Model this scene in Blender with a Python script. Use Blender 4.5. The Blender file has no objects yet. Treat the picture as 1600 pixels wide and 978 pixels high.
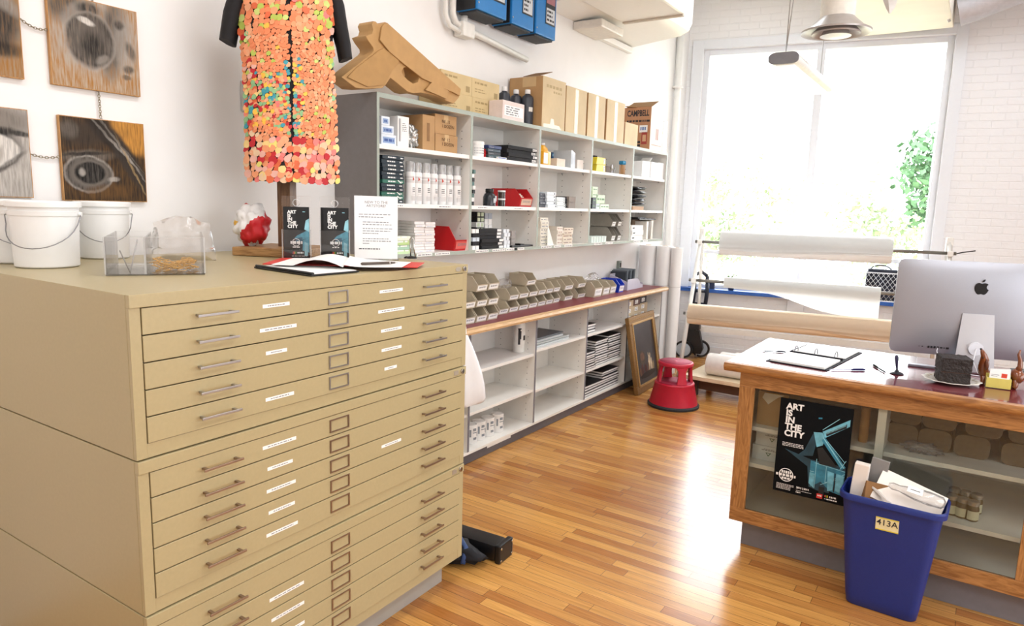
import bpy, bmesh, math, random
from mathutils import Vector, Matrix, noise
random.seed(7)
PI = math.pi
SC = bpy.context.scene
COL = SC.collection
# ------------------------------------------------------------------ camera model (1600 x 978 frame)
CAM = Vector((2.9204, 0, 1.65)); FPX = 1080.4
_y, _p, _r = -.5882, -.1541, .0297
_f0 = Vector((math.sin(_y), math.cos(_y), 0)); _r0 = Vector((math.cos(_y), -math.sin(_y), 0)); _u0 = Vector((0, 0, 1))
FWD = _f0*math.cos(_p) + _u0*math.sin(_p); _up = _u0*math.cos(_p) - _f0*math.sin(_p)
RGT = _r0*math.cos(_r) + _up*math.sin(_r); UPV = _up*math.cos(_r) - _r0*math.sin(_r)
def on(u, v, n, d):
    r = FWD + RGT*((u-800)/FPX) - UPV*((v-489)/FPX)
    return CAM + r*((d - CAM.dot(n))/r.dot(n))
def onx(u, v, x): return on(u, v, Vector((1, 0, 0)), x)
def ony(u, v, y): return on(u, v, Vector((0, 1, 0)), y)
def onz(u, v, z): return on(u, v, Vector((0, 0, 1)), z)
cd = bpy.data.cameras.new('camera'); cam = bpy.data.objects.new('camera', cd); COL.objects.link(cam)
m = Matrix((RGT, UPV, -FWD)).transposed().to_4x4(); m.translation = CAM; cam.matrix_world = m
cd.sensor_width = 36; cd.lens = 36*FPX/1600; cd.clip_start = .05; cd.clip_end = 200
SC.camera = cam
# ------------------------------------------------------------------ materials
def lin(h):
    h = h.lstrip('#'); o = []
    for i in (0, 2, 4):
        c = int(h[i:i+2], 16)/255
        o.append(c/12.92 if c <= .04045 else ((c+.055)/1.055)**2.4)
    return (*o, 1)
MC = {}
def mat(hexc, rough=.5, metal=0, var=.05, scale=30, bump=0, spec=.5, trans=0, emit=0, coat=0):
    """painted / plain surface with a little procedural mottling"""
    k = (hexc, rough, metal, var, scale, bump, spec, trans, emit, coat)
    if k in MC: return MC[k]
    M = bpy.data.materials.new('m_%d' % len(MC)); M.use_nodes = True; N = M.node_tree.nodes; L = M.node_tree.links
    B = N['Principled BSDF']; col = lin(hexc)
    B.inputs['Roughness'].default_value = rough; B.inputs['Metallic'].default_value = metal
    B.inputs['Specular IOR Level'].default_value = spec; B.inputs['Base Color'].default_value = col
    B.inputs['Coat Weight'].default_value = coat
    if emit:
        B.inputs['Emission Color'].default_value = col; B.inputs['Emission Strength'].default_value = emit
    if var or bump:
        tc = N.new('ShaderNodeTexCoord'); nz = N.new('ShaderNodeTexNoise'); nz.inputs['Scale'].default_value = scale; nz.inputs['Detail'].default_value = 4
        L.new(tc.outputs['Object'], nz.inputs['Vector'])
        if var:
            r = N.new('ShaderNodeValToRGB'); r.color_ramp.elements[0].position = .3; r.color_ramp.elements[1].position = .7
            r.color_ramp.elements[0].color = tuple(c*(1-var) for c in col[:3])+(1,); r.color_ramp.elements[1].color = tuple(min(1, c*(1+var)) for c in col[:3])+(1,)
            L.new(nz.outputs['Fac'], r.inputs['Fac']); L.new(r.outputs['Color'], B.inputs['Base Color'])
        if bump:
            b = N.new('ShaderNodeBump'); b.inputs['Strength'].default_value = bump; b.inputs['Distance'].default_value = .01
            L.new(nz.outputs['Fac'], b.inputs['Height']); L.new(b.outputs['Normal'], B.inputs['Normal'])
    MC[k] = M
    return M
def paint_mat(size, ground, layers, seed=0, wood_edge=None):
    """charcoal-and-paint picture on board: soft, noise-broken ellipses over a streaky ground (local y, z of the board)"""
    M = bpy.data.materials.new('painting_%d' % seed); M.use_nodes = True; N = M.node_tree.nodes; L = M.node_tree.links; B = N['Principled BSDF']
    B.inputs['Roughness'].default_value = .75; B.inputs['Specular IOR Level'].default_value = .25
    tc = N.new('ShaderNodeTexCoord'); sp = N.new('ShaderNodeSeparateXYZ'); L.new(tc.outputs['Object'], sp.inputs[0])
    cb = N.new('ShaderNodeCombineXYZ')
    for i, (k, s) in enumerate((('Y', size[0]), ('Z', size[1]))):
        d = N.new('ShaderNodeMath'); d.operation = 'DIVIDE'; d.inputs[1].default_value = s; L.new(sp.outputs[k], d.inputs[0]); L.new(d.outputs[0], cb.inputs[i])
    nz = N.new('ShaderNodeTexNoise'); nz.inputs['Scale'].default_value = 9; nz.inputs['Detail'].default_value = 6
    off = N.new('ShaderNodeVectorMath'); off.operation = 'ADD'; off.inputs[1].default_value = (seed*3.7, seed*1.9, 0); L.new(cb.outputs[0], off.inputs[0]); L.new(off.outputs[0], nz.inputs['Vector'])
    w = N.new('ShaderNodeVectorMath'); w.operation = 'MULTIPLY_ADD'; w.inputs[1].default_value = (.05, .05, 0); L.new(nz.outputs['Color'], w.inputs[0]); L.new(cb.outputs[0], w.inputs[2])
    w2 = N.new('ShaderNodeVectorMath'); w2.operation = 'SUBTRACT'; w2.inputs[1].default_value = (.025, .025, 0); L.new(w.outputs[0], w2.inputs[0])
    st = N.new('ShaderNodeTexNoise'); st.inputs['Scale'].default_value = 1; st.inputs['Detail'].default_value = 5
    sm = N.new('ShaderNodeMapping'); sm.inputs['Scale'].default_value = (48, 5, 1); sm.inputs['Location'].default_value = (seed, 0, 0); L.new(cb.outputs[0], sm.inputs['Vector']); L.new(sm.outputs[0], st.inputs['Vector'])
    r = N.new('ShaderNodeValToRGB'); e = r.color_ramp.elements; e[0].position = .36; e[0].color = lin(ground[0]); e[1].position = .64; e[1].color = lin(ground[1]); L.new(st.outputs['Fac'], r.inputs['Fac'])
    cur = r.outputs['Color']
    for (cy, cz, ry, rz_, rot, soft, colr, op) in layers:
        sb = N.new('ShaderNodeVectorMath'); sb.operation = 'SUBTRACT'; sb.inputs[1].default_value = (cy, cz, 0); L.new(w2.outputs[0], sb.inputs[0])
        ro = N.new('ShaderNodeVectorRotate'); ro.rotation_type = 'Z_AXIS'; ro.inputs['Angle'].default_value = -rot; L.new(sb.outputs[0], ro.inputs['Vector'])
        dv = N.new('ShaderNodeVectorMath'); dv.operation = 'DIVIDE'; dv.inputs[1].default_value = (ry, rz_, 1); L.new(ro.outputs[0], dv.inputs[0])
        ln = N.new('ShaderNodeVectorMath'); ln.operation = 'LENGTH'; L.new(dv.outputs[0], ln.inputs[0])
        mr = N.new('ShaderNodeMapRange'); mr.interpolation_type = 'SMOOTHSTEP'; mr.inputs['From Min'].default_value = 1+soft; mr.inputs['From Max'].default_value = 1-soft; L.new(ln.outputs['Value'], mr.inputs['Value'])
        g = N.new('ShaderNodeMapRange'); g.inputs['From Min'].default_value = .25; g.inputs['From Max'].default_value = .6; g.inputs['To Min'].default_value = op*.35; g.inputs['To Max'].default_value = op; L.new(st.outputs['Fac'], g.inputs['Value'])
        mu = N.new('ShaderNodeMath'); mu.operation = 'MULTIPLY'; L.new(mr.outputs[0], mu.inputs[0]); L.new(g.outputs[0], mu.inputs[1])
        mx = N.new('ShaderNodeMix'); mx.data_type = 'RGBA'; L.new(mu.outputs[0], mx.inputs['Factor']); L.new(cur, mx.inputs['A']); mx.inputs['B'].default_value = lin(colr); cur = mx.outputs['Result']
    L.new(cur, B.inputs['Base Color'])
    return M
def glassy(hexc='#ffffff', gloss=.08, rough=.02, haze=0, name=None):
    """clear sheet: see-through with a mirror-like share and some milky haze"""
    k = ('g', hexc, gloss, rough, haze)
    if k in MC: return MC[k]
    M = bpy.data.materials.new('clear_%d' % len(MC)); M.use_nodes = True; N = M.node_tree.nodes; L = M.node_tree.links
    N.remove(N['Principled BSDF']); o = N['Material Output']
    t = N.new('ShaderNodeBsdfTransparent'); t.inputs['Color'].default_value = lin(hexc)
    g = N.new('ShaderNodeBsdfGlossy'); g.inputs['Roughness'].default_value = rough
    fr = N.new('ShaderNodeFresnel'); fr.inputs['IOR'].default_value = 1.35
    ad = N.new('ShaderNodeMath'); ad.operation = 'MULTIPLY_ADD'; ad.inputs[1].default_value = .8; ad.inputs[2].default_value = gloss*.3
    L.new(fr.outputs['Fac'], ad.inputs[0])
    mx = N.new('ShaderNodeMixShader'); L.new(ad.outputs[0], mx.inputs['Fac'])
    last = t
    if haze:
        d0 = N.new('ShaderNodeBsdfDiffuse'); d0.inputs['Color'].default_value = (.93, .93, .93, 1); d1 = N.new('ShaderNodeBsdfTranslucent'); d1.inputs['Color'].default_value = (.95, .95, .95, 1)
        d = N.new('ShaderNodeMixShader'); L.new(d0.outputs[0], d.inputs[1]); L.new(d1.outputs[0], d.inputs[2])
        m2 = N.new('ShaderNodeMixShader'); m2.inputs['Fac'].default_value = haze
        L.new(t.outputs[0], m2.inputs[1]); L.new(d.outputs[0], m2.inputs[2]); last = m2
    L.new(last.outputs[0], mx.inputs[1]); L.new(g.outputs[0], mx.inputs[2]); L.new(mx.outputs[0], o.inputs['Surface'])
    MC[k] = M
    return M
def wood(c1, c2, scale=(1, 14, 14), rough=.35, dist=3.0, bump=.05, coat=0, wave=4.0):
    k = ('w', c1, c2, scale, rough, dist, wave)
    if k in MC: return MC[k]
    M = bpy.data.materials.new('wood_%d' % len(MC)); M.use_nodes = True; N = M.node_tree.nodes; L = M.node_tree.links; B = N['Principled BSDF']
    tc = N.new('ShaderNodeTexCoord'); mp = N.new('ShaderNodeMapping'); mp.inputs['Scale'].default_value = scale
    L.new(tc.outputs['Object'], mp.inputs['Vector'])
    nz = N.new('ShaderNodeTexNoise'); nz.inputs['Scale'].default_value = wave; nz.inputs['Detail'].default_value = 6; nz.inputs['Distortion'].default_value = dist
    L.new(mp.outputs[0], nz.inputs['Vector'])
    r = N.new('ShaderNodeValToRGB'); e = r.color_ramp.elements; e[0].position = .32; e[0].color = lin(c1); e[1].position = .62; e[1].color = lin(c2)
    L.new(nz.outputs['Fac'], r.inputs['Fac']); L.new(r.outputs['Color'], B.inputs['Base Color'])
    B.inputs['Roughness'].default_value = rough; B.inputs['Coat Weight'].default_value = coat
    b = N.new('ShaderNodeBump'); b.inputs['Strength'].default_value = bump; b.inputs['Distance'].default_value = .004
    L.new(nz.outputs['Fac'], b.inputs['Height']); L.new(b.outputs['Normal'], B.inputs['Normal'])
    MC[k] = M
    return M
def floor_mat():
    M = bpy.data.materials.new('strip_oak_floor'); M.use_nodes = True; N = M.node_tree.nodes; L = M.node_tree.links; B = N['Principled BSDF']
    tc = N.new('ShaderNodeTexCoord')
    def brick(c1, c2, mortar):
        b = N.new('ShaderNodeTexBrick'); L.new(tc.outputs['Object'], b.inputs['Vector'])
        b.inputs['Scale'].default_value = 1; b.inputs['Brick Width'].default_value = .83; b.inputs['Row Height'].default_value = .057
        b.inputs['Mortar Size'].default_value = .0009; b.inputs['Mortar Smooth'].default_value = .1; b.inputs['Bias'].default_value = 0
        b.offset = .37; b.offset_frequency = 2; b.squash = .8; b.squash_frequency = 3
        b.inputs['Color1'].default_value = c1; b.inputs['Color2'].default_value = c2; b.inputs['Mortar'].default_value = mortar
        return b
    bk = brick(lin('#aa6d36'), lin('#dca65c'), lin('#4f2e13'))
    mp = N.new('ShaderNodeMapping'); mp.inputs['Scale'].default_value = (1.2, 24, 1); L.new(tc.outputs['Object'], mp.inputs['Vector'])
    nz = N.new('ShaderNodeTexNoise'); nz.inputs['Scale'].default_value = 3; nz.inputs['Detail'].default_value = 7; nz.inputs['Distortion'].default_value = 1.2
    L.new(mp.outputs[0], nz.inputs['Vector'])
    r = N.new('ShaderNodeValToRGB'); r.color_ramp.elements[0].position = .3; r.color_ramp.elements[1].position = .7
    r.color_ramp.elements[0].color = (.68, .62, .55, 1); r.color_ramp.elements[1].color = (1.1, 1.08, 1.05, 1)
    L.new(nz.outputs['Fac'], r.inputs['Fac'])
    mx = N.new('ShaderNodeMix'); mx.data_type = 'RGBA'; mx.blend_type = 'MULTIPLY'; mx.inputs['Factor'].default_value = .8
    L.new(bk.outputs['Color'], mx.inputs['A']); L.new(r.outputs['Color'], mx.inputs['B']); L.new(mx.outputs['Result'], B.inputs['Base Color'])
    n2 = N.new('ShaderNodeTexNoise'); n2.inputs['Scale'].default_value = 2.2; n2.inputs['Detail'].default_value = 3; L.new(tc.outputs['Object'], n2.inputs['Vector'])
    mr = N.new('ShaderNodeMapRange'); mr.inputs['To Min'].default_value = .13; mr.inputs['To Max'].default_value = .27; L.new(n2.outputs['Fac'], mr.inputs['Value']); L.new(mr.outputs[0], B.inputs['Roughness'])
    b = N.new('ShaderNodeBump'); b.inputs['Strength'].default_value = .25; b.inputs['Distance'].default_value = .002; b.invert = True
    L.new(bk.outputs['Fac'], b.inputs['Height']); L.new(b.outputs['Normal'], B.inputs['Normal'])
    B.inputs['Specular IOR Level'].default_value = .6
    return M
def brick_wall_mat(hexc):
    M = bpy.data.materials.new('painted_brick'); M.use_nodes = True; N = M.node_tree.nodes; L = M.node_tree.links; B = N['Principled BSDF']
    B.inputs['Base Color'].default_value = lin(hexc); B.inputs['Roughness'].default_value = .6
    tc = N.new('ShaderNodeTexCoord'); mp = N.new('ShaderNodeMapping'); mp.inputs['Rotation'].default_value = (-PI/2, 0, 0); L.new(tc.outputs['Object'], mp.inputs['Vector'])
    b = N.new('ShaderNodeTexBrick'); L.new(mp.outputs[0], b.inputs['Vector']); b.inputs['Scale'].default_value = 1
    b.inputs['Brick Width'].default_value = .21; b.inputs['Row Height'].default_value = .072; b.inputs['Mortar Size'].default_value = .006; b.inputs['Mortar Smooth'].default_value = .6
    nz = N.new('ShaderNodeTexNoise'); nz.inputs['Scale'].default_value = 25; L.new(tc.outputs['Object'], nz.inputs['Vector'])
    ma = N.new('ShaderNodeMath'); ma.operation = 'MULTIPLY_ADD'; ma.inputs[1].default_value = -1; L.new(b.outputs['Fac'], ma.inputs[0]); L.new(nz.outputs['Fac'], ma.inputs[2])
    bp = N.new('ShaderNodeBump'); bp.inputs['Strength'].default_value = .5; bp.inputs['Distance'].default_value = .006
    L.new(ma.outputs[0], bp.inputs['Height']); L.new(bp.outputs['Normal'], B.inputs['Normal'])
    return M
# ------------------------------------------------------------------ mesh builder
class MB:
    def __init__(s): s.bm = bmesh.new()
    def _new(s, fn):
        before = set(s.bm.faces); fn(); return [f for f in s.bm.faces if f not in before]
    def box(s, x0, x1, y0, y1, z0, z1, m=0, bev=0, M=None):
        vs = [s.bm.verts.new((x, y, z)) for x in (x0, x1) for y in (y0, y1) for z in (z0, z1)]
        q = [(0, 1, 3, 2), (4, 6, 7, 5), (0, 4, 5, 1), (2, 3, 7, 6), (0, 2, 6, 4), (1, 5, 7, 3)]
        fs = [s.bm.faces.new([vs[i] for i in a]) for a in q]
        for f in fs: f.material_index = m
        if bev:
            es = list({e for f in fs for e in f.edges})
            r = bmesh.ops.bevel(s.bm, geom=es, offset=bev, segments=2, affect='EDGES', profile=.6)
            for f in r['faces']: f.material_index = m
            vs = list({v for f in r['faces'] for v in f.verts} | {v for v in vs if v.is_valid})
        if M is not None: bmesh.ops.transform(s.bm, matrix=M, verts=[v for v in vs if v.is_valid])
        return s
    def poly(s, pts, m=0):
        f = s.bm.faces.new([s.bm.verts.new(p) for p in pts]); f.material_index = m; return s
    def grid(s, rows, m=0, closeu=False, cap=False):
        """rows: list of equal-length point lists -> skinned surface"""
        R = [[s.bm.verts.new(p) for p in r] for r in rows]; n = len(R[0])
        for a, b in zip(R, R[1:]):
            for i in range(n if closeu else n-1):
                j = (i+1) % n
                f = s.bm.faces.new((a[i], a[j], b[j], b[i])); f.material_index = m
        if cap:
            for r, rev in ((R[0], True), (R[-1], False)):
                f = s.bm.faces.new(list(reversed(r)) if rev else r); f.material_index = m
        return s
    def lathe(s, prof, c=(0, 0, 0), n=24, m=0, mfun=None, cap=True):
        """prof [(r,z)...]"""
        R = []
        for r, z in prof:
            R.append([s.bm.verts.new((c[0]+r*math.cos(2*PI*i/n), c[1]+r*math.sin(2*PI*i/n), c[2]+z)) for i in range(n)])
        for k, (a, b) in enumerate(zip(R, R[1:])):
            for i in range(n):
                j = (i+1) % n
                f = s.bm.faces.new((a[i], a[j], b[j], b[i])); f.material_index = mfun(k) if mfun else m; f.smooth = True
        if cap:
            for r, rev, k in ((R[0], True, 0), (R[-1], False, len(R)-2)):
                if (r[0].co - r[n//2].co).length > 1e-5:
                    f = s.bm.faces.new(list(reversed(r)) if rev else r); f.material_index = mfun(k) if mfun else m
        return s
    def tube(s, path, r, n=10, m=0, cap=True, flat=1.0):
        """circle swept along a path; r number or list"""
        P = [Vector(p) for p in path]; rs = r if isinstance(r, (list, tuple)) else [r]*len(P)
        rows = []; up = None
        for i, p in enumerate(P):
            t = (P[min(i+1, len(P)-1)] - P[max(i-1, 0)]).normalized()
            if up is None:
                up = Vector((0, 0, 1)) if abs(t.z) < .9 else Vector((0, 1, 0))
            a = t.cross(up).normalized(); b = a.cross(t).normalized(); up = b
            rows.append([p + a*(rs[i]*math.cos(2*PI*k/n)) + b*(rs[i]*flat*math.sin(2*PI*k/n)) for k in range(n)])
        b4 = set(s.bm.faces); s.grid(rows, m, True, cap)
        for f in s.bm.faces:
            if f not in b4: f.smooth = len(f.verts) == 4
        return s
    def cyl(s, p0, p1, r, n=20, m=0): return s.tube([p0, p1], r, n, m)
    def prism(s, pts, axis, a, b, m=0, mside=None):
        """extrude a 2-D outline along axis ('x': pts=(y,z), 'y': (x,z), 'z': (x,y))"""
        def P(p, t): return (t, p[0], p[1]) if axis == 'x' else (p[0], t, p[1]) if axis == 'y' else (p[0], p[1], t)
        A = [s.bm.verts.new(P(p, a)) for p in pts]; B = [s.bm.verts.new(P(p, b)) for p in pts]; n = len(pts)
        fs = [s.bm.faces.new(A), s.bm.faces.new(list(reversed(B)))]
        for f in fs: f.material_index = m
        for i in range(n):
            f = s.bm.faces.new((A[i], B[i], B[(i+1) % n], A[(i+1) % n])); f.material_index = m if mside is None else mside
        return s
    def blob(s, c, rad, amp=.15, seed=0, sub=3, freq=2.5, m=0, mfun=None):
        r = bmesh.ops.create_icosphere(s.bm, subdivisions=sub, radius=1)
        for v in r['verts']:
            d = v.co.copy(); k = 1 + amp*noise.noise(d*freq + Vector((seed*7.1, seed*3.3, 0))) + amp*.5*noise.noise(d*freq*2.7 + Vector((0, seed*5.1, 0)))
            v.co = Vector((c[0]+d.x*rad[0]*k, c[1]+d.y*rad[1]*k, c[2]+d.z*rad[2]*k))
        for f in {f for v in r['verts'] for f in v.link_faces}:
            f.smooth = True; f.material_index = mfun(f.calc_center_median()) if mfun else m
        return s
    def dashes(s, x, y0, y1, z, h, m, n=4, seed=0, axis='x'):
        """a run of small unreadable print"""
        rr = random.Random(seed); y = y0
        while y < y1 - .001:
            w = min(rr.uniform(.4, 1.3)*(y1-y0)/n, y1-y)
            p = [(y, z), (y+w, z), (y+w, z+h), (y, z+h)]
            s.poly([(x, a, b) if axis == 'x' else (a, x, b) for a, b in p], m)
            y += w + (y1-y0)/n*.25
        return s
    def label(s, x, y0, y1, z0, z1, m, mt=None, lines=3, seed=0, axis='x'):
        """a stuck-on paper label lying 0.6 mm off a face"""
        p = [(y0, z0), (y1, z0), (y1, z1), (y0, z1)]
        s.poly([(x, a, b) if axis == 'x' else (a, x, b) for a, b in p], m)
        if mt is not None:
            hh = (z1-z0)/(lines*2+1); e = .0005 if axis == 'x' else -.0005
            for i in range(lines):
                w = (y1-y0)*(.45+.4*random.Random(seed*31+i).random())
                s.dashes(x+e, y0+(y1-y0)*.08, y0+(y1-y0)*.08+w, z0+hh*(2*i+1), hh, mt, 3, seed*17+i, axis)
        return s
    def mesh(s, name, mats, smooth=None):
        bmesh.ops.recalc_face_normals(s.bm, faces=s.bm.faces) if getattr(s, 'recalc', True) else None
        me = bpy.data.meshes.new(name); s.bm.to_mesh(me); s.bm.free()
        for x in (mats if isinstance(mats, (list, tuple)) else [mats]): me.materials.append(x)
        if smooth:
            for p in me.polygons: p.use_smooth = True
            me.set_sharp_from_angle(angle=math.radians(smooth))
        return me
    def part(s, name, mats, root, label=None, smooth=None):
        o = bpy.data.objects.new(name, s.mesh(name, mats, smooth)); COL.objects.link(o); o.parent = root
        if label: o['label'] = label
        return o
    def solo(s, name, mats, label, cat, group=None, loc=None, rz=0, smooth=None, kind=None):
        """one-mesh thing; without loc the mesh is in world coordinates and gets its origin at its base"""
        if loc is None:
            lo = Vector([min(v.co[i] for v in s.bm.verts) for i in range(3)]); hi = Vector([max(v.co[i] for v in s.bm.verts) for i in range(3)])
            loc = Vector(((lo.x+hi.x)/2, (lo.y+hi.y)/2, lo.z))
            bmesh.ops.translate(s.bm, verts=s.bm.verts, vec=-loc)
        o = bpy.data.objects.new(name, s.mesh(name, mats, smooth)); COL.objects.link(o); o.location = loc; o.rotation_euler.z = rz
        tag(o, label, cat, group, kind); return o
    def world_part(s, name, mats, root, label=None, smooth=None):
        bmesh.ops.transform(s.bm, matrix=root_matrix(root).inverted(), verts=s.bm.verts)
        return s.part(name, mats, root, label, smooth)
    def struct(s, name, mats, parent=None, loc=(0, 0, 0), rz=0, smooth=None):
        o = bpy.data.objects.new(name, s.mesh(name, mats, smooth)); COL.objects.link(o)
        if parent: o.parent = parent
        else:
            o['kind'] = 'structure'; o.location = loc; o.rotation_euler.z = rz
        return o
def root_matrix(o): return Matrix.Translation(o.location) @ o.rotation_euler.to_matrix().to_4x4()
def tag(o, label, cat, group=None, kind=None):
    o['label'] = label; o['category'] = cat
    if group: o['group'] = group
    if kind: o['kind'] = kind
def T(name, label, cat, loc=(0, 0, 0), rz=0, group=None):
    o = bpy.data.objects.new(name, None); COL.objects.link(o); o.location = loc; o.rotation_euler.z = rz; o.empty_display_size = .05
    tag(o, label, cat, group); return o
KIDS = {}
def copy_thing(o, label, loc=None, rz=None, group=None):
    c = o.copy(); COL.objects.link(c); c['label'] = label
    if loc is not None: c.location = loc
    if rz is not None: c.rotation_euler.z = rz
    if group: c['group'] = group
    for ch in list(o.children):
        k = ch.copy(); COL.objects.link(k); k.parent = c
        for g in list(ch.children):
            h = g.copy(); COL.objects.link(h); h.parent = k
    return c
def text_mesh(body, size, align='LEFT', bold=0, depth=.0006, sx=1.0, line=1.0, vert='BOTTOM'):
    cu = bpy.data.curves.new('t', 'FONT'); cu.body = body; cu.size = size; cu.align_x = align; cu.align_y = vert
    cu.offset = bold; cu.extrude = depth; cu.space_line = line; cu.resolution_u = 3
    o = bpy.data.objects.new('t', cu); COL.objects.link(o); dg = bpy.context.evaluated_depsgraph_get(); dg.update()
    me = bpy.data.meshes.new_from_object(o.evaluated_get(dg)); bpy.data.objects.remove(o); bpy.data.curves.remove(cu)
    if sx != 1: me.transform(Matrix.Diagonal((sx, 1, 1, 1)))
    return me
FX = Matrix(((0, 0, 1, 0), (1, 0, 0, 0), (0, 1, 0, 0), (0, 0, 0, 1)))      # text on a face looking +x
FY = Matrix(((1, 0, 0, 0), (0, 0, -1, 0), (0, 1, 0, 0), (0, 0, 0, 1)))     # text on a face looking -y
def lettering(body, size, face, at, material, root, name='lettering', world=True, **k):
    me = text_mesh(body, size, **k); me.transform(Matrix.Translation(Vector(at)) @ face)
    if world: me.transform(root_matrix(root).inverted())
    me.name = name; me.materials.clear(); me.materials.append(material)
    o = bpy.data.objects.new(name, me); COL.objects.link(o); o.parent = root; return o
def outline_mesh(loops, depth, bevel=0):
    """flat outline with holes -> solid of the given thickness, lying in xy, centred on z=0"""
    cu = bpy.data.curves.new('c', 'CURVE'); cu.dimensions = '2D'; cu.fill_mode = 'BOTH'; cu.extrude = depth/2; cu.bevel_depth = bevel
    for lp in loops:
        sp = cu.splines.new('POLY'); sp.points.add(len(lp)-1); sp.use_cyclic_u = True
        for q, p in zip(sp.points, lp): q.co = (p[0], p[1], 0, 1)
    o = bpy.data.objects.new('c', cu); COL.objects.link(o); dg = bpy.context.evaluated_depsgraph_get(); dg.update()
    me = bpy.data.meshes.new_from_object(o.evaluated_get(dg)); bpy.data.objects.remove(o); bpy.data.curves.remove(cu); return me
def link_mesh(name, me, mats, root=None, loc=None, smooth=None):
    me.name = name; me.materials.clear()
    for x in (mats if isinstance(mats, (list, tuple)) else [mats]): me.materials.append(x)
    if smooth:
        for p in me.polygons: p.use_smooth = True
        me.set_sharp_from_angle(angle=math.radians(smooth))
    o = bpy.data.objects.new(name, me); COL.objects.link(o)
    if root: o.parent = root
    if loc is not None: o.location = loc
    return o
NUM = ['first', 'second', 'third', 'fourth', 'fifth', 'sixth', 'seventh', 'eighth', 'ninth', 'tenth', 'eleventh', 'twelfth', 'thirteenth', 'fourteenth']
def ordn(i, n):
    return 'lowest' if i == 0 else 'topmost' if i == n-1 else NUM[i] + ' from bottom'
# ------------------------------------------------------------------ palette
WHITE = mat('#f1efec', .55, var=.015); WALLW = mat('#f2f0ee', .7, var=.012, scale=6, bump=.02)
MELA = mat('#efece6', .4, var=.02, scale=12); GREY = mat('#85807f', .5, var=.04, scale=40); EDGE = mat('#a3aca2', .45, var=.03)
DGREY = mat('#5d5a5e', .5, var=.05); BLACK = mat('#141416', .4, var=.1); MATTE = mat('#18181b', .8, var=.1); NAVY = mat('#1f2b3f', .4)
BEIGE = mat('#b3a47c', .34, var=.025, scale=90); CHROME = mat('#c9c6c2', .22, 1, var=0); STEEL = mat('#b5b4b6', .32, 1, var=.03)
PAPER = mat('#f6f5f2', .6, var=.01); INK = mat('#2c2c30', .7, var=0); GINK = mat('#8b8b8f', .7, var=0)
CARD = mat('#b58e60', .75, var=.06, scale=14, bump=.03); CARD2 = mat('#c8a877', .75, var=.05, scale=14, bump=.03); CARDW = mat('#d9c7a3', .7, var=.06, scale=9); CARDD = mat('#8d6a45', .8, var=.06)
TAPE = mat('#c9a878', .3, var=.03); RED = mat('#c4161c', .35, var=.04); BLUE = mat('#1a7ac2', .4, var=.04); BINB = mat('#c2b69f', .45, var=.03); BASKET = mat('#182f7c', .42, var=.05, scale=200, bump=.02)
BURG = mat('#6e2630', .2, var=.06, scale=60, spec=.7, coat=.6); OAK = wood('#8f5f35', '#b98550', (14, 1.6, 14), .32, 2.5); OAKX = wood('#8a5a30', '#b8834d', (1.6, 14, 14), .32, 2.5); OAKZ = wood('#8a5a30', '#b8834d', (14, 14, 1.6), .32, 2.5)
OAKL = wood('#c39a6b', '#ddb98a', (14, 1.6, 14), .35, 2)
CLEAR = glassy('#ffffff', .03, .01, .0); ACRY = glassy('#ffffff', .06, .02, .008); ACRE = glassy('#ffffff', .3, .1, .5)
# ================================================================== the room
WANG = math.atan(.1745); WO = Vector((0, 7.7785, 0))
WD = Vector((math.cos(WANG), math.sin(WANG), 0)); WN = Vector((math.sin(WANG), -math.cos(WANG), 0))   # along the window wall, into the room
def W(s, o, z): return WO + WD*s + WN*o + Vector((0, 0, z))
XR, YB, ZC = 6.2, -3.2, 4.0
b = MB(); b.box(-.15, XR+.15, YB-.15, 9.2, -.12, 0); b.struct('floor', floor_mat())
b = MB(); b.box(-.15, XR+.15, YB-.15, 9.4, ZC, ZC+.12); b.struct('ceiling', WALLW)
b = MB(); b.box(-.15, 0, YB-.15, 8.2, 0, ZC); b.struct('wall_left', WALLW)
b = MB(); b.box(XR, XR+.15, YB-.15, 9.2, 0, ZC); b.struct('wall_right', WALLW)
b = MB(); b.box(0, XR, YB-.15, YB, 0, ZC); b.struct('wall_front', WALLW)
# window wall (local: x along, y outwards)
S0, S1, ZS, ZT = .17, 2.56, .745, 3.42
b = MB()
b.box(-.05, S0, 0, .3, 0, ZC); b.box(S1, XR+.3, 0, .3, 0, ZC); b.box(S0, S1, 0, .3, 0, ZS); b.box(S0, S1, 0, .3, ZT, ZC)
b.struct('wall_back', brick_wall_mat('#f2f2f4'), loc=WO, rz=WANG)
FRM = mat('#e9ecf2', .4, var=.01)
win = MB()
for x0, x1 in ((S0, S0+.06), (S1-.06, S1)): win.box(x0, x1, .05, .13, ZS, ZT, bev=.004)
win.box(S0+.06, S1-.06, .05, .13, ZT-.06, ZT, bev=.004); win.box(S0+.06, S1-.06, .05, .13, ZS, ZS+.07, bev=.004)
wr = win.struct('window_1', FRM, loc=WO, rz=WANG)
b = MB(); b.box(1.33, 1.41, .04, .14, ZS+.07, ZT-.06, bev=.006); b.part('mullion', FRM, wr)
for x0, x1 in ((S0+.06, 1.33), (1.41, S1-.06)):
    b = MB(); b.box(x0+.01, x1-.01, .088, .094, 1.21, ZT-.06); b.part('pane', CLEAR, wr)
    b = MB(); b.box(x0, x1, .07, .11, 1.17, 1.21, bev=.003); b.part('rail', FRM, wr)
    b = MB(); b.box(x0+.01, x1-.01, .088, .094, ZS+.07, 1.17); b.part('pane', CLEAR, wr)
b = MB(); b.box(.05, S0, -.025, -.001, ZS-.02, ZT+.09, bev=.003); b.box(S1, S1+.1, -.025, -.001, ZS-.02, ZT+.09, bev=.003); b.box(S0, S1, -.025, -.001, ZT, ZT+.09, bev=.003)
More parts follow.
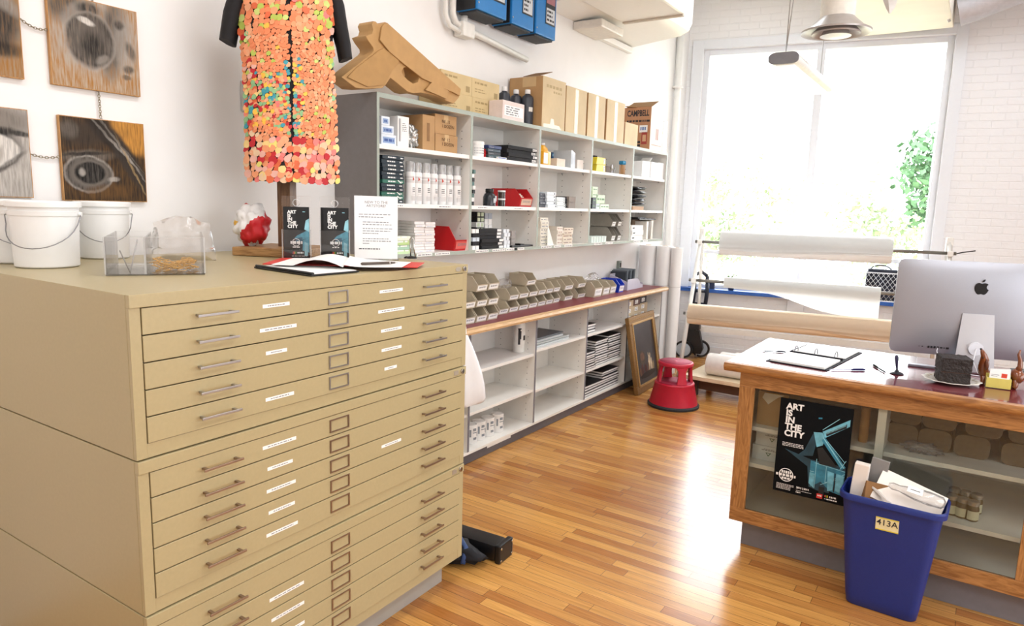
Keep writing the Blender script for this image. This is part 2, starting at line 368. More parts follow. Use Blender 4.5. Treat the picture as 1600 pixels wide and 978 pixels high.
b.struct('trim_1', FRM, loc=WO, rz=WANG)
b = MB(); b.box(.06, S1+.1, -.14, -.026, ZS-.005, ZS+.035, bev=.005); b.box(S0+.002, S1-.002, -.0259, .045, ZS+.001, ZS+.035); b.struct('trim_2', mat('#1d55a8', .4, var=.04), loc=WO, rz=WANG)
b = MB(); b.box(1.26, 1.43, -.05, -.001, .1, ZS-.03, bev=.004); b.struct('trim_3', FRM, loc=WO, rz=WANG)
b = MB(); b.box(.1, 3.6, -.018, -.001, .002, .1, bev=.003); b.struct('baseboard_back', FRM, loc=WO, rz=WANG)
# heating pipe in the corner
b = MB(); b.cyl((.045, 7.40, .002), (.045, 7.40, ZC-.002), .036, 16)
b.lathe([(.06, 0), (.06, .02), (.037, .025)], (.045, 7.40, 2.95), 16)
b.solo('heating_pipe', WHITE, 'white vertical pipe in the corner between shelving and tall window', 'pipe')
# ------------------------------------------------------------------ overhead
b = MB(); b.box(1.66, 2.50, 4.2, 8.03, 3.44, ZC-.001, bev=.01); b.struct('trim_4', mat('#efe9dc', .6, var=.03, scale=5))
# wall-hung air unit over the far end of the shelving
t = T('air_conditioner', 'large white air conditioner hung high on wall over the shelving', 'air conditioner', (.002, 5.6, 3.12))
AW = mat('#f3f1ec', .35, var=.01)
b = MB(); b.prism([(0, .02), (.50, .075), (.57, .11), (.60, .17), (.60, .75), (0, .75)], 'y', -.95, .62); b.part('casing', AW, t, smooth=35)
b = MB(); b.box(.30, .84, -.95, -.18, .03, .75, bev=.02); b.part('front_cabinet', AW, t)
b = MB(); b.box(.32, .83, -.215, -.175, .018, .032, bev=.004); b.part('louver', mat('#c9bfb0', .5), t, 'thin beige louver strip')
b = MB(); b.box(0, .26, -.46, -.06, -.05, .015, bev=.012); b.part('junction_cover', mat('#e6e0d6', .4), t)
b = MB(); b.box(0, .05, -.30, .60, -.035, .015, bev=.006); b.part('wall_trim', AW, t)
# three blue controller boxes
YB3 = [(3.60, 3.92), (3.98, 4.25), (4.28, 4.55)]
for k, (a, c) in enumerate(YB3):
    t = T('controller_box', ['leftmost blue control box high on wall, nearest the conduit', 'middle of three blue control boxes high on wall', 'rightmost blue control box high on wall, nearest air conditioner'][k], 'control box', (.03, (a+c)/2, 2.845), 0, 'blue control boxes on the wall')
    w = (c-a)/2
    b = MB(); b.box(.0, .165, -w, w, 0, .6, bev=.008); b.part('housing', BLUE, t)
    b = MB(); b.box(.004, .15, -w-.0075, -w-.0005, .004, .596, bev=.002); b.part('side_plate', mat('#17191d', .5), t)
    b = MB(); b.box(.01, .15, -w+.012, w-.02, -.012, -.001); b.part('bottom_grille', mat('#303338', .6), t)
    b = MB(); b.box(.166, .168, -w*.1, w*.85, .09, .55); b.label(.169, -w*.05, w*.8, .1, .2, 1, 2, 3, k); b.label(.169, -w*.05, w*.8, .23, .30, 3); b.label(.169, -w*.05, w*.8, .36, .5, 1, 2, 4, k+4)
    b.part('rating_label', [mat('#1c2027', .4), mat('#cfd3d8', .5), INK, mat('#a9727a', .5)], t)
    b = MB()
    for z in (.04, .56): b.cyl((.166, -w+.012, z), (.169, -w+.012, z), .006, 8)
    b.part('screw', STEEL, t)
b = MB()
b.tube([(.05, 3.54, 3.6), (.05, 3.54, 2.82), (.05, 3.57, 2.775), (.05, 3.64, 2.76), (.05, 4.4, 2.70)], .02, 10)
b.tube([(.05, 3.47, 3.6), (.05, 3.47, 2.80), (.06, 3.50, 2.74), (.06, 3.62, 2.72)], .016, 10)
b.box(.012, .09, 3.60, 3.72, 2.70, 2.79, bev=.008)
b.tube([(.05, 3.66, 2.78), (.05, 3.66, 2.835)], .02, 10)
b.solo('conduit', mat('#e8e6e0', .5), 'white conduit pipes with small junction box below the blue boxes', 'conduit')
# round air diffuser on its drop pipe
t = T('air_diffuser', 'round grey ceiling air diffuser on a white drop pipe before window', 'air diffuser', (2.0, 5.08, 2.80))
b = MB(); b.lathe([(.105, .1), (.105, 1.198)], n=28); b.lathe([(.108, .62), (.112, .62), (.112, .64), (.108, .64)], n=28, cap=False); b.part('drop_pipe', mat('#ece7de', .5), t, smooth=40)
DF = mat('#b9b4b2', .35, .3); DK = mat('#6d6866', .5)
b = MB(); b.lathe([(.106, .115), (.12, .1), (.17, .055), (.215, .03), (.212, .02), (.165, .035), (.12, .07)], n=36, cap=False); b.part('outer_cone', DF, t, smooth=50)
b = MB(); b.lathe([(.10, .07), (.15, .018), (.146, .01), (.09, .055)], n=32, cap=False); b.part('middle_cone', DF, t, smooth=50)
b = MB(); b.lathe([(.06, .06), (.095, 0.0), (.0, -.004)], n=32, cap=False); b.part('inner_cone', DF, t, smooth=50)
b = MB(); b.lathe([(.103, .09), (.0, .088)], n=24, cap=False); b.part('throat', DK, t)
# linear pendant lamp
t = T('pendant_lamp', 'long pendant light fixture hanging on two cables before the window', 'lamp', (1.74, 5.50, 2.61))
pr_ = [(.094*math.copysign(abs(math.cos(a))**.45, math.cos(a)), .036+.036*math.copysign(abs(math.sin(a))**.7, math.sin(a))) for a in [2*PI*i/24 for i in range(24)]]
b = MB(); b.prism(pr_, 'y', -.64, .62); b.part('housing', mat('#eef1ee', .4), t, smooth=50)
b = MB(); b.prism([(p[0]*1.01, (p[1]-.036)*1.04+.036) for p in pr_], 'y', -.655, -.641); b.part('end_cap', mat('#77777b', .5), t, 'grey end cap', smooth=50)
b = MB(); b.box(-.06, .06, -.6, .6, -.012, .002, bev=.005); b.part('diffuser', mat('#f4f8f2', .4, emit=.6), t)
b = MB(); b.tube([(0, -.60, .072), (.0, -.60, 1.38)], .003, 6); b.tube([(.0, -.60, .072), (0.04, -.45, 1.38)], .003, 6); b.tube([(0, .55, .072), (0, .55, 1.38)], .003, 6); b.part('cable', STEEL, t)
# round duct and bracket at top right
b = MB(); P0 = Vector((2.53, 7.78, 3.545)); b.tube([P0, P0+Vector((.12, 0, .03)), P0+Vector((.30, -.02, .09)), P0+Vector((.52, -.06, .15)), P0+Vector((1.3, -.3, .16))], .155, 20)
for f in (.2, .5, .8):
    q = P0.lerp(P0+Vector((.45, -.2, .09)), f); b.lathe([(.01, 0), (.02, .01)], q, 8)
b.solo('round_duct', mat('#c9cad0', .4, .3), 'grey round metal duct elbow under the ceiling right of window', 'duct', smooth=60)
b = MB(); P0 = W(2.40, .50, 3.42); b.box(-.03, .03, -.03, .03, .1, .42, m=0); b.box(-.012, .1, -.02, .02, .25, .29, m=1); b.tube([(0, 0, .1), (.02, 0, .02), (.03, 0, 0)], .012, 8, m=1)
b.solo('duct_bracket', [mat('#6d2a33', .5), STEEL], 'dark red duct bracket with steel clamp beside round duct', 'bracket', loc=P0)
b = MB(); b.grid([[(-.05, 0, .2), (0, -.02, .2), (.05, 0, .2)], [(-.035, 0, .1), (0, -.025, .1), (.055, 0, .1)], [(-.005, 0, .03), (.012, -.02, .03), (.04, 0, .03)], [(.012, 0, 0), (.016, -.005, 0), (.02, 0, 0)]])
q = onx(1385, 22, 2.35)
b.box(-.006, .006, -.004, .004, .2, ZC-q.z-.001)
b.solo('hanging_vane', mat('#dcdad6', .5), 'small pointed white vane hanging from ceiling right of the diffuser', 'vane', loc=q, smooth=60)
# light switch plate behind the dress
q = onx(389, 152, .006)
b = MB(); b.box(0, .008, -.04, .04, -.07, .07, bev=.003); b.box(.008, .014, -.012, .012, -.03, .03, m=1, bev=.002)
b.solo('switch_plate', [mat('#c9c5be', .4), WHITE], 'grey wall switch plate half hidden by the hanging dress', 'switch', loc=(.001, q.y, q.z))
# ------------------------------------------------------------------ outside the window
GRASS = mat('#b9b79a', .9, var=.2, scale=2)
b = MB(); b.box(-40, 40, 9.5, 70, -4.2, -4); b.struct('ground', GRASS)
LEAF = [mat('#7f936a', .7, var=.3, scale=3), mat('#93a67d', .7, var=.3, scale=3), mat('#41663f', .7, var=.3, scale=3)]
def tree(c, h, rad, n, label, seed, lm):
    rr = random.Random(seed); t = T('tree', label, 'tree', (c[0], c[1], -4), 0, 'trees outside the window')
    b = MB(); b.tube([(0, 0, 0), (.05, 0, h*.4), (-.05, .05, h*.75), (0, 0, h)], [.16, .13, .09, .03], 8)
    for k in range(7):
        a = k*2.4; z = h*(.5+.05*k); b.tube([(0, 0, z), (math.cos(a)*rad*.6, math.sin(a)*rad*.6, z+rad*.45)], [.05, .015], 6)
    b.part('trunk', mat('#a89a8a', .8, var=.1), t)
    b = MB()
    cl = [(Vector((rr.gauss(0, .45)*rad, rr.gauss(0, .45)*rad, h*.78+rr.gauss(0, .40)*rad)), rr.uniform(.25, .5)*rad) for _ in range(26)]
    for _ in range(n):
        q, r = rr.choice(cl); d = Vector((rr.gauss(0, 1), rr.gauss(0, 1), rr.gauss(0, 1))).normalized(); p = q+d*r*rr.uniform(.6, 1)
        s = rr.uniform(.06, .13); a = Vector((rr.gauss(0, 1), rr.gauss(0, 1), rr.gauss(0, 1))).normalized(); e = a.cross(d).normalized()
        f = b.bm.faces.new([b.bm.verts.new(x) for x in (p-a*s, p+e*s*.5, p+a*s, p-e*s*.5)])
    b.recalc = False; b.part('foliage', LEAF[lm], t)
tree((2.35, 16), 8.5, 1.15, 3200, 'dense green tree outside at right edge of the window', 1, 2)
tree((-2.9, 24), 7.9, 1.2, 700, 'pale tree outside behind left window pane', 2, 1)
tree((-5.4, 25), 8.0, 1.2, 600, 'pale tree outside at far left of the window', 3, 0)
tree((-.6, 27), 7.3, 1.6, 900, 'low pale tree outside behind right window pane', 4, 1)
tree((-3.4, 20), 6.4, 1.4, 1300, 'low bushy tree outside just above the blue ledge', 5, 0)
tree((.9, 20), 6.7, 1.3, 1000, 'short bushy tree outside between the paper rolls', 6, 0)
# ================================================================== flat file stack
FZ, FH, FB = 1.4076, .4292, .12; FRZ = .0194; FW_, FD = 1.392, 1.12
FO = Vector((1.213, .868, 0))
FM = Matrix.Translation(FO) @ Matrix.Rotation(FRZ, 4, 'Z')
def F(x, y, z=FZ): return FM @ Vector((x, y, z))
b = MB(); b.box(-FD+.05, -.07, .035, FW_-.05, 0, FB-.001, bev=.002); 
b.solo('cabinet_base', mat('#a7a39a', .45, var=.03), 'grey metal base under the beige stack of flat file cabinets', 'base', loc=FO, rz=FRZ)
DB = mat('#2a231a', .7)  # dark colour of the slab behind the drawers, imitating shade in their gaps
which = ['bottom flat file cabinet of the beige three-cabinet stack', 'middle flat file cabinet of the beige three-cabinet stack', 'top flat file cabinet of the beige stack, carrying buckets and signs']
LAB = {2: [(.388, .485, .875, .995), (.376, .510, .868, 1.005), (.395, .472, .882, .99), (None, None, .885, .99), (.390, .495, .9, .965)],
       1: [(.375, .50, None, None), (.39, .485, None, None), (.385, .495, .885, .99), (.39, .49, None, None), (.38, .50, None, None)],
       0: [(None, None, None, None), (.385, .52, None, None), (.39, .52, None, None), (.40, .52, None, None), (.39, .51, None, None)]}
BRONZE = mat('#a08c7c', .32, .9)
for u in (2, 1, 0):
    z0 = FB + u*FH
    t = T('flat_file_cabinet', which[u], 'flat file', (FO.x, FO.y, z0), FRZ, 'flat file cabinets in the stack')
    b = MB()
    b.box(-FD, -.014, 0, FW_, .003, FH-.0015, bev=.0015); b.box(-FD+.004, -.02, .004, FW_-.004, 0, .003, m=0)
    b.box(-.0139, -.0125, .03, FW_-.03, .04, FH-.036, m=1)
    b.box(-.0138, -.001, 0.0005, .029, .003, FH-.035, bev=.001); b.box(-.0138, -.001, FW_-.029, FW_-.0005, .003, FH-.035, bev=.001)
    b.box(-.0138, -.002, .0292, FW_-.0292, .003, .041, bev=.001)
    b.box(-.0138, .003, 0.0005, FW_-.0005, FH-.0348, FH-.0015, bev=.0015)
    b.part('body', [BEIGE, DB], t)
    b = MB(); b.tube([(.003, FW_-.028, FH-.018), (.010, FW_-.028, FH-.018)], .010, 14); b.box(.010, .0108, FW_-.0295, FW_-.0265, FH-.023, FH-.013, m=1); b.part('lock', [CHROME, BLACK], t)
    b = MB(); b.tube([(.003, FW_-.066, FH-.018), (.0045, FW_-.066, FH-.018)], .018, 18, flat=.5) if u == 2 else b.box(.003, .0045, FW_-.084, FW_-.054, FH-.027, FH-.009)
    b.part('nameplate', mat('#c3bcae', .35, .6), t)
    for k in range(5):
        z1 = FH-.0372 - k*.0706; zb = z1-.0672
        d = MB(); d.box(-.0118, .0012, .0315, FW_-.0315, zb, z1, bev=.0012); do = d.part('drawer', BEIGE, t)
        zc = (zb+z1)/2
        HM = CHROME if u == 2 else BRONZE
        for ya, yb in ((.172, .288), (1.106, 1.226)):
            h = MB(); h.box(.0225, .0275, ya-.004, yb+.004, zc-.0035, zc+.0035, bev=.001)
            for y in (ya+.008, yb-.008): h.box(.0013, .0226, y-.004, y+.004, zc-.0028, zc+.0028)
            h.part('handle', STEEL if u == 2 else BRONZE, do)
        h = MB(); y0, y1 = .638, .724; z0_, z1_ = zc-.022, zc+.022
        for a, c, e, f in ((y0, y1, z1_-.004, z1_), (y0, y1, z0_, z0_+.004), (y0, y0+.005, z0_+.004, z1_-.004), (y1-.005, y1, z0_+.004, z1_-.004)): h.box(.0013, .005, a, c, e, f)
        h.part('card_holder', STEEL if u == 2 else BRONZE, do)
        for j in (0, 2):
            a, c = LAB[u][k][j:j+2]
            if a is None: continue
            h = MB(); h.box(.0013, .0017, a, c, zc-.0055, zc+.0055); h.dashes(.0018, a+.018, c-.018, zc-.0015, .003, 1, 8, u*50+k*5+j); h.part('label_strip', [PAPER, GINK], do)
# ------------------------------------------------------------------ pails
def pail(c, lab, rz, sc=1):
    t = T('pail', lab, 'pail', (c[0], c[1], FZ), rz, 'white plastic pails'); t.scale = (sc, sc, 1)
    PB = mat('#eeeeec', .35, var=.01)
    b = MB(); b.lathe([(.079, 0), (.083, .004), (.0885, .165), (.091, .166), (.092, .18), (.089, .181), (.0895, .199), (.084, .199), (.077, .006)], n=40); b.part('bucket_body', PB, t, smooth=40)
    b = MB(); b.lathe([(.0905, .196), (.096, .194), (.097, .209), (.094, .212), (.085, .2125), (.083, .206), (0, .206)], n=40, cap=False); b.part('lid', mat('#f4f4f2', .3, var=.01), t, smooth=40)
    b = MB(); R = .0945
    pts = [(R, 0, .172), (R+.004, -.01, .165)] + [(R*math.cos(a)*(1), -abs(math.sin(a))*(.105), .172-.108*abs(math.sin(a))**.7) for a in [PI*i/16 for i in range(1, 16)]] + [(-R-.004, -.01, .165), (-R, 0, .172)]
    b.tube(pts, .0017, 6); b.part('bail', mat('#8d8d90', .3, .9), t)
    b = MB()
    for s in (1, -1): b.cyl((s*.0885, 0, .172), (s*.099, 0, .172), .008, 10)
    b.part('bail_ear', PB, t)
pail((.378, 1.04), 'white lidded pail at the front left corner of the flat file', .85, 1.1)
pail((.145, 1.335), 'white lidded pail behind the others, below the lower eye painting', 1.2)
pail((.165, 1.035), 'white lidded pail cut by the left edge of photo', 1.4)
# ------------------------------------------------------------------ clear divided tray with rubber bands
A, B_, D_ = onz(164, 431, FZ), onz(319, 429, FZ), onz(347, 402, FZ)
A = Vector((.775, 1.03, FZ)); ex = (Vector((.915, 1.262, FZ))-A); LX = ex.length; ang = math.atan2(ex.y, ex.x); LY = .40; H = .115
t = T('acrylic_tray', 'clear acrylic divided tray of rubber bands at flat file front', 'tray', A, ang)
e = .004
b = MB(); b.box(0, LX, 0, LY, 0, e); b.box(0, LX, 0, e, e, H); b.box(0, LX, LY-e, LY, e, H); b.box(0, e, e, LY-e, e, H); b.box(LX-e, LX, e, LY-e, e, H); b.part('tray_box', ACRY, t)
b = MB(); b.box(.105, .105+e, e, LY-e, e, H-.002); b.box(e, .105, .16, .16+e, e, H-.004); b.part('divider', ACRY, t)
for p in ((0, 0), (LX, 0), (LX, LY), (0, LY)): b = MB(); b.box(p[0]-.0022, p[0]+.0022, p[1]-.0022, p[1]+.0022, e, H); b.part('edge', ACRE, t)
for a in ((0, LX, -.001, .003, H, H+.0015), (.103, .109, -.0005, .0015, e, H)): b = MB(); b.box(*a); b.part('edge', ACRE, t)
b = MB(); b.tube([(.04, .004, .075), (.062, .03, e+.002), (.085, .06, .105)], .002, 5); b.part('bent_rod', ACRE, t)
rb = MB(); rr = random.Random(3)
for i in range(70):
    cx, cy = rr.uniform(.125, LX-.022), rr.uniform(.02, .20); r1 = rr.uniform(.008, .016); z = .010+.03*rr.random()**1.5; tl = rr.uniform(-.5, .5); ph = rr.uniform(0, 6.28); el = rr.uniform(.5, 1)
    p = []
    for k in range(13):
        a = 2*PI*k/12; x = r1*math.cos(a)*(1+.2*math.sin(3*a+ph)); y = r1*el*math.sin(a)
        p.append((min(max(cx+x*math.cos(ph)-y*math.sin(ph), .115), LX-.007), cy+x*math.sin(ph)+y*math.cos(ph), max(e+.003, z+x*tl)))
    rb.tube(p, .0013, 4, cap=False)
rm = Matrix.Translation(A) @ Matrix.Rotation(ang, 4, 'Z'); bmesh.ops.transform(rb.bm, matrix=rm, verts=rb.bm.verts)
rb.solo('rubber_bands', mat('#d8a860', .5, var=.12), 'heap of tan rubber bands inside the clear tray', 'rubber bands', kind='stuff')
# clear bag slumped behind / in the tray
def film_bag(name, w, h, d, loc, rz, label, seed, lean=0, m=None):
    """a limp film bag: two creased sheets meeting along their edges"""
    b = MB(); NX, NZ = 30, 24
    for sgn in (-1, 1):
        rows = []
        for k in range(NZ+1):
            r = []
            for i in range(NX+1):
                a, c = -1+2*i/NX, k/NZ; env = max(0, 1-a**4)*max(0, 1-(2*c-1)**4)
                p = Vector((a*2.1+seed, c*2.3, sgn*.7+seed)); cr = (1-abs(noise.noise(p*1.6))*2.4)*.5+(1-abs(noise.noise(p*3.7))*2)*.22
                top = h*(1+.10*noise.noise(Vector((a*2.2, seed, 0)))-.16*a*a*(c > .3)); x = a*w*(1-.16*c+.05*noise.noise(Vector((seed, c*3, a))))
                r.append((x, sgn*env*(d*(1-.55*c)+.020*cr)+lean*c+.008*noise.noise(p*1.1), c*top))
            rows.append(r)
        b.grid(rows)
    bmesh.ops.remove_doubles(b.bm, verts=b.bm.verts, dist=1e-4)
    for f in b.bm.faces: f.smooth = True
    return b.solo(name, m or FILMB, label, 'bag', loc=loc, rz=rz)
FILMB = glassy('#fffdfc', .12, .22, .13)
film_bag('plastic_bag', .115, .165, .045, (.44, 1.475, FZ+.001), .95, 'crumpled clear plastic bag standing behind the acrylic tray', 4)
# ------------------------------------------------------------------ dress stand
PO = Vector((.40, 1.985, FZ))
t = T('display_stand', 'wooden display stand with square base holding up the dress', 'stand', PO, .42)
b = MB(); b.box(-.17, .15, -.16, .16, 0, .036, bev=.004); b.part('base', wood('#8a623a', '#b48a58', (2, 14, 14), .5, 2), t)
b = MB(); b.box(-.03, .03, -.03, .03, .036, .318, bev=.003); b.part('post', wood('#5d4029', '#7b583a', (14, 14, 2), .5, 2), t)
# dress, in its own frame: x across, -y to the front
DC = Vector((.405, 1.985, 0)); DRZ = .902
def zz(v): return 1.75 + (274-v)/379
def xx(u): return (u-450)/362
ROW = [(-62, 438, 486, .05), (-50, 415, 505, .08), (-38, 394, 522, .10), (-15, 389, 526, .112), (20, 389, 525, .118), (60, 388, 521, .118), (100, 389, 522, .112), (150, 391, 524, .108), (200, 391, 526, .108), (250, 390, 528, .106), (272, 391, 530, .106), (284, 394, 530, .105)]
ROW.reverse()
def prof(v):
    R = sorted(ROW)
    if v <= R[0][0]: return R[0][1:]
    for a, c in zip(R, R[1:]):
        if v <= c[0]:
            f = (v-a[0])/(c[0]-a[0]); return tuple(a[i]+(c[i]-a[i])*f for i in (1, 2, 3))
    return R[-1][1:]
def section(v, n=40, grow=0):
    L, R_, d = prof(v); cx, w = xx((L+R_)/2), (R_-L)/2/362; z = zz(v); o = []
    for i in range(n):
        a = 2*PI*i/n; ca, sa = math.cos(a), math.sin(a)
        o.append((cx+(w+grow)*math.copysign(abs(ca)**.85, ca), (d+grow)*math.copysign(abs(sa)**.85, sa) + .004*math.sin(9*a+v*.03)*(v > 200), z))
    return o
t = T('dress', 'black short-sleeved dress covered with coral and multicoloured petals on stand', 'dress', (DC.x, DC.y, zz(284)), DRZ)
DBK = mat('#121013', .8, var=.15)
zo = zz(284)
def sh(p): return (p[0], p[1], p[2]-zo)
b = MB(); vs = [284, 276, 265, 250, 225, 200, 175, 150, 125, 100, 80, 60, 40, 20, 0, -15, -28, -38, -46, -52, -58, -62]
b.grid([[sh(p) for p in section(v)] for v in vs], closeu=True, cap=True)
b.part('bodice', DBK, t, smooth=60)
for s, P in ((-1, [(401, -28, .068), (388, 0, .066), (378, 30, .060), (371, 62, .052), (369, 74, .050)]), (1, [(515, -28, .068), (525, 0, .064), (531, 30, .056), (538, 62, .048), (541, 84, .044)])):
    b = MB(); rows = []
    for i, (u, v, r) in enumerate(P):
        tilt = .5*s*(i/4)
        rows.append([sh((xx(u)+r*.62*math.cos(a)*(1+.1*math.sin(5*a)), r*1.15*math.sin(a), zz(v)+r*.5*math.cos(a)*tilt)) for a in [2*PI*k/24 for k in range(24)]])
    b.grid(rows, closeu=True, cap=True); b.part('sleeve', DBK, t, smooth=60)
PC = ['#e98a5c', '#ee9c6e', '#f0ab80', '#e06a40', '#ef7f78', '#c2242c', '#f3d38a', '#eadf7a', '#c9d67a', '#8fbf8a', '#3f9aa8', '#f7c24a', '#e9b2a2', '#e9c7a2', '#b8c95a']
PM = [mat(c, .6, var=.05) for c in PC]
def petals(root, name, ulo, uhi, seed):
    rr = random.Random(seed); b = MB(); b.recalc = False; placed = []
    def put(u, v, r, ci, lift):
        L, R_, d = prof(v); w = (R_-L)/2; f = (u-(L+R_)/2)/w
        if abs(f) > .985: return
        x = xx(u); g = max(0., 1-abs(f)**(1/.425)); y = -(d)*g**.425
        s = -math.copysign(1, f)*abs(f)**1.35*.9; nrm = Vector((-s, -1, rr.uniform(-.12, .12))); nrm.x += rr.uniform(-.12, .12); nrm.normalize()
        c = Vector(sh((x, y, zz(v)))) + nrm*(.003+lift)
        a = nrm.orthogonal().normalized(); e = nrm.cross(a); n = 8; ph = rr.uniform(0, 6)
        el = rr.uniform(.62, 1); r *= 1.16; ring = [c + a*(r*math.cos(ph+2*PI*k/n))*rr.uniform(.82, 1.12) + e*(r*el*math.sin(ph+2*PI*k/n))*rr.uniform(.88, 1.08) for k in range(n)]
        V0 = [b.bm.verts.new(p) for p in ring]; V1 = [b.bm.verts.new(p-nrm*.0022) for p in ring]
        fc = b.bm.faces.new(V0); fc.material_index = ci
        if fc.normal.dot(nrm) < 0: pass
        for k in range(n):
            q = b.bm.faces.new((V0[k], V1[k], V1[(k+1) % n], V0[(k+1) % n])); q.material_index = ci
    v = 281.0
    while v > -50:
        if v > 218: r, pal, step = rr.uniform(.0125, .0175), [5, 5, 4, 6, 12, 13, 2, 7, 12, 1, 13, 4, 2, 3], 8.2
        elif v > 112: r, pal, step = .0082, None, 5.0
        elif v > 60: r, pal, step = .0085, None, 5.2
        else: r, pal, step = .0125, None, 7.6
        L, R_, d = prof(v); u = max(L+2, ulo)+rr.uniform(0, 3); um = min(R_-2, uhi)
        while u < um:
            f = (u-L)/(R_-L); edge = f < .14 or f > .87
            if v > 218: ci = rr.choice(pal)
            elif 118 < v < 205 and f < .5+.08*math.sin(v*.1) and rr.random() < .75 and v < 200: ci = rr.choice([0, 1, 8, 9, 9, 10, 5, 6, 11, 2, 2, 4, 9, 3])
            elif 130 < v < 182 and f < .66: ci = rr.choice([0, 1, 2, 1, 9, 10, 5, 11, 2])
            elif v > 90 and .46 < f < .62 and rr.random() < .35: ci = rr.choice([10, 9, 11, 6])
            elif edge and rr.random() < .32: ci = rr.choice([3, 13, 8, 14, 12, 5, 2, 9])
            elif v < 40 and rr.random() < .3: ci = rr.choice([3, 3, 14, 8, 4])
            elif rr.random() < .05: ci = rr.choice([14, 11, 8])
            else: ci = rr.choice([0, 1, 0, 1, 2, 0])
            rj = r*rr.uniform(.85, 1.2)*(1.35 if edge and v < 218 else 1)
            put(u, v+rr.uniform(-1.5, 1.5), rj, ci, rr.uniform(0, .004)); u += rj*362*1.62
        v -= step*.92
    b.part(name, PM, root)
petals(t, 'petal_panel', 385, 456, 5); petals(t, 'petal_panel', 462, 560, 6)
b = MB(); b.box(-.004, .004, -.003, .003, 0, .075); b.box(-.006, .006, -.004, .004, -.012, .0, m=0); bmesh.ops.translate(b.bm, verts=b.bm.verts, vec=sh((xx(459), -.124, zz(6)))); b.part('zip_pull', CHROME, t)
# crumpled red and white bag on the stand's base
b = MB(); rr = random.Random(2)
def mf(p): return 0 if noise.noise(p*9) > .02 else (1 if noise.noise(p*9+Vector((5, 0, 0))) > -.3 else 2)
b.blob((0, 0, 0), (.060, .072, .088), .38, 9, 4, 1.7, mfun=mf)
q = F(0, 0); b.solo('crumpled_bag', [mat('#c9222a', .35), mat('#e7e3df', .35), mat('#e8b23c', .4)], 'crumpled red and white bag on the wooden stand base', 'bag', loc=(.305, 1.872, FZ+.036+.085))
# ------------------------------------------------------------------ leaflet holders with leaflets
def face_frame(p0, p1):
    """root at p0, local x from p0 to p1 (left to right in the photo), local -y towards the camera"""
    d = p1-p0; return p0, math.atan2(d.y, d.x), d.length
def leaflet(loc, rz, lab, seed, tilt=0):
    t = T('leaflet', lab, 'leaflet', loc, rz, 'leaflets in clear holders')
    wl, hl = .100, .208
    b = MB(); b.box(0, wl, 0, .004, 0, hl); b.part('card', mat('#101418', .35), t)
    b = MB()
    def P(pts, m): b.poly([(x*wl, -.0004-.0001*m, z*hl) for x, z in pts], m)
    P([(.6, .34), (.99, .42), (.99, .57), (.52, .45), (.42, .40)], 0); P([(.80, .57), (.99, .52), (.99, .78), (.86, .74)], 1); P([(.72, .16), (.99, .12), (.99, .42), (.74, .36)], 0)
    P([(.80, .05), (.93, .05), (.93, .30), (.80, .33)], 1); P([(.45, .33), (.72, .33), (.72, .42), (.5, .40)], 2); P([(.74, .90), (.84, .90), (.84, .915), (.74, .915)], 1)
    b.part('picture', [mat('#4b93a8', .4, var=.25, scale=60), mat('#8fc3cf', .4, var=.2), mat('#2d5d74', .4, var=.25, scale=60)], t)
    lettering('ART\nIS\nIN\nTHE\nCITY', .0180, FY, (.016, -.001, .196), PAPER, t, world=False, bold=.0006, depth=.0002, line=.80, vert='TOP')
    b = MB(); b.lathe([(.0135, 0), (.0155, 0)], n=20, cap=False); bmesh.ops.rotate(b.bm, verts=b.bm.verts, cent=(0, 0, 0), matrix=Matrix.Rotation(PI/2, 3, 'X')); bmesh.ops.translate(b.bm, verts=b.bm.verts, vec=(.048, -.001, .066))
    b.dashes(-.0011, .026, .072, .060, .011, 0, 4, seed, 'y'); b.dashes(-.0011, .034, .064, .045, .004, 0, 3, seed+1, 'y'); b.dashes(-.0011, .052, .075, .021, .006, 0, 3, seed+3, 'y'); b.dashes(-.0011, .03, .09, .010, .002, 0, 6, seed+4, 'y')
    for i, c in enumerate((1, 2, 3)): b.box(.034+i*.005, .038+i*.005, -.0012, -.0008, .0185, .029, m=c)
    b.part('emblem', [PAPER, mat('#c32a2f', .4), mat('#e08a2a', .4), mat('#5c9a3c', .4)], t)
    return t
def holder(p0, ang, wid, lab):
    t = T('leaflet_holder', lab, 'leaflet holder', p0, ang, 'clear leaflet holders')
    b = MB(); b.box(0, wid, .042, .045, .003, .255, bev=.001); b.box(0, wid, -.012, .045, 0, .003); b.part('back_panel', ACRY, t)
    b = MB(); b.box(0, wid, -.012, -.0095, .003, .12); b.box(0, .0025, -.0095, .042, .003, .12); b.box(wid-.0025, wid, -.0095, .042, .003, .12); b.part('pocket', ACRY, t)
    for a in ((-.0005, .0028), (wid-.0028, wid+.0005)): b = MB(); b.box(*a, -.0125, -.009, .003, .122); b.part('edge', ACRE, t)
    b = MB(); b.lathe([(.012, 0), (.0155, 0), (.0155, .003), (.012, .003)], n=20, cap=False); bmesh.ops.rotate(b.bm, verts=b.bm.verts, cent=(0, 0, 0), matrix=Matrix.Rotation(PI/2, 3, 'X')); bmesh.ops.translate(b.bm, verts=b.bm.verts, vec=(wid*.5, .0415, .228)); b.part('hanging_ring', ACRE, t)
    return t
HP = Vector((.60, 1.80, FZ)); HA = .86; hd = Vector((math.cos(HA), math.sin(HA), 0)); hn = Vector((-math.sin(HA), math.cos(HA), 0))
HS = .147
holder(HP, HA, .112, 'clear leaflet holder on the left, below the dress')
holder(HP+hd*HS, HA, .118, 'clear leaflet holder on the right, next to white sign')
leaflet(HP+hd*.006+Vector((0, 0, .004)), HA, 'dark blue leaflet in the left leaflet holder', 1)
leaflet(HP+hd*(HS+.014)+Vector((0, 0, .004)), HA, 'front dark blue leaflet in the right leaflet holder', 2)
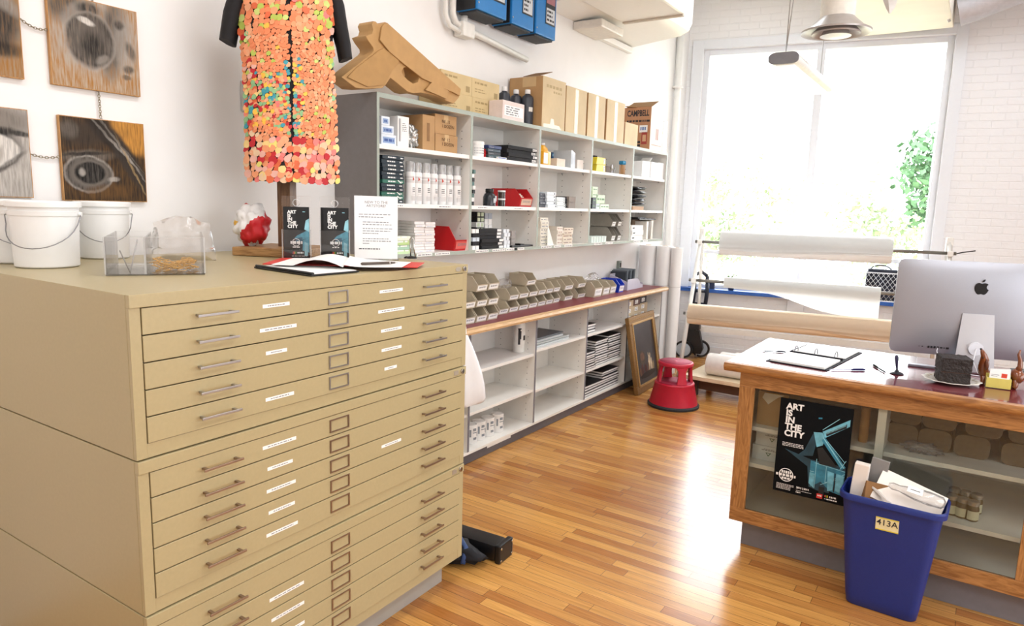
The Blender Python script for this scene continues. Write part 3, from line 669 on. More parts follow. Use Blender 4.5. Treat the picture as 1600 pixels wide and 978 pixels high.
leaflet(HP+hd*(HS+.003)+hn*.022+Vector((0, 0, .004)), HA, 'dark leaflet tucked behind another in right leaflet holder', 3)
# white sign
S_ = HP+hd*.285+hn*.03; SA = .80
t = T('sign_holder', 'clear sign stand with white sheet of printed text on flat file', 'sign', S_, SA)
b = MB(); b.box(-.004, .182, .012, .016, 0, .268); b.box(-.004, .182, -.02, .075, 0, .003); b.part('acrylic_stand', ACRY, t)
b = MB(); b.box(0, .178, .0095, .0115, .004, .264); b.part('sheet', mat('#f7f7f8', .5, var=.01), t)
def spart(body, size, x, z, mt, **k): lettering(body, size, FY, (x, .0088, z), mt, t, world=False, depth=.0001, **k)
spart('NEW TO THE\nARTSTORE?', .0155, .089, .246, GINK, align='CENTER', line=.95, vert='TOP')
b = MB()
for i, (z, a, c) in enumerate(((.187, .018, .15), (.176, .018, .12), (.155, .034, .14), (.145, .034, .155), (.128, .034, .155), (.118, .034, .15), (.108, .034, .1), (.086, .034, .14), (.076, .034, .15), (.066, .034, .06))):
    b.dashes(.0092, a, c, z, .0032, 0, 9, i, 'y')
b.dashes(.0092, .018, .105, .043, .0036, 1, 8, 77, 'y')
b.part('print', [GINK, INK], t)
# ------------------------------------------------------------------ papers, folder, clipboard, pen, pen stand
def flat_frame(p): return Vector((p.x, p.y, FZ))
def quad_solid(P, h, m=0): pass
def sheet_solid(name, pts, z0, z1, mats, label, cat, group=None):
    b = MB(); b.prism([(p[0], p[1]) for p in pts], 'z', z0, z1); return b.solo(name, mats, label, cat, group)
cl = [onz(397, 417, FZ+.004), onz(486, 430, FZ+.004), onz(561, 423.5, FZ+.004), onz(478, 412, FZ+.004)]
t = T('clipboard', 'black clipboard holding white paper at flat file front edge', 'clipboard', (0, 0, FZ))
cc = sum((Vector(p) for p in cl), Vector())/4; t.location = (cc.x, cc.y, FZ)
b = MB(); b.prism([(p.x, p.y) for p in cl], 'z', FZ+.0005, FZ+.005); b.world_part('board', BLACK, t)
b = MB(); k = [cl[0].lerp(cl[2], .05)*.0+cl[i].lerp(cc, .05) for i in range(4)]; b.prism([(p.x, p.y) for p in k], 'z', FZ+.0052, FZ+.007); b.world_part('paper', PAPER, t)
b = MB(); b.tube([cl[0].lerp(cl[3], .04)+Vector((0, 0, .004)), cl[1].lerp(cl[2], .04)+Vector((0, 0, .004))], .0045, 8); b.world_part('spine_clip', BLACK, t)
fo = [onz(410, 412, FZ+.011), onz(655, 419.5, FZ+.011), onz(663, 410, FZ+.011), onz(440, 402.5, FZ+.011)]
fo[1] = F(-.004, .95+.20, FZ); fo[1] = onz(652, 417.5, FZ+.011)
b = MB(); b.prism([(p.x, p.y) for p in fo], 'z', FZ+.0085, FZ+.011); fold = b.solo('red_folder', mat('#d8342c', .4, var=.04), 'open red folder lying under white papers on flat file', 'folder')
def paper_sheet(pts, bow, z, label, n=10, curl=None, name='paper_sheet', mats=PAPER):
    """a sheet over 4 corners with a bow (metres) along the u direction"""
    b = MB(); rows = []
    for i in range(n+1):
        a = i/n; r = []
        for j in range(7):
            c = j/6; p = pts[0].lerp(pts[1], a).lerp(pts[3].lerp(pts[2], a), c); zz_ = z+bow(a, c)
            r.append((p.x, p.y, zz_))
        rows.append(r)
    b.grid(rows); bmesh.ops.recalc_face_normals(b.bm, faces=b.bm.faces); g = bmesh.ops.solidify(b.bm, geom=b.bm.faces[:], thickness=.0012)
    return b.solo(name, mats, label, 'paper', smooth=60)
p1 = [onz(424, 412.3, FZ+.016), onz(536, 417.4, FZ+.016), onz(546, 403, FZ+.016), onz(458, 402.5, FZ+.016)]
paper_sheet(p1, lambda a, c: .001+.024*max(0, math.sin(PI*(a-.3)/.72))*(a > .3)*(1-.3*c), FZ+.0135, 'curled white booklet page on the left of the red folder')
p2 = [onz(537, 417.0, FZ+.016), onz(628, 416.5, FZ+.016), onz(642, 409, FZ+.016), onz(547, 403, FZ+.016)]
paper_sheet(p2, lambda a, c: .001+.010*math.exp(-a*6), FZ+.0135, 'white page lying on right of red folder under pen')
pa, pb = onz(564, 412.3, FZ+.022), onz(621, 410.5, FZ+.022)
t = T('pen', 'dark brown pen lying on white paper on the flat file', 'pen', (pa.x, pa.y, FZ+.0225), math.atan2(pb.y-pa.y, pb.x-pa.x))
Lp = (Vector((pb.x, pb.y, 0))-Vector((pa.x, pa.y, 0))).length
b = MB(); b.tube([(0, 0, 0), (.005, 0, 0), (Lp*.78, 0, 0), (Lp*.93, 0, 0)], [.003, .0052, .0052, .003], 12); b.part('barrel', mat('#4a3c30', .35), t)
b = MB(); b.tube([(Lp*.93, 0, 0), (Lp, 0, 0)], [.0026, .0008], 10); b.tube([(Lp*.76, 0, 0), (Lp*.79, 0, 0)], .0056, 12); b.part('tip', CHROME, t)
q = onz(643, 403.5, FZ)
t = T('pen_stand', 'small chrome looped pen stand on the right of flat file', 'pen stand', (q.x, q.y, FZ), .4)
b = MB(); b.lathe([(.024, 0), (.024, .004), (.02, .007), (.006, .010), (0, .010)], n=24); b.tube([(-.02, 0, .004), (-.034, 0, .001)], [.006, .003], 8); b.part('base', BLACK, t, smooth=40)
b = MB(); b.tube([(-.004, 0, .010), (-.006, 0, .05), (-.008, 0, .083), (0, 0, .092), (.008, 0, .083), (.010, 0, .05), (.018, 0, .006)], .0028, 8); b.part('loop', CHROME, t)
# ------------------------------------------------------------------ eye paintings on the wall and their chains
WB = wood('#a5733f', '#c99a60', (14, 14, 2.2), .6, 2.5); PG = [mat('#8b857e', .8, var=.25, scale=24), mat('#3b3632', .8, var=.3, scale=40), mat('#1d1b1b', .7, var=.2), mat('#c8c2b8', .8, var=.12), mat('#6a635b', .8, var=.35, scale=30), mat('#4d3a26', .8, var=.4, scale=40), mat('#b8843e', .6, var=.12, scale=20)]
def ell(cy, cz, ry, rz_, n=28, rot=0, a0=0, a1=2*PI):
    o = []
    for i in range(n):
        a = a0+(a1-a0)*i/n; y, z = ry*math.cos(a), rz_*math.sin(a); o.append((cy+y*math.cos(rot)-z*math.sin(rot), cz+y*math.sin(rot)+z*math.cos(rot)))
    return o
def board(y0, y1, z0, z1, lab, seed, ground, layers):
    t = T('eye_painting', lab, 'painting', (.002, y0, z0), 0, 'eye paintings on wooden boards')
    w, h = y1-y0, z1-z0
    b = MB(); b.box(0, .018, 0, w, 0, h, bev=.0015); b.part('board', WB, t)
    b = MB(); b.box(.0181, .0187, .003, w-.003, .003, h-.003); b.part('picture', paint_mat((w, h), ground, layers, seed), t)
    for p in ((w*.5, h+.003), (w*.5, -.003)): b = MB(); b.lathe([(.0045, -.001), (.0045, .001)], (.009, p[0], p[1]), 10); b.part('eye_screw', STEEL, t)
BK, DK_, MD, LT, WHT, WDc = '#161413', '#37312c', '#6d655d', '#a59d94', '#d8d2ca', '#b07a3a'
board(1.245, 1.572, 2.043, 2.372, 'upper painted eye board, a round dark eyeball, left of dress', 1, ('#a5743c', '#b5a490'),
  [(.5, .62, .50, .42, 0, .35, LT, .75), (.18, .88, .20, .16, .4, .5, DK_, .85), (.30, .84, .09, .20, -.9, .4, LT, .6), (.70, .62, .14, .42, -.15, .5, DK_, .95), (.82, .60, .12, .34, 0, .5, LT, .7), (.78, .80, .05, .05, 0, .5, DK_, .9), (.90, .52, .05, .10, .3, .5, DK_, .8), (.87, .30, .06, .05, 0, .5, DK_, .8), (.84, .20, .05, .03, 0, .5, DK_, .7),
   (.44, .90, .12, .08, 0, .5, BK, .9), (.44, .55, .285, .325, 0, .06, LT, .9), (.44, .555, .265, .30, 0, .12, DK_, 1), (.43, .57, .20, .24, 0, .5, MD, .8), (.46, .50, .12, .15, 0, .6, BK, .9), (.40, .76, .09, .035, -.25, .35, WHT, .95), (.56, .36, .08, .04, .6, .5, LT, .6)])
board(1.258, 1.577, 1.619, 1.936, 'lower painted eye board with dark strands, above the pails', 2, ('#2c241d', '#5c4226'),
  [(.86, .86, .30, .22, -.75, .25, '#c48a40', 1), (.55, .80, .10, .40, .78, .35, BK, .95), (.78, .52, .10, .52, .55, .35, DK_, 1), (.60, .74, .015, .42, .75, .5, LT, .75), (.74, .62, .012, .45, .62, .5, LT, .6), (.84, .40, .012, .40, .45, .5, '#a58a60', .7), (.70, .70, .010, .42, .7, .5, MD, .8), (.25, .80, .30, .16, 0, .5, DK_, .8), (.10, .84, .10, .10, 0, .5, MD, .7),
   (.28, .54, .30, .07, .10, .4, MD, .8), (.30, .33, .285, .225, -.08, .07, LT, .9), (.30, .33, .265, .205, -.08, .08, DK_, 1), (.31, .34, .22, .175, 0, .15, MD, .95), (.315, .345, .175, .135, 0, .12, BK, 1), (.22, .35, .035, .045, 0, .5, LT, .9), (.27, .57, .24, .02, .12, .5, BK, .9), (.59, .28, .07, .03, .1, .4, LT, .9), (.50, .12, .30, .08, .1, .5, '#6a4a26', .6)])
board(.84, 1.157, 1.626, 1.94, 'lower grey eye board cut by the left photo edge', 3, ('#9a938b', '#bcb5ad'),
  [(.5, .85, .55, .18, 0, .4, MD, .9), (.45, .52, .47, .27, .06, .12, BK, .8), (.45, .51, .44, .235, .06, .06, WHT, 1), (.52, .52, .21, .215, 0, .1, LT, 1), (.52, .52, .13, .14, 0, .12, BK, 1), (.50, .76, .46, .05, -.08, .4, BK, .85), (.92, .72, .10, .03, -.1, .4, BK, .8), (.78, .38, .2, .03, .7, .5, DK_, .8), (.70, .62, .04, .07, 0, .4, WHT, .95)])
board(.84, 1.156, 2.045, 2.36, 'upper dark eye board cut by the left photo edge', 4, ('#9d6e38', '#a08a70'),
  [(.5, .60, .50, .44, 0, .3, MD, .95), (.60, .62, .36, .40, 0, .2, DK_, .95), (.45, .55, .32, .24, .2, .1, BK, 1), (.66, .52, .10, .09, .5, .15, WHT, .95), (.80, .85, .25, .08, -.7, .4, LT, .7), (.70, .30, .32, .09, 0, .4, BK, .8)])
def chain(p0, p1, sag, lab):
    b = MB(); n = 10; P = []
    for i in range(n+1):
        a = i/n; P.append(Vector(p0).lerp(Vector(p1), a)-Vector((0, 0, sag*4*a*(1-a))))
    for i in range(n):
        a, c = P[i], P[i+1]; t = (c-a).normalized(); s = Vector((1, 0, 0)) if i % 2 == 0 else t.cross(Vector((1, 0, 0))).normalized()
        L = (c-a).length*.68; ce = (a+c)/2
        b.tube([ce+t*L*math.cos(2*PI*k/10)+s*.0042*math.sin(2*PI*k/10) for k in range(11)], .0013, 5, cap=False)
    b.solo('chain', mat('#9a8f78', .35, .9), lab, 'chain', 'chains linking the eye paintings')
chain((.012, 1.412, 2.039), (.012, 1.414, 1.942), 0, 'short vertical chain between upper and lower eye boards')
chain((.012, 1.158, 2.255), (.012, 1.244, 2.235), .012, 'short chain linking the two upper eye boards')
chain((.012, 1.158, 1.785), (.012, 1.257, 1.782), .008, 'short chain linking the two lower eye boards')
chain((.012, 1.41, 2.376), (.012, 1.405, 2.60), 0, 'chain running up from the upper eye board')
# white bag hanging at the flat file's right side, black kit on the floor behind it
b = MB(); rows = []; HX = .46; n = 20
for v, ul, ur, d in ((521, 722, 730.5, .006), (535, 722, 736, .016), (556, 722, 743, .028), (580, 722, 750, .036), (605, 722, 755.5, .038), (626, 722, 757.5, .034), (631, 724, 756, .022)):
    a, c = onx(ul, v, HX).y, onx(ur, v, HX).y; z = onx(740, v, HX).z
    rows.append([(HX+d*math.sin(2*PI*i/n)*(1-.3*math.cos(6*PI*i/n)), (a+c)/2+(c-a)/2*math.cos(2*PI*i/n), z) for i in range(n)])
b.grid(rows, closeu=True, cap=True); q = onx(728, 519, HX); b.tube([(HX, q.y, q.z-.01), (HX-.004, q.y, q.z+.03), (HX-.034, q.y, q.z+.045)], .005, 6)
b.solo('white_bag', mat('#f3f3f4', .5, var=.01), 'white bag hanging from counter edge beside the flat file', 'bag', smooth=60)
t = T('tripod_bag', 'black carrying case with strap lying on the floor behind flat file', 'case', (.74, 2.50, 0), .07)
b = MB(); b.box(-.10, .47, -.055, .055, .001, .085, bev=.02); b.part('case_body', mat('#111114', .35, var=.1), t, smooth=40)
b = MB(); b.box(.471, .50, -.062, .062, .0, .09, bev=.008); b.lathe([(.012, -.01), (.012, .01)], (.486, -.05, .018), 10); b.part('end_cap', BLACK, t)
b = MB()
for y in (-.05, .05):
    for z in (.015, .075): b.cyl((.5, y, z), (.503, y, z), .006, 8)
b.part('rivet', CHROME, t)
b = MB(); b.blob((.27, -.125, .045), (.17, .08, .045), .45, 3, 3, 2.2); b.part('folded_cloth', mat('#17171c', .85), t)
b = MB(); b.tube([(.22, -.05, .095), (.29, -.10, .115), (.37, -.15, .09), (.38, -.19, .03)], .012, 8, flat=.35); b.part('strap', mat('#28406e', .6), t, 'blue strap')
# ================================================================== wall shelving
SX, SY0, BW, SZ0, SZ1 = .3166, 2.6256, .7839, 1.348, 2.198
def yb(k): return SY0 + BW*k
t = T('wall_shelf_unit', 'long grey and white five-bay shelf unit mounted on the left wall', 'shelf unit', (0, SY0, SZ0))
b = MB(); b.box(.002, SX, -.012, .006, 0, SZ1-SZ0, bev=.001); b.part('left_side_panel', GREY, t)
b = MB(); b.box(.002, SX, BW*5-.004, BW*5+.014, 0, SZ1-SZ0, bev=.001); b.part('right_side_panel', MELA, t)
b = MB(); b.box(.002, SX, .0062, BW*5-.0042, SZ1-SZ0-.024, SZ1-SZ0); b.part('top_panel', MELA, t)
b = MB(); b.box(.002, SX, .0062, BW*5-.0042, 0, .02); b.part('bottom_panel', MELA, t)
b = MB(); b.box(.002, .010, .0062, BW*5-.0042, .0202, SZ1-SZ0-.0242); b.part('back_panel', MELA, t)
for k in range(1, 5):
    b = MB(); b.box(.0102, SX, BW*k-.011, BW*k+.011, .0202, SZ1-SZ0-.0242)
    for x in (.06, .25):
        for i in range(16): 
            for s in (-1,): b.box(x-.003, x+.003, BW*k-.0113, BW*k-.0111, .06+i*.045, .066+i*.045, m=1)
    b.part('divider', [MELA, mat('#6b6660', .7)], t)
b = MB(); b.box(SX, SX+.0012, -.012, .006, 0, SZ1-SZ0); b.box(SX, SX+.0012, .006, BW*5+.014, SZ1-SZ0-.024, SZ1-SZ0); b.box(SX, SX+.0012, .006, BW*5+.014, 0, .02)
for k in range(1, 6): b.box(SX, SX+.0012, BW*k-.011, BW*k+.011, .02, SZ1-SZ0-.024)
b.part('edge_banding', EDGE, t, 'grey-green edge strips')
for k in range(5):
    for z in (1.921, 1.620):
        b = MB(); b.box(.0105, SX-.006, BW*k+.0125, BW*(k+1)-.0125, z-SZ0, z-SZ0+.023, bev=.001); s = b.part('shelf', WHITE, t)
        b = MB()
        for x in (.06, .25): b.cyl((x, BW*(k+1)-.0122, z-SZ0-.0055), (x, BW*(k+1)-.026, z-SZ0-.0055), .005, 8)
        b.part('shelf_pin', STEEL, s)
rr = random.Random(5)
TAGS = [(k, a) for k in range(5) for a in ((.38, .60) if k == 0 else (.04, .30, .52) if k < 3 else (.1, .4))] + [(1, .66)]
for i, (k, a) in enumerate(TAGS):
    b = MB()
    w = rr.uniform(.1, .15); y = BW*k+.03+a*.95*BW*.95
    b.box(SX+.0014, SX+.002, y, y+w, .003, .019); b.dashes(SX+.0024, y+.01, y+w-.01, .008, .006, 1, 5, i); b.part('shelf_label', [PAPER, GINK], t, 'white paper shelf label')
for k in range(2):
    for a in (.1, .62): b = MB(); b.box(SX-.0058, SX-.0052, BW*k+a*BW, BW*k+a*BW+.12, 1.623-SZ0, 1.640-SZ0); b.dashes(SX-.0048, BW*k+a*BW+.008, BW*k+a*BW+.11, 1.629-SZ0, .005, 1, 5, k*9); b.part('shelf_label', [PAPER, GINK], t, 'white paper shelf label')
Z3, Z2, Z1, ZTOP = 1.9442, 1.6432, 1.3682, 2.1985
# ---- helpers for goods
def span(u0, u1, v, x): return onx(u0, v, x).y, onx(u1, v, x).y
def carton(name, lab, cat, x, u0, u1, vt, zb, depth, m, group=None, deco=None, mats=None, y=None, z1=None, bev=.002):
    """a closed box with its front on plane x; deco draws on it"""
    z1 = z1 if z1 is not None else onx((u0+u1)/2, vt, x).z
    y0, y1 = y if y else span(u0, u1, (vt+10), x)
    b = MB(); b.box(x-depth, x, y0, y1, zb+.0004, z1, bev=bev)
    if deco: deco(b, x+.0006, y0, y1, zb, z1)
    ms = [m]+(mats or []); return b.solo(name, ms, lab, cat, group)
def seam(b, x, y0, y1, z0, z1):            # tape over the front flaps
    ym = (y0+y1)/2; b.poly([(x, ym-.02, z1-.04), (x, ym+.02, z1-.04), (x, ym+.02, z1), (x, ym-.02, z1)], 1)
def pile(name, lab, cat, group, x, u0, u1, vt, zb, n, depth, mfun, seed=0, y=None, zt=None, jit=.004, deco=None, bev=.0012, gap=.0006):
    """n equal boxes on top of one another; each is its own thing"""
    rr = random.Random(seed); z1 = zt if zt else onx((u0+u1)/2, vt, x).z
    y0, y1 = y if y else span(u0, u1, vt+12, x); h = (z1-zb)/n; out = []
    for i in range(n):
        j, jx = rr.uniform(-jit, jit), rr.uniform(-jit, jit)*1.2; b = MB(); ms = mfun(i)
        b.box(x-depth+jx, x+jx, y0+j, y1+j, zb+i*h+.0003, zb+(i+1)*h-gap, bev=min(bev, h*.2))
        if deco: deco(b, x+jx+.0005, y0+j, y1+j, zb+i*h, zb+(i+1)*h, i)
        out.append(b.solo(name, ms, lab % ordn(i, n), cat, group))
    return out
def book_deco(b, x, y0, y1, z0, z1, i): pass
# ---- bay 1, top shelf
BLB = mat('#8fa6c9', .5)
def glove(b, x, y0, y1, z0, z1, i):
    b.poly([(x, y0+.01, z0+(z1-z0)*.2), (x, y1-.01, z0+(z1-z0)*.2), (x, y1-.01, z0+(z1-z0)*.75), (x, y0+.01, z0+(z1-z0)*.75)], 1); b.dashes(x+.0004, y0+.02, y1-.02, z0+(z1-z0)*.35, (z1-z0)*.25, 2, 3, i)
yy = span(597, 620, 220, .29); 
for i, (w, z0, z1, lab) in enumerate(((1, Z3, 2.0, 'lowest blue and white glove box in top left shelf bay'), (.83, 2.0, 2.045, 'middle blue and white glove box in top left shelf bay'), (.55, 2.045, 2.09, 'topmost blue and white glove box in top left shelf bay'))):
    b = MB(); a, c = yy[0], yy[0]+(yy[1]-yy[0])*w; b.box(.06, .285, a, c, z0+.0004, z1-.0004, bev=.001); glove(b, .2856, a, c, z0, z1, i); b.solo('glove_box', [mat('#dfe6ef', .5), BLB, mat('#3d5796', .5)], lab, 'box', 'glove boxes in the top left bay')
def wl(b, x, y0, y1, z0, z1): b.label(x, y0+.03, y1-.01, z0+.08, z1-.03, 1, 2, 5, 3); b.dashes(x+.0008, y0+.01, y0+.022, z0+.03, .12, 2, 1, 1)
carton('white_box', 'tall white box with printed label beside glove boxes in top left bay', 'box', .27, 621.5, 639, 182, Z3, .18, WHITE, deco=wl, mats=[PAPER, GINK])
b = MB(); y0, y1 = span(642, 658, 220, .28); b.blob((.235, (y0+y1)/2+.005, Z3+.062), (.04, (y1-y0)*.42, .062), .6, 5, 4, 3); b.solo('foil_bag', mat('#c9c9c6', .25, .7), 'crumpled silver foil bag between white box and brown carton', 'bag')
carton('brown_carton', 'tall brown carton behind foil bag in the top left bay', 'box', .285, 660.5, 679.5, 180, Z3, .17, CARD, deco=lambda b, x, a, c, z0, z1: b.dashes(x, a+.035, a+.06, z0+.05, .1, 1, 1, 2), mats=[CARDD])
def dz(b, x, a, c, z0, z1): seam(b, x, a, c, z0, z1)
ya, yc = span(680.5, 715, 205, .285)
for i, (z0, z1, lab) in enumerate(((Z3, 2.045, 'lower brown carton marked 1 DOZEN in the top left bay'), (2.0455, 2.155, 'upper brown carton marked 1 DOZEN in the top left bay'))):
    b = MB(); o = .006*i; b.box(.11, .285-.004*i, ya, yc-o, z0+.0004, z1-.0004, bev=.002); dz(b, .2856-.004*i, ya, yc-o, z0, z1)
    o = b.solo('dozen_carton', [CARD, TAPE], lab, 'box', 'cartons marked 1 DOZEN')
    lettering('NF  12\n1 DOZEN', .026, FX, (.2862, (ya+yc)/2-.045, z0+.032), mat('#4b3520', .8), o, depth=.0001)
# ---- bay 1, middle
DG = [mat('#22303a', .4), PAPER, mat('#2f6b5b', .4)]
def dbox(b, x, y0, y1, z0, z1, i):
    h = z1-z0; b.dashes(x, y0+.04, y0+.10, z0+h*.35, h*.3, 1, 4, i); b.dashes(x, y1-.03, y1-.01, z0+h*.35, h*.25, 1, 2, i+9)
    if i in (1, 2, 5): b.poly([(x+.0002, y1-.055, z0+h*.9), (x+.0002, y1-.045, z0+h*.9), (x+.0002, y1-.02, z0+h*.15), (x+.0002, y1-.03, z0+h*.15)], 1)
pile('pencil_box', '%s flat dark box in the tall stack left of spray cans', 'box', 'dark flat boxes left of spray cans', .29, 597, 631, 243, Z2, 12, .2, lambda i: [DG[2] if i in (1, 2, 5) else DG[0], PAPER], 3, deco=dbox)
t0 = None; CANX = mat('#f0eeec', .35, var=.01)
def can(y, x, lab, first=[None]):
    if first[0] is None:
        t = T('spray_can', lab, 'spray can', (x, y, Z2), 0, 'white spray cans'); first[0] = t
        b = MB(); b.lathe([(.026, 0), (.0285, .003), (.0285, .165), (.0245, .176)], n=22); b.part('can_body', CANX, t, smooth=40)
        b = MB(); b.lathe([(.0255, .176), (.0258, .225), (.022, .232), (0, .232)], n=22, cap=False); b.part('cap', glassy('#f4f4f4', .3, .15, .45), t, 'clear cap', smooth=40)
        b = MB(); b.lathe([(.008, .176), (.008, .2), (.005, .205), (0, .205)], n=12); b.part('nozzle', WHITE, t)
        b = MB()
        for z, h in ((.115, .02), (.14, .012)): b.lathe([(.0287, z), (.0287, z+h)], n=22, cap=False, mfun=lambda k: 0)
        for a in range(-3, 4):
            b.box(.0284, .0288, a*.005-.0015, a*.005+.0015, .018, .045, m=0)
        b.poly([(.0289, -.008, .125), (.0289, .004, .135), (.0289, -.008, .15)], 1)
        b.box(.0288, .0290, -.012, .012, .052, .055, m=0)
        for z in (.065, .075, .085): b.box(.0287, .0289, -.01, .009, z, z+.004, m=2)
        b.part('print', [mat('#d8d4d2', .4), mat('#c2402f', .5), mat('#4a4a4e', .5)], t)
        return t
    return copy_thing(first[0], lab, (x, y, Z2), rr.uniform(-.5, .3))
for i, u in enumerate((641, 653, 665, 678, 690, 702, 713.5)):
    c = onx(u, 300, .26); can(c.y, .258-.006*(i % 2), '%s white spray can from left, on the shelf above red bin' % ['leftmost', 'second', 'third', 'fourth', 'fifth', 'sixth', 'rightmost'][i])
# ---- bay 1, bottom
PGN = mat('#bcd6c8', .5); 
pile('tape_box', '%s pale green box in narrow stack at left end of bottom shelf', 'box', 'pale green boxes at far left', .29, 597.5, 614.5, 340, Z1, 12, .15, lambda i: [PGN, PAPER, GINK], 5, deco=lambda b, x, a, c, z0, z1, i: (b.label(x, c-.035, c-.004, z0+.003, z1-.003, 1), b.dashes(x, a+.004, c-.04, z1-.004, .002, 2, 2, i)))
YG = [mat('#c3dcae', .5), mat('#a9cbb4', .5), mat('#b9d38f', .5), mat('#e4ead9', .5)]
pile('square_box', '%s yellow-green box of four in front of white boxes', 'box', 'yellow-green boxes', .30, 617, 641, 369, Z1, 4, .08, lambda i: [YG[i], PAPER], 6, deco=lambda b, x, a, c, z0, z1, i: b.dashes(x, a+.01, c-.02, z0+.015, .008, 1, 2, i))
for s, (u0, u1) in enumerate(((648.5, 664), (664.5, 679.5))):
    pile('slide_box', '%s white box in the '+['left', 'right'][s]+' column beside red bin', 'box', 'white boxes in two columns', .27, u0, u1, 346+s, Z1, 11, .19, lambda i: [mat('#e9e3e1', .5), mat('#b9c3d8', .5)], 8+s, deco=lambda b, x, a, c, z0, z1, i: b.dashes(x, a+.01, c-.02, z0+.005, .003, 1, 3, i) if i % 3 == 0 else None)
# ---- stack-and-hang bins
def bin_mesh(root, w, d, h, m, mlab, lip=.5, wall=.0035):
    """open-front bin: local x to the front, y along the shelf"""
    hl = h*lip
    b = MB(); b.box(-d, 0, 0, w, 0, wall)
    side = [(-d, wall), (-.002, wall), (0.012, hl), (-d*.17, h), (-d, h)]
    for y0, y1 in ((0, wall), (w-wall, w)): b.prism([(p[0], p[1]) for p in side], 'y', y0, y1)
    b.box(-d, -d+wall, wall, w-wall, wall, h)
    b.prism([(-.005, wall), (-.002, wall), (.012, hl), (.008, hl)], 'y', wall, w-wall)
    b.box(-d*.95, -d*.17, -.004, 0, h-.005, h); b.box(-d*.95, -d*.17, w, w+.004, h-.005, h)
    b.part('bin_body', m, root, smooth=20)
    b = MB(); f = .2
    x0 = -.002+.014*.25; x1 = -.002+.014*.85
    b.bm.faces.new([b.bm.verts.new(p) for p in ((x0+.001, w*.07, hl*.16), (x0+.001, w*.93, hl*.16), (x1+.0012, w*.93, hl*.86), (x1+.0012, w*.07, hl*.86))])
    for i, z in enumerate((.4, .6)):
        y = w*.2
        while y < w*.8:
            dy = random.Random(i*7+int(y*999)).uniform(.008, .02); X = x0+(x1-x0)*z+.0018
            b.poly([(X, y, hl*(.22+.64*z)), (X, min(y+dy, w*.82), hl*(.22+.64*z)), (X+.0012, min(y+dy, w*.82), hl*(.22+.64*z)+.004), (X+.0012, y, hl*(.22+.64*z)+.004)], 1); y += dy+.004
    b.part('label_card', [mlab, GINK], root)
def bin_(name, lab, x, y0, z, w, d, h, m, group, lip=.5, mlab=PAPER, cat='bin'):
    t = T(name, lab, cat, (x, y0, z), 0, group); bin_mesh(t, w, d, h, m, mlab, lip); return t
y0, y1 = span(711, 733, 385, .30)
bin_('red_bin', 'empty red plastic bin at right end of the bottom left shelf', .292, y0, Z1+.0005, y1-y0-.008, .26, .145, RED, 'red bins', .45, mat('#d8635c', .5))
# ---- bay 2
q = onx(748, 235, .26)
b = MB(); b.lathe([(.036, 0), (.04, .003), (.04, .075), (.042, .076), (.042, .092), (.038, .095), (0, .095)], n=26)
for a in range(-6, 6):
    for z in (.02, .035, .05): b.box(.0398*math.cos(a*.18-.3)-.001, .0404*math.cos(a*.18-.3), .04*math.sin(a*.18-.3)-.002, .04*math.sin(a*.18-.3)+.003, z, z+.006, m=1)
b.solo('white_jar', [WHITE, GINK], 'white printed jar at the left end of second top shelf', 'jar', loc=(.25, q.y, Z3), smooth=40)
carton('small_red_box', 'small red box beside the white jar on second top shelf', 'box', .27, 757, 762.5, 233, Z3, .1, RED)
DKB = mat('#23262c', .4); 
pile('sketch_pad', '%s dark teal-striped book in short stack near red box', 'book', 'dark books near red box', .29, 763, 783, 227.5, Z3, 4, .17, lambda i: [[mat('#2b4a50', .4), DKB, mat('#31424e', .4), mat('#2a3a6a', .4)][i], GINK], 12, deco=lambda b, x, a, c, z0, z1, i: b.dashes(x, a+.01, a+.06, z0+.006, .005, 1, 3, i))
pile('box_set', '%s small black and beige box between the two book stacks', 'box', 'black and beige boxes', .25, 784, 791, 228, Z3, 3, .12, lambda i: [[BLACK, mat('#a3988c', .5), BLACK][i]], 13)
def wend(b, x, a, c, z0, z1, i): b.label(x, c-.055, c-.004, z0+.004, z1-.004, 1, 2, 2, i)
pile('black_case', '%s black case with white end label on second top shelf', 'case', 'black cases with white labels', .30, 793, 838, 229.5, Z3, 4, .17, lambda i: [MATTE, PAPER, INK], 14, deco=wend, jit=.007)
c = onx(777, 250, .306); b = MB(); b.box(.296, .309, c.y-.0, c.y+.1, Z3+.0004, Z3+.012); b.box(.3091, .3095, c.y+.006, c.y+.094, Z3+.003, Z3+.009, m=1); b.solo('label_strip', [PAPER, mat('#6d7fb4', .5)], 'white label strip with blue line lying at front of second top shelf', 'label')
q = onx(765, 312, .27)
t = T('ink_bottle', 'black round bottle with dark cap in front of red bin', 'bottle', (.268, q.y, Z2))
b = MB(); b.lathe([(.038, 0), (.042, .004), (.042, .055), (.034, .075), (.024, .083), (.022, .085)], n=26); b.part('bottle_body', mat('#2a2d33', .25), t, smooth=40)
b = MB(); b.lathe([(.026, .085), (.027, .088), (.027, .108), (.024, .110), (0, .110)], n=26); b.part('cap', BLACK, t, smooth=40)
b = MB()
for a in range(5): b.box(.0415, .0424, -.012+a*.005, -.008+a*.005, .02, .05)
b.box(.038, .0426, .006, .02, .03, .065, m=0); b.part('label', [mat('#cfd3d8', .5)], t)
JW = mat('#e9e9ea', .4)
q = onx(783, 312, .29)
for i in range(2):
    t = T('pigment_jar', ['lower', 'upper'][i]+' small clear jar with white lid stacked before the red bin', 'jar', (.29, q.y+.004, Z2+.0515*i), 0, 'small stacked jars')
    b = MB(); b.lathe([(.022, 0), (.024, .002), (.024, .038), (.022, .04)], n=22); b.part('jar_body', mat('#3a2c26', .2), t, smooth=40)
    b = MB(); b.lathe([(.0245, .040), (.0255, .041), (.0255, .051), (0, .051)], n=22); b.part('lid', JW, t, smooth=40)
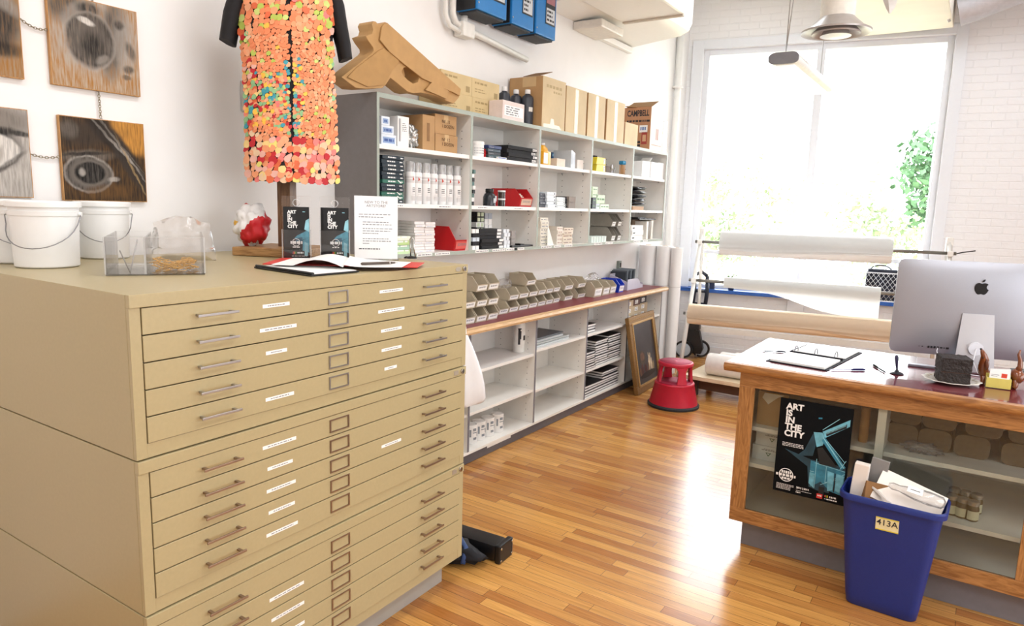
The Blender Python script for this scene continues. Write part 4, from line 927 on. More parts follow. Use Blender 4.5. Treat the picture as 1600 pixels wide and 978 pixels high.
y0, y1 = onx(790, 310, .27).y, onx(833, 310, .30).y
rb2 = bin_('red_bin', 'red plastic bin with papers on shelf behind black bottle', .285, onx(813, 310, .29).y, Z2+.0005, .15, .24, .122, RED, 'red bins', .5, mat('#d9b7a0', .6))
b = MB(); c = rb2.location
for i in range(3): b.box(c.x-.05-i*.012, c.x-.045-i*.012, c.y+.02, c.y+.12, Z2+.006, Z2+.07+.01*i, bev=.001)
b.solo('paper_slips', mat('#efe4d2', .6), 'cream paper slips standing inside the upper red bin', 'paper')
pile('card_pack', '%s small black and white pack against divider left of bottle', 'pack', 'packs against the divider', .29, 738.5, 742, 265, Z2, 9, .12, lambda i: [[BLACK, WHITE, mat('#496b67', .5)][i % 3]], 15)
# bay 2 bottom
BWm = lambda i: [[WHITE, MATTE, mat('#c9d3dd', .5), MATTE, WHITE, mat('#9fb3be', .5), WHITE][i % 7], INK]
def chk(b, x, a, c, z0, z1, i):
    w = (c-a); b.label(x, a+w*.1, a+w*.45, z0+.004, z1-.004, 1); b.label(x, a+w*.58, a+w*.92, z0+.004, z1-.004, 1)
def chk2(b, x, a, c, z0, z1, i):
    w = (c-a); b.poly([(x, a+w*.46, z0+.002), (x, a+w*.52, z0+.002), (x, a+w*.52, z1-.002), (x, a+w*.46, z1-.002)], 1)
pile('charcoal_box', '%s black and white box in tall stack at second bay divider', 'box', 'black and white boxes by divider', .30, 739, 749, 358, Z1, 5, .1, BWm, 16, deco=chk2)
pile('chalk_box', '%s box of rear black and white stack in second bottom bay', 'box', 'rear black and white boxes', .20, 745, 757, 331, Z1, 7, .1, lambda i: [[WHITE, WHITE, WHITE, MATTE, WHITE, MATTE, MATTE][i], mat('#c9d3b4', .5)], 17, deco=chk)
pile('marker_box', '%s grey and white box of the right rear stack', 'box', 'grey and white rear boxes', .20, 758, 769, 333, Z1, 6, .1, lambda i: [mat('#aab1bc', .5) if i == 5 else WHITE, mat('#59616e', .5)], 18, deco=chk2)
pile('black_set', '%s black boxed set with white end in second bottom bay', 'box', 'black boxed sets', .295, 751, 785, 357.5, Z1, 6, .17, lambda i: [MATTE, WHITE, INK], 19, deco=lambda b, x, a, c, z0, z1, i: b.label(x, c-.05, c-.003, z0+.003, z1-.003, 1), jit=.01)
pile('white_pack', '%s white pack in stack right of the black sets', 'pack', 'white packs right of black sets', .295, 787, 796, 358, Z1, 5, .1, lambda i: [mat('#dfe4ea', .5), INK], 20, deco=chk2)
pile('grey_pack', '%s grey pack at right of second bottom bay', 'pack', 'grey packs', .25, 799, 805, 361, Z1, 4, .1, lambda i: [mat('#a39c98', .5)], 21)
b = MB(); y0, y1 = onx(800, 383, .30).y, onx(833, 383, .3).y
b.box(.22, .30, y0, y1, Z1+.0004, Z1+.012, bev=.004); b.box(.24, .29, y0+.12, y1-.1, Z1+.012, Z1+.022, bev=.004); b.solo('staple_tool', BLACK, 'flat black tool lying at front of the second bottom bay', 'tool')
# ---- bay 3 top
q0, q1 = span(845.5, 857, 245, .27); w = q1-q0
t = T('yellow_jug', 'yellow jug with white label and cap in the middle top bay', 'jug', (.24, (q0+q1)/2+.01, Z3))
b = MB(); b.box(-.045, .045, -w*.55, w*.55, 0, .10, bev=.012); b.grid([[(.045*k*math.cos(a), w*.55*k*math.sin(a), z) for a in [2*PI*i/16 for i in range(16)]] for k, z in ((1, .09), (.8, .118), (.45, .135), (.4, .14))], closeu=True, cap=True); b.tube([(-.01, w*.25, .135), (-.01, w*.62, .12), (-.01, w*.68, .085), (-.01, w*.55, .06)], .008, 8); b.part('jug_body', mat('#e3a31c', .35), t, smooth=50)
b = MB(); b.lathe([(.018, .14), (.018, .156), (0, .156)], n=16); b.part('cap', WHITE, t)
b = MB(); b.box(.0455, .0462, -w*.5, w*.05, .01, .085); b.part('label', PAPER, t)
carton('cream_box', 'low cream box in front of blue books in middle top bay', 'box', .29, 870, 883, 248, Z3, .16, mat('#e3d4c2', .6))
DBL = mat('#24507a', .35, var=.2, scale=25)
for i, (u0, u1, vt, mm, lab) in enumerate(((871, 878, 239, mat('#333a45', .4), 'dark book standing left of the blue book in middle top bay'), (878.5, 888, 238.5, DBL, 'blue book standing in the middle top bay'))):
    b = MB(); a, c = span(u0, u1, 250, .22); b.box(.06, .125-.0*i, a, c, Z3+.0004, onx(u0, vt, .12).z-.01, bev=.001); b.label(.1256, a+.01, c-.01, Z3+.09, Z3+.11, 1); b.solo('upright_book', [mm, mat('#8fb4cc', .5)], lab, 'book', 'upright books in middle top bay')
for i in range(3):
    u = 890.5+i*3.6; a, c = span(u, u+3, 247, .27); b = MB(); b.box(.12, .28-.01*i, a, c, Z3+.0004, Z3+.135-.006*i, bev=.004); b.dashes(.2806-.01*i, a+.002, c-.002, Z3+.03, .08, 1, 1, i); b.solo('wrapped_pad', [mat('#cfd3d6', .25), mat('#a7adb4', .3)], ['first', 'second', 'third'][i]+' plastic-wrapped pad from left, standing in the middle top bay', 'pad', 'plastic-wrapped pads')
carton('small_white_box', 'small white box at right end of middle top bay', 'box', .27, 902, 911.5, 250, Z3, .12, mat('#eadfd6', .6))
# bay 3 mid
SL = mat('#4a4f58', .45)
pile('slate_box', '%s dark slate box at left of the middle bay', 'box', 'dark slate boxes', .28, 843.5, 854, 302, Z2, 5, .14, lambda i: [SL, GINK], 22, deco=lambda b, x, a, c, z0, z1, i: b.dashes(x, a+.01, c-.02, z0+.008, .005, 1, 2, i))
bx = lambda b, x, a, c, z0, z1, i: b.poly([(x, c-.022, z0+.005), (x, c-.010, z0+.005), (x, c-.010, z0+.015), (x, c-.022, z0+.015)], 1)
pile('ink_box', '%s white box with black dot in the left white stack, middle bay', 'box', 'white boxes in middle bay, left stack', .295, 855, 868.5, 300, Z2, 5, .12, lambda i: [mat('#e6edf2', .5), INK], 23, deco=bx, jit=.006)
pile('pale_box', '%s pale box in the right white stack, middle bay', 'box', 'pale boxes in middle bay, right stack', .295, 869.5, 882.5, 308, Z2, 5, .12, lambda i: [mat('#e3eaea', .5), GINK], 24, jit=.006, deco=bx)
pile('dark_pack', '%s thin dark pack beside the grey cartons', 'pack', 'thin dark packs', .25, 884, 888, 307, Z2, 5, .1, lambda i: [mat('#34363a', .5)], 25)
pile('grey_carton', '%s grey-brown carton at right of the middle shelf', 'box', 'grey-brown cartons', .27, 889, 899, 307, Z2, 2, .13, lambda i: [mat('#8f837a', .6)], 26)
# bay 3 bottom
CRM = mat('#ece6d8', .55)
lb = lambda b, x, a, c, z0, z1, i: (b.dashes(x, a+.01, c-.012, z0+(z1-z0)*.35, (z1-z0)*.25, 1, 2, i))
pile('label_box', '%s cream box of narrow tall stack in middle bottom bay', 'box', 'cream boxes in narrow stack', .28, 845, 857, 340, Z1, 8, .12, lambda i: [CRM, GINK], 27, deco=lb, jit=.006)
pile('stamp_box', '%s cream box of the low front stack at divider', 'box', 'cream boxes in low front stack', .30, 842.5, 850, 361, Z1, 5, .06, lambda i: [[CRM, mat('#d9b3a4', .5)][i == 1], mat('#b5695a', .5)], 28, deco=lb) if False else None
b = MB(); a = onx(856, 370, .305).y; c = onx(865.5, 378, .305).y; b.prism([(a, Z1+.0006), (c, Z1+.0006), (a+.012, Z1+.13), (a, Z1+.13)], 'x', .300, .304); b.solo('price_card', mat('#f4f2ec', .55), 'white wedge-shaped card leaning in the middle bottom bay', 'card')
pile('cream_carton', '%s cream carton of left short stack in middle bottom bay', 'box', 'cream cartons, left short stack', .28, 870.5, 879.5, 354, Z1, 5, .14, lambda i: [mat('#e6ddd0', .55), mat('#a98a7c', .6)], 29, deco=lb, jit=.005)
pile('printed_carton', '%s cream printed carton of right short stack in middle bottom bay', 'box', 'cream cartons, right short stack', .285, 880.5, 895, 356, Z1, 5, .14, lambda i: [mat('#e2d6c4', .55), mat('#7c5d50', .6)], 30, deco=lb, jit=.006)
# ---- bay 4 top
YEL = mat('#d9c22a', .45)
for i in range(2):
    a, c = span(931, 945.5, 255, .28); b = MB(); z0 = Z3+i*.058; k = .006*i
    b.prism([(a, z0+.0004), (c, z0+.0004), (c-.006, z0+.0572), (a+.012, z0+.0572)], 'x', .17, .285); b.label(.2856, c-.04, c-.012, z0+.008, z0+.05, 1, 2, 3, i)
    b.solo('yellow_box', [YEL, PAPER, GINK], ['lower', 'upper'][i]+' yellow box in the fourth top bay', 'box', 'yellow boxes')
carton('black_carton', 'narrow black carton left of the yellow boxes', 'box', .22, 928, 933, 243, Z3, .12, MATTE)
b = MB(); a, c = span(948, 955, 260, .25); b.box(.12, .24, a, c, Z3+.0004, Z3+.062, bev=.003); b.solo('brown_box', mat('#6b5444', .6), 'small brown box behind the metal clips in fourth top bay', 'box')
b = MB(); q = onx(955.5, 264, .27)
b.lathe([(.018, 0), (.018, .004), (.005, .008), (.005, .03), (.012, .04), (.010, .07), (0, .075)], n=12); b.tube([(0, -.02, .002), (0, .02, .02), (0, .03, .004)], .005, 8); b.tube([(.01, .02, .004), (.012, .045, .05)], .004, 6)
b.solo('metal_clamp', STEEL, 'small silver clamp standing in the fourth top bay', 'clamp', loc=(.27, q.y, Z3))
rr = random.Random(11); q = onx(970.5, 266, .26)
for i in range(9):
    dx, dy = (i % 3)*.013-.013, (i//3)*.022-.022; t = T('paint_brush', ['front left', 'front middle', 'front right', 'centre left', 'centre', 'centre right', 'rear left', 'rear middle', 'rear right'][(2-i % 3)*3+i//3]+' wooden stick with blue tip, upright in fourth top bay', 'brush', (.27+dx, q.y+dy, Z3), 0, 'wooden sticks with blue tips')
    b = MB(); b.lathe([(.004, 0), (.004, .085)], n=8); b.part('stick', mat('#d0a070', .5), t)
    b = MB(); b.lathe([(.0045, .085), (.0095, .092), (.0095, .112), (.005, .118), (0, .118)], n=10); b.part('tip', mat('#1f87b5', .4), t)
# bay 4 mid
GRN = mat('#cfe3c3', .5)
def greenbox(u0, u1, z0, z1, x, lab, mm=GRN, dd=.1):
    a, c = span(u0, u1, 310, x); b = MB(); b.box(x-dd, x, a, c, z0+.0004, z1-.0004, bev=.0015); b.dashes(x+.0006, a+.012, c-.012, z0+(z1-z0)*.4, (z1-z0)*.2, 1, 3, int(u0)); b.solo('green_box', [mm, mat('#6d8f68', .6)], lab, 'box', 'small boxes in the fourth middle bay')
DC2 = mat('#3a3f44', .5)
greenbox(926, 931, Z2, Z2+.044, .29, 'dark cube box at lower left of fourth middle bay', DC2); greenbox(926, 931.5, Z2+.045, Z2+.09, .288, 'second dark cube box up at left of fourth middle bay', DC2)
greenbox(925.5, 933.5, Z2+.0905, Z2+.135, .285, 'pale green box resting on the dark cubes'); greenbox(925.5, 933.5, Z2+.1355, Z2+.178, .285, 'topmost pale green box above the dark cubes')
greenbox(932, 937.5, Z2, Z2+.044, .29, 'white and dark cube under the light green box', mat('#c9d0d4', .5)); greenbox(938.5, 952, Z2, Z2+.04, .29, 'low pale green box at right of fourth middle bay', GRN); greenbox(932, 945, Z2+.0445, Z2+.115, .285, 'large light green box resting on two lower boxes', mat('#c4e0b8', .5))
# bay 4 bottom: grey bins and small boxes
GB = mat('#8f8a80', .5)
ZZ = [(Z1+.0005, .125), (Z1+.1265, .112)]
for r, (z, h) in enumerate(ZZ):
    for k, u in enumerate((955.5, 965)):
        a = onx(u, 360, .27).y; c = a+(.086 if k == 0 else .075)
        bin_('grey_bin', ['lower', 'upper'][r]+' '+['left', 'right'][k]+' grey bin in the fourth bottom bay', .265, a, z, c-a-.01, .23, h-.004, GB, 'grey bins in fourth bay', .42)
for i in range(3):
    a, c = span(925+i*8, 932.2+i*8, 372, .30); b = MB(); b.box(.2, .295, a, c, Z1+.0004, Z1+.05, bev=.0015); chk2(b, .2956, a, c, Z1, Z1+.05, i); b.solo('eraser_box', [mat('#d3e0da', .5), GINK], ['left', 'middle', 'right'][i]+' small pale box in front of the grey bins', 'box', 'small pale boxes before grey bins')
# ---- bay 5
WB5 = mat('#f3f3f3', .5, var=.01)
for i, (u0, u1, vt) in enumerate(((1003.5, 1017, 252), (1017.5, 1027, 253.5), (1027.5, 1037, 254.5))):
    carton('white_carton', ['left', 'middle', 'right'][i]+' white carton in the last top bay by window', 'box', .295-.01*(i == 0), u0, u1, vt, Z3, .24 if i else .26, WB5, 'white cartons in last top bay')
b = MB(); q = onx(1010, 249, .25); bmesh.ops.translate(b.box(-.05, .05, -.03, .03, 0, .002).bm, verts=b.bm.verts, vec=(0, 0, 0)); bmesh.ops.rotate(b.bm, verts=b.bm.verts, cent=(0, 0, 0), matrix=Matrix.Rotation(.7, 3, 'X')); lo = min(v.co.z for v in b.bm.verts)
b.solo('folded_slip', PAPER, 'white slip sticking up on top of left white carton', 'paper', loc=(.24, onx(1010, 250, .24).y, onx(1010, 252, .285).z+.0006-lo))
BP = mat('#22252b', .22, var=.2, bump=.2, scale=60)
for i in range(5):
    b = MB(); a, c = span(989.5, 1016, 305, .27); z0 = Z2+.036+i*.036
    b.blob((0, 0, 0), (.10, (c-a)*.46, .0165), .3, i, 3, 2); bmesh.ops.translate(b.bm, verts=b.bm.verts, vec=(.18, (a+c)/2+random.Random(i).uniform(-.01, .01), z0+.02))
    b.solo('black_bag', BP, ordn(i, 5)+' black plastic-wrapped pack in the last middle bay', 'pack', 'black plastic-wrapped packs')
a, c = span(989, 1006, 320, .29); b = MB(); b.box(.14, .29, a, c, Z2+.0004, Z2+.033, bev=.002); b.solo('tan_box', mat('#b08860', .6), 'flat tan box under the black plastic packs', 'box')
pile('white_set', '%s white box with black mark in the last bottom bay', 'box', 'white boxes in last bottom bay', .29, 987.5, 1005, 352, Z1, 3, .12, lambda i: [WHITE, INK], 31, deco=lambda b, x, a, c, z0, z1, i: b.poly([(x, a+.02, z0+.015), (x, a+.06, z0+.015), (x, a+.07, z0+.025), (x, a+.02, z0+.025)], 1))
a, c = span(988, 1009, 350, .16); b = MB(); b.box(.02, .16, a, c, Z1+.0004, Z1+.185, bev=.002); b.solo('brown_binder_box', mat('#8c7560', .6), 'brown box standing behind white boxes in last bottom bay', 'box')
for i, mm in enumerate((mat('#e6e0d6', .5), mat('#77695c', .5), mat('#d9d2c6', .5))):
    a, c = span(1010+i*3.6, 1013+i*3.6, 360, .28); b = MB(); b.box(.14, .28, a, c, Z1+.0004, Z1+.17+.004*i, bev=.001); b.solo('upright_folder', mm, ['first', 'second', 'third'][i]+' upright folder from left in the last bottom bay', 'folder', 'upright folders')
a = onx(988, 342, .2).y; b = MB(); b.box(.08, .27, a+.01, a+.40, Z1+.1855, Z1+.196, bev=.003); b.box(.10, .22, a+.08, a+.26, Z1+.196, Z1+.206, bev=.003); b.solo('flat_case', BLACK, 'thin black case lying on top of last bottom bay boxes', 'panel')
# ================================================================== goods on top of the shelving
# cardboard pistol
G = [(715, 128), (722, 114), (732, 116), (746, 131), (758, 126), (777, 118), (1122, 425), (1117, 462), (1093, 490), (1058, 478), (1040, 466), (1000, 452), (940, 440), (905, 443), (880, 436), (800, 372), (778, 405), (762, 420), (686, 424), (640, 420), (576, 372), (716, 262), (724, 250), (722, 235), (700, 205), (688, 183), (703, 177), (716, 172), (722, 152)]
Hh = [(850, 345), (862, 325), (885, 322), (918, 345), (934, 375), (928, 395), (905, 402), (880, 385), (860, 365)]
GX = .302
def gp(p): q = onx(340+p[0]/2.9625, p[1]/2.9625, GX); return (q.y, q.z)
go = [gp(p) for p in G]; gh = [gp(p) for p in Hh]; zl = min(p[1] for p in go); yl = min(p[0] for p in go)
dzz = ZTOP+.001-zl
t = T('cardboard_pistol', 'oversized cardboard pistol sculpture lying on top of the shelving', 'sculpture', (GX-.05, yl, ZTOP))
def glay(loops, x0, x1, mname, mm, bev=.0015, par=t):
    me = outline_mesh([[(p[0]-yl, p[1]+dzz-ZTOP) for p in lp] for lp in loops], x1-x0-2*bev, bev); me.transform(FX); me.transform(Matrix.Translation((GX-(GX-.05)+(x0+x1)/2, 0, 0))); return link_mesh(mname, me, mm, par)
GC = mat('#b8905c', .7, var=.07, scale=18)
glay([go, gh], -.10, 0, 'body', GC)
slide = [(755, 140), (777, 122), (1118, 425), (1113, 455), (1085, 440), (1060, 430), (940, 375), (850, 305), (790, 255), (745, 200)]
glay([[gp(p) for p in slide]], .0004, .012, 'slide', GC)
grip = [(742, 250), (765, 240), (835, 288), (835, 300), (800, 345), (770, 405), (690, 415), (600, 372), (640, 330), (725, 265)]
glay([[gp(p) for p in grip]], .0004, .007, 'grip_panel', mat('#b08853', .7, var=.07, scale=18))
rail = [(985, 395), (1060, 435), (1050, 470), (1000, 448), (955, 430)]
glay([[gp(p) for p in rail]], .0004, .016, 'rail', GC)
trg = [(868, 330), (880, 330), (886, 360), (878, 380), (868, 362)]
glay([[gp(p) for p in trg]], -.06, -.03, 'trigger', GC)
# yellow box block
YB = mat('#cdb687', .65, var=.05, scale=10)
def yl_(b, x, a, c, z0, z1): b.dashes(x, a+.03, a+.16, z0+.085, .012, 1, 4, int(a*99)); b.dashes(x, a+.03, a+.13, z0+.05, .006, 1, 4, int(a*98)); b.dashes(x, a+.03, a+.15, z0+.035, .006, 1, 4, int(a*97)); b.label(x, c-.06, c-.02, z0+.02, z0+.055, 1)
names = {(0, 0): 'lower left', (1, 0): 'lower right', (0, 1): 'upper left', (1, 1): 'upper right'}
for (k, r), nm in names.items():
    a = 3.275+k*.300; z0 = ZTOP+r*.118
    b = MB(); b.box(.012, .19-.006*r, a, a+.298, z0+.0004, z0+.1175, bev=.002); yl_(b, .1906-.006*r, a, a+.298, z0, z0+.1175); b.solo('tan_carton', [YB, mat('#a38c60', .7)], nm+' tan printed carton of four behind the cardboard pistol', 'box', 'tan cartons on shelving top')
b = MB(); a, c = span(780, 818, 180, .30); a += .03; b.box(.196, .305, a, c, ZTOP+.0004, ZTOP+.118, bev=.002); b.label(.3056, a+.02, c-.015, ZTOP+.025, ZTOP+.09, 1, 2, 4, 5); b.solo('small_carton', [mat('#e3d3cd', .6), PAPER, GINK], 'small pinkish white carton in front of black bottles', 'box')
BB = mat('#33363f', .35, var=.06)
ft = None
for i, (u, x) in enumerate(((787.5, .12), (806, .125), (824, .20))):
    q = onx(u, 165, x); z = ZTOP
    t = T('black_bottle', ['left', 'middle', 'right'][i]+' tall black bottle with white cap on shelving top', 'bottle', (x, q.y, z), 0, 'black bottles')
    R_ = .043; b = MB(); b.lathe([(R_*.9, 0), (R_, .005), (R_, .185 if i == 2 else .18), (R_*.85, .205), (.018, .218), (.016, .222)], n=26); b.part('bottle_body', BB, t, smooth=40)
    b = MB(); b.lathe([(.019, .222), (.02, .224), (.019, .25), (.016, .252), (0, .252)], n=20); b.part('cap', WHITE, t, smooth=40)
    b = MB(); b.bm; b.grid([[(R_*1.01*math.cos(a), R_*1.01*math.sin(a), zc) for a in [-.75+.1*k for k in range(9)]] for zc in (.10, .13)]); b.part('label', mat('#d6d2c9', .5), t)
CW = mat('#cdb78f', .65, var=.1, scale=5)
def bigbox(name, lab, x0, x1, y0, y1, h, front=CW, side=CARD, deco=None, extra=None, zb=ZTOP):
    t = T(name, lab, 'box', ((x0+x1)/2, (y0+y1)/2, zb), 0, 'large cartons on shelving top')
    dx, dy = (x1-x0)/2, (y1-y0)/2
    b = MB(); b.box(-dx, dx, -dy, dy, .0004, h, bev=.004, m=0); 
    for f in b.bm.faces:
        if abs(f.calc_center_median().x-dx) < .001: f.material_index = 1
    b.part('carton', [side, front], t)
    if deco: deco(t, dx, dy, h)
    return t
def tape_deco(t, dx, dy, h):
    b = MB(); b.box(dx+.0002, dx+.0008, -.025, .025, .002, h-.01); b.part('tape', mat('#dcc7a0', .25), t)
def big_deco(t, dx, dy, h):
    b = MB(); b.prism([(dx+.0008, 0)]*0 or [(-dy+.02, .004), (dy*.7, .004), (dy*.5, .03), (dy*.05, .03), (0, .07), (-.04, .07), (-.05, .03), (-dy+.02, .028)], 'x', dx+.0002, dx+.001); b.part('tape_patch', mat('#e6dcc4', .25), t)
    b = MB(); b.box(-dx*.2, dx*.6, -dy-.0012, -dy-.0002, h-.07, h-.004); b.part('side_tape', TAPE, t)
    b = MB(); M_ = Matrix.Translation((-.0, -dy+.004, h+.001)) @ Matrix.Rotation(.30, 4, 'X') @ Matrix.Rotation(-.06, 4, 'Z'); b.box(-dx*.2, dx*.85, 0, dy*.95, 0, .004, M=M_); b.part('flap', CARDD, t)
    b = MB(); b.dashes(dx+.0008, -dy+.05, dy-.06, h-.07, .02, 0, 5, 3); b.dashes(dx+.0008, -dy*.1, dy-.06, h-.10, .014, 0, 3, 4); b.part('faded_print', mat('#b09a70', .7), t)
y0 = onx(846, 190, .305).y
yk = [onx(u, v, .29).y for u, v in ((845.5, 160), (881.5, 165), (883.5, 168), (915.5, 175), (917.5, 178), (944.5, 185), (947, 187), (974.5, 195))]
zk = [onx(u, v, .29).z-ZTOP for u, v in ((860, 122), (900, 138), (930, 147), (960, 156))]
bigbox('large_carton', 'largest brown carton with open flap on shelving, right of black bottles', .02, .30, yk[0], yk[1], zk[0], deco=big_deco)
for i in range(3):
    bigbox('tall_carton', ['leftmost', 'middle', 'rightmost'][i]+' of three taped tan cartons beside the largest carton', .04, .295, yk[2+2*i], yk[3+2*i], zk[1+i]-.004*i, deco=tape_deco)
ys = onx(976, 200, .29).y, onx(996, 205, .29).y
bigbox('short_carton', 'short pale carton in front of the lettered open carton', .16, .295, ys[0], ys[1], .19, side=mat('#cfa988', .7))
yc = (onx(1016.5, 200, .30).y, onx(1036, 200, .30).y); hc = onx(1015, 165, .3).z-ZTOP
def camp(t, dx, dy, h):
    lettering('CAMPBELL', .075, FY, (-dx+.03, -dy-.0008, h-.095), INK, t, world=False, bold=.002, depth=.0002, sx=.62)
    b = MB(); b.dashes(-dy-.0008, -dx+.03, dx-.01, h-.135, .018, 0, 8, 3, 'y'); b.part('print_line', INK, t)
    b = MB(); b.box(dx-.11, dx-.03, -dy-.0012, -dy-.0003, h-.23, h-.165); b.dashes(-dy-.0015, dx-.10, dx-.04, h-.21, .03, 1, 3, 3, 'y'); b.part('shipping_label', [PAPER, mat('#6a86b5', .5)], t)
    b = MB(); b.box(dx-.085, dx-.03, -dy-.0012, -dy-.0003, .05, .16); b.box(dx-.075, dx-.04, -dy-.002, -dy-.0013, .075, .135, m=1); b.box(dx-.13, dx-.095, -dy-.0012, -dy-.0003, .03, .05, m=2); b.box(dx-.13, dx-.095, -dy-.0012, -dy-.0003, .06, .08, m=2); b.part('side_print', [mat('#a03f38', .6), mat('#c9a07c', .7), INK], t)
    b = MB(); b.dashes(dx+.0008, -.02, .05, .10, .10, 0, 2, 3); b.dashes(dx+.0008, -dy+.04, dy-.03, .045, .008, 0, 8, 3); b.part('front_print', mat('#b58b80', .6), t)
    b = MB(); M_ = Matrix.Translation((-dx*.4, -dy+.02, h+.001)) @ Matrix.Rotation(.40, 4, 'X'); b.box(-dx*.5, dx*1.36, 0, dy*1.1, 0, .004, M=M_); b.part('flap', CARDD, t)
    b = MB(); M_ = Matrix.Translation((-dx*.2, -dy, h+.001)) @ Matrix.Rotation(.08, 4, 'Y'); b.box(-dx*.7, dx*.1, -.02, dy*.9, 0, .004, M=M_); b.part('rear_flap', CARD, t)
bigbox('printed_carton', 'open brown carton with bold lettering at window end of shelving', .03, .30, yc[0], yc[1], hc, front=mat('#e6dccb', .6, var=.04), side=mat('#b4835f', .7, var=.04), deco=camp)
b = MB(); a = yc[1]+.012; b.box(.10, .30, a, SY0+BW*5+.01, ZTOP+.0004, ZTOP+.30, bev=.012); b.solo('clear_box', glassy('#fbfcfd', .3, .05, .3), 'clear plastic box at window end of the shelving top', 'box')
# ================================================================== lower shelving and counter
LX_, LY0, LH = .363, 2.59, .855
def ly(k): return 3.3741-.784+.784*k
t = T('base_shelf_unit', 'long white base shelf unit with grey kick under burgundy counter', 'shelf unit', (0, ly(0), 0))
L5 = 3.92
b = MB(); b.box(.002, LX_-.012, 0, L5, .003, .066); b.part('kick_board', DGREY, t)
b = MB(); b.box(.002, LX_, 0, L5, .0665, .085, bev=.001); b.part('bottom_panel', MELA, t)
b = MB(); b.box(.002, .01, 0, L5, .0852, LH); b.part('back_panel', MELA, t)
for k in range(6):
    y = .784*k; b = MB(); b.box(.0102, LX_, y-.010, y+.010, .0852, LH)
    b.box(LX_, LX_+.001, y-.010, y+.010, .0852, LH, m=1)
    for x in (.06, .30):
        for i in range(15): b.box(x-.003, x+.003, y-.0102, y-.0100, .13+i*.045, .136+i*.045, m=2)
    b.part('divider', [MELA, mat('#77757c', .5), mat('#8a857e', .7)], t)
for k in range(5):
    for z in ((.583, .317) if k < 2 else (.605, .305)):
        b = MB(); b.box(.0105, LX_-.008, .784*k+.0105, .784*(k+1)-.0105, z, z+.019, bev=.001); b.part('shelf', MELA, t)
b = MB(); b.box(LX_-.0118, LX_-.0112, 3.60-ly(0), 3.88-ly(0), .045, .062); b.part('shelf_label', PAPER, t)
t = T('countertop', 'long burgundy countertop with oak front edge carrying beige bins', 'countertop', (0, 2.45, LH))
b = MB(); b.box(.002, .385, 0, 4.08, .001, .0435, bev=.001); b.part('top', mat('#7a2a34', .42, var=.08, scale=60), t)
b = MB(); b.prism([(.3852, .0), (.412, .006), (.418, .02), (.412, .036), (.3852, .044)], 'y', 0, 4.10); b.part('oak_edge', OAKL, t, smooth=40)
CZ = LH+.0437
# ---- beige bins
def cbin(lab, x, y0, z, w, h, d=.20, m=BINB, grp='beige stacking bins on the counter', lip=.46, name='stacking_bin'): return bin_(name, lab, x, y0, z, w-.010, d, h-.002, m, grp, lip)
rows_ = ['bottom', 'middle', 'top']; ords = ['first', 'second', 'third', 'fourth', 'fifth', 'sixth', 'seventh', 'eighth']
proto = {}
def put_bin(lab, x, y0, z, w, h, d=.20):
    key = (round(w, 3), round(h, 3), d)
    if key not in proto: proto[key] = cbin(lab, x, y0, z, w, h, d); return proto[key]
    return copy_thing(proto[key], lab, (x, y0, z))
fill = []
for r in range(3):
    for k in range(1, 4):
        y0 = 3.256+.1265*k; 
        if r == 2 and k == 1: continue
        tb = put_bin(rows_[r]+' row bin, '+['nearest the flat file', 'second from flat file', 'third from flat file'][k-1]+', of the three-tier block', .300, y0, CZ+.0004+.1*r, .1265, .1)
        if rr.random() < .7: fill.append((.25, y0, CZ+.1*r, .1265))
YC = [3.87, 4.005, 4.145, 4.29, 4.425, 4.555, 4.675]
for r in range(2):
    for k in range(7):
        w = .128 if k < 3 else .120
        y0 = 3.872+sum([.132, .134, .140, .135, .128, .118, .115][:k])
        if r == 1 and k == 0: continue
        put_bin(rows_[2 if r else 0]+' row bin, '+ords[k]+' from left, of the two-tier run', .222-.005*k, y0, CZ+.0004+.087*r, [.132, .134, .140, .135, .128, .118, .115][k]-.003, .087, .15); fill.append((.18-.005*k, y0, CZ+.087*r, .12))
for k, (y0, w) in enumerate(((4.84, .15), (5.06, .15))):
    for r in range(2): put_bin(['bottom', 'top'][r]+' bin of '+['first', 'second'][k]+' deep pair right of the two-tier run', .19, y0, CZ+.0004+.087*r, w, .087, .17)
put_bin('extra beige bin stacked third-high on the two-tier run', .205, 4.245, CZ+.0004+.174, .135, .087, .15)
for k, (y0, w) in enumerate(((5.165, .155), (5.335, .14), (5.485, .13))):
    z = CZ+.0004; cbin(['left', 'middle', 'right'][k]+' larger beige bin with big white label near blue bin', .262-.004*k, y0+.06, z, w, .13 if k == 0 else .115, .18, BINB, 'larger beige bins', .62)
cbin('bright blue bin at right end of the row of bins', .268, 5.70, CZ+.0004, .11, .12, .18, mat('#1d3fbf', .35), 'larger beige bins', .6)['group'] = 'blue bin'
rr = random.Random(21)
for i, (x, y0, z, w) in enumerate(fill):
    if i % 2: continue
    b = MB(); b.blob((0, 0, 0), (.035, w*.33, .018), .5, i, 2, 3); k = mat(['#4a4d55', '#8a8f96', '#2c2d31', '#b07a4a', '#cfd4d8'][i % 5], .5)
    b.solo('bin_contents', k, 'small hardware heaped in a counter bin', 'hardware', 'hardware in the counter bins', loc=(x-.05, y0+w*.46, z+.026))
for i, (x, y0, z, s, lab) in enumerate(((.12, 4.08, CZ+.0875+.105, 1.0, 'clear plastic bag lying on the two-tier bins'), (.14, 5.42, CZ+.15, .95, 'clear plastic bag bulging from the larger beige bins'))):
    film_bag('clear_bag', .10*s, .085, .045, (x, y0, z-.044), PI/2, lab, 11+i*3)
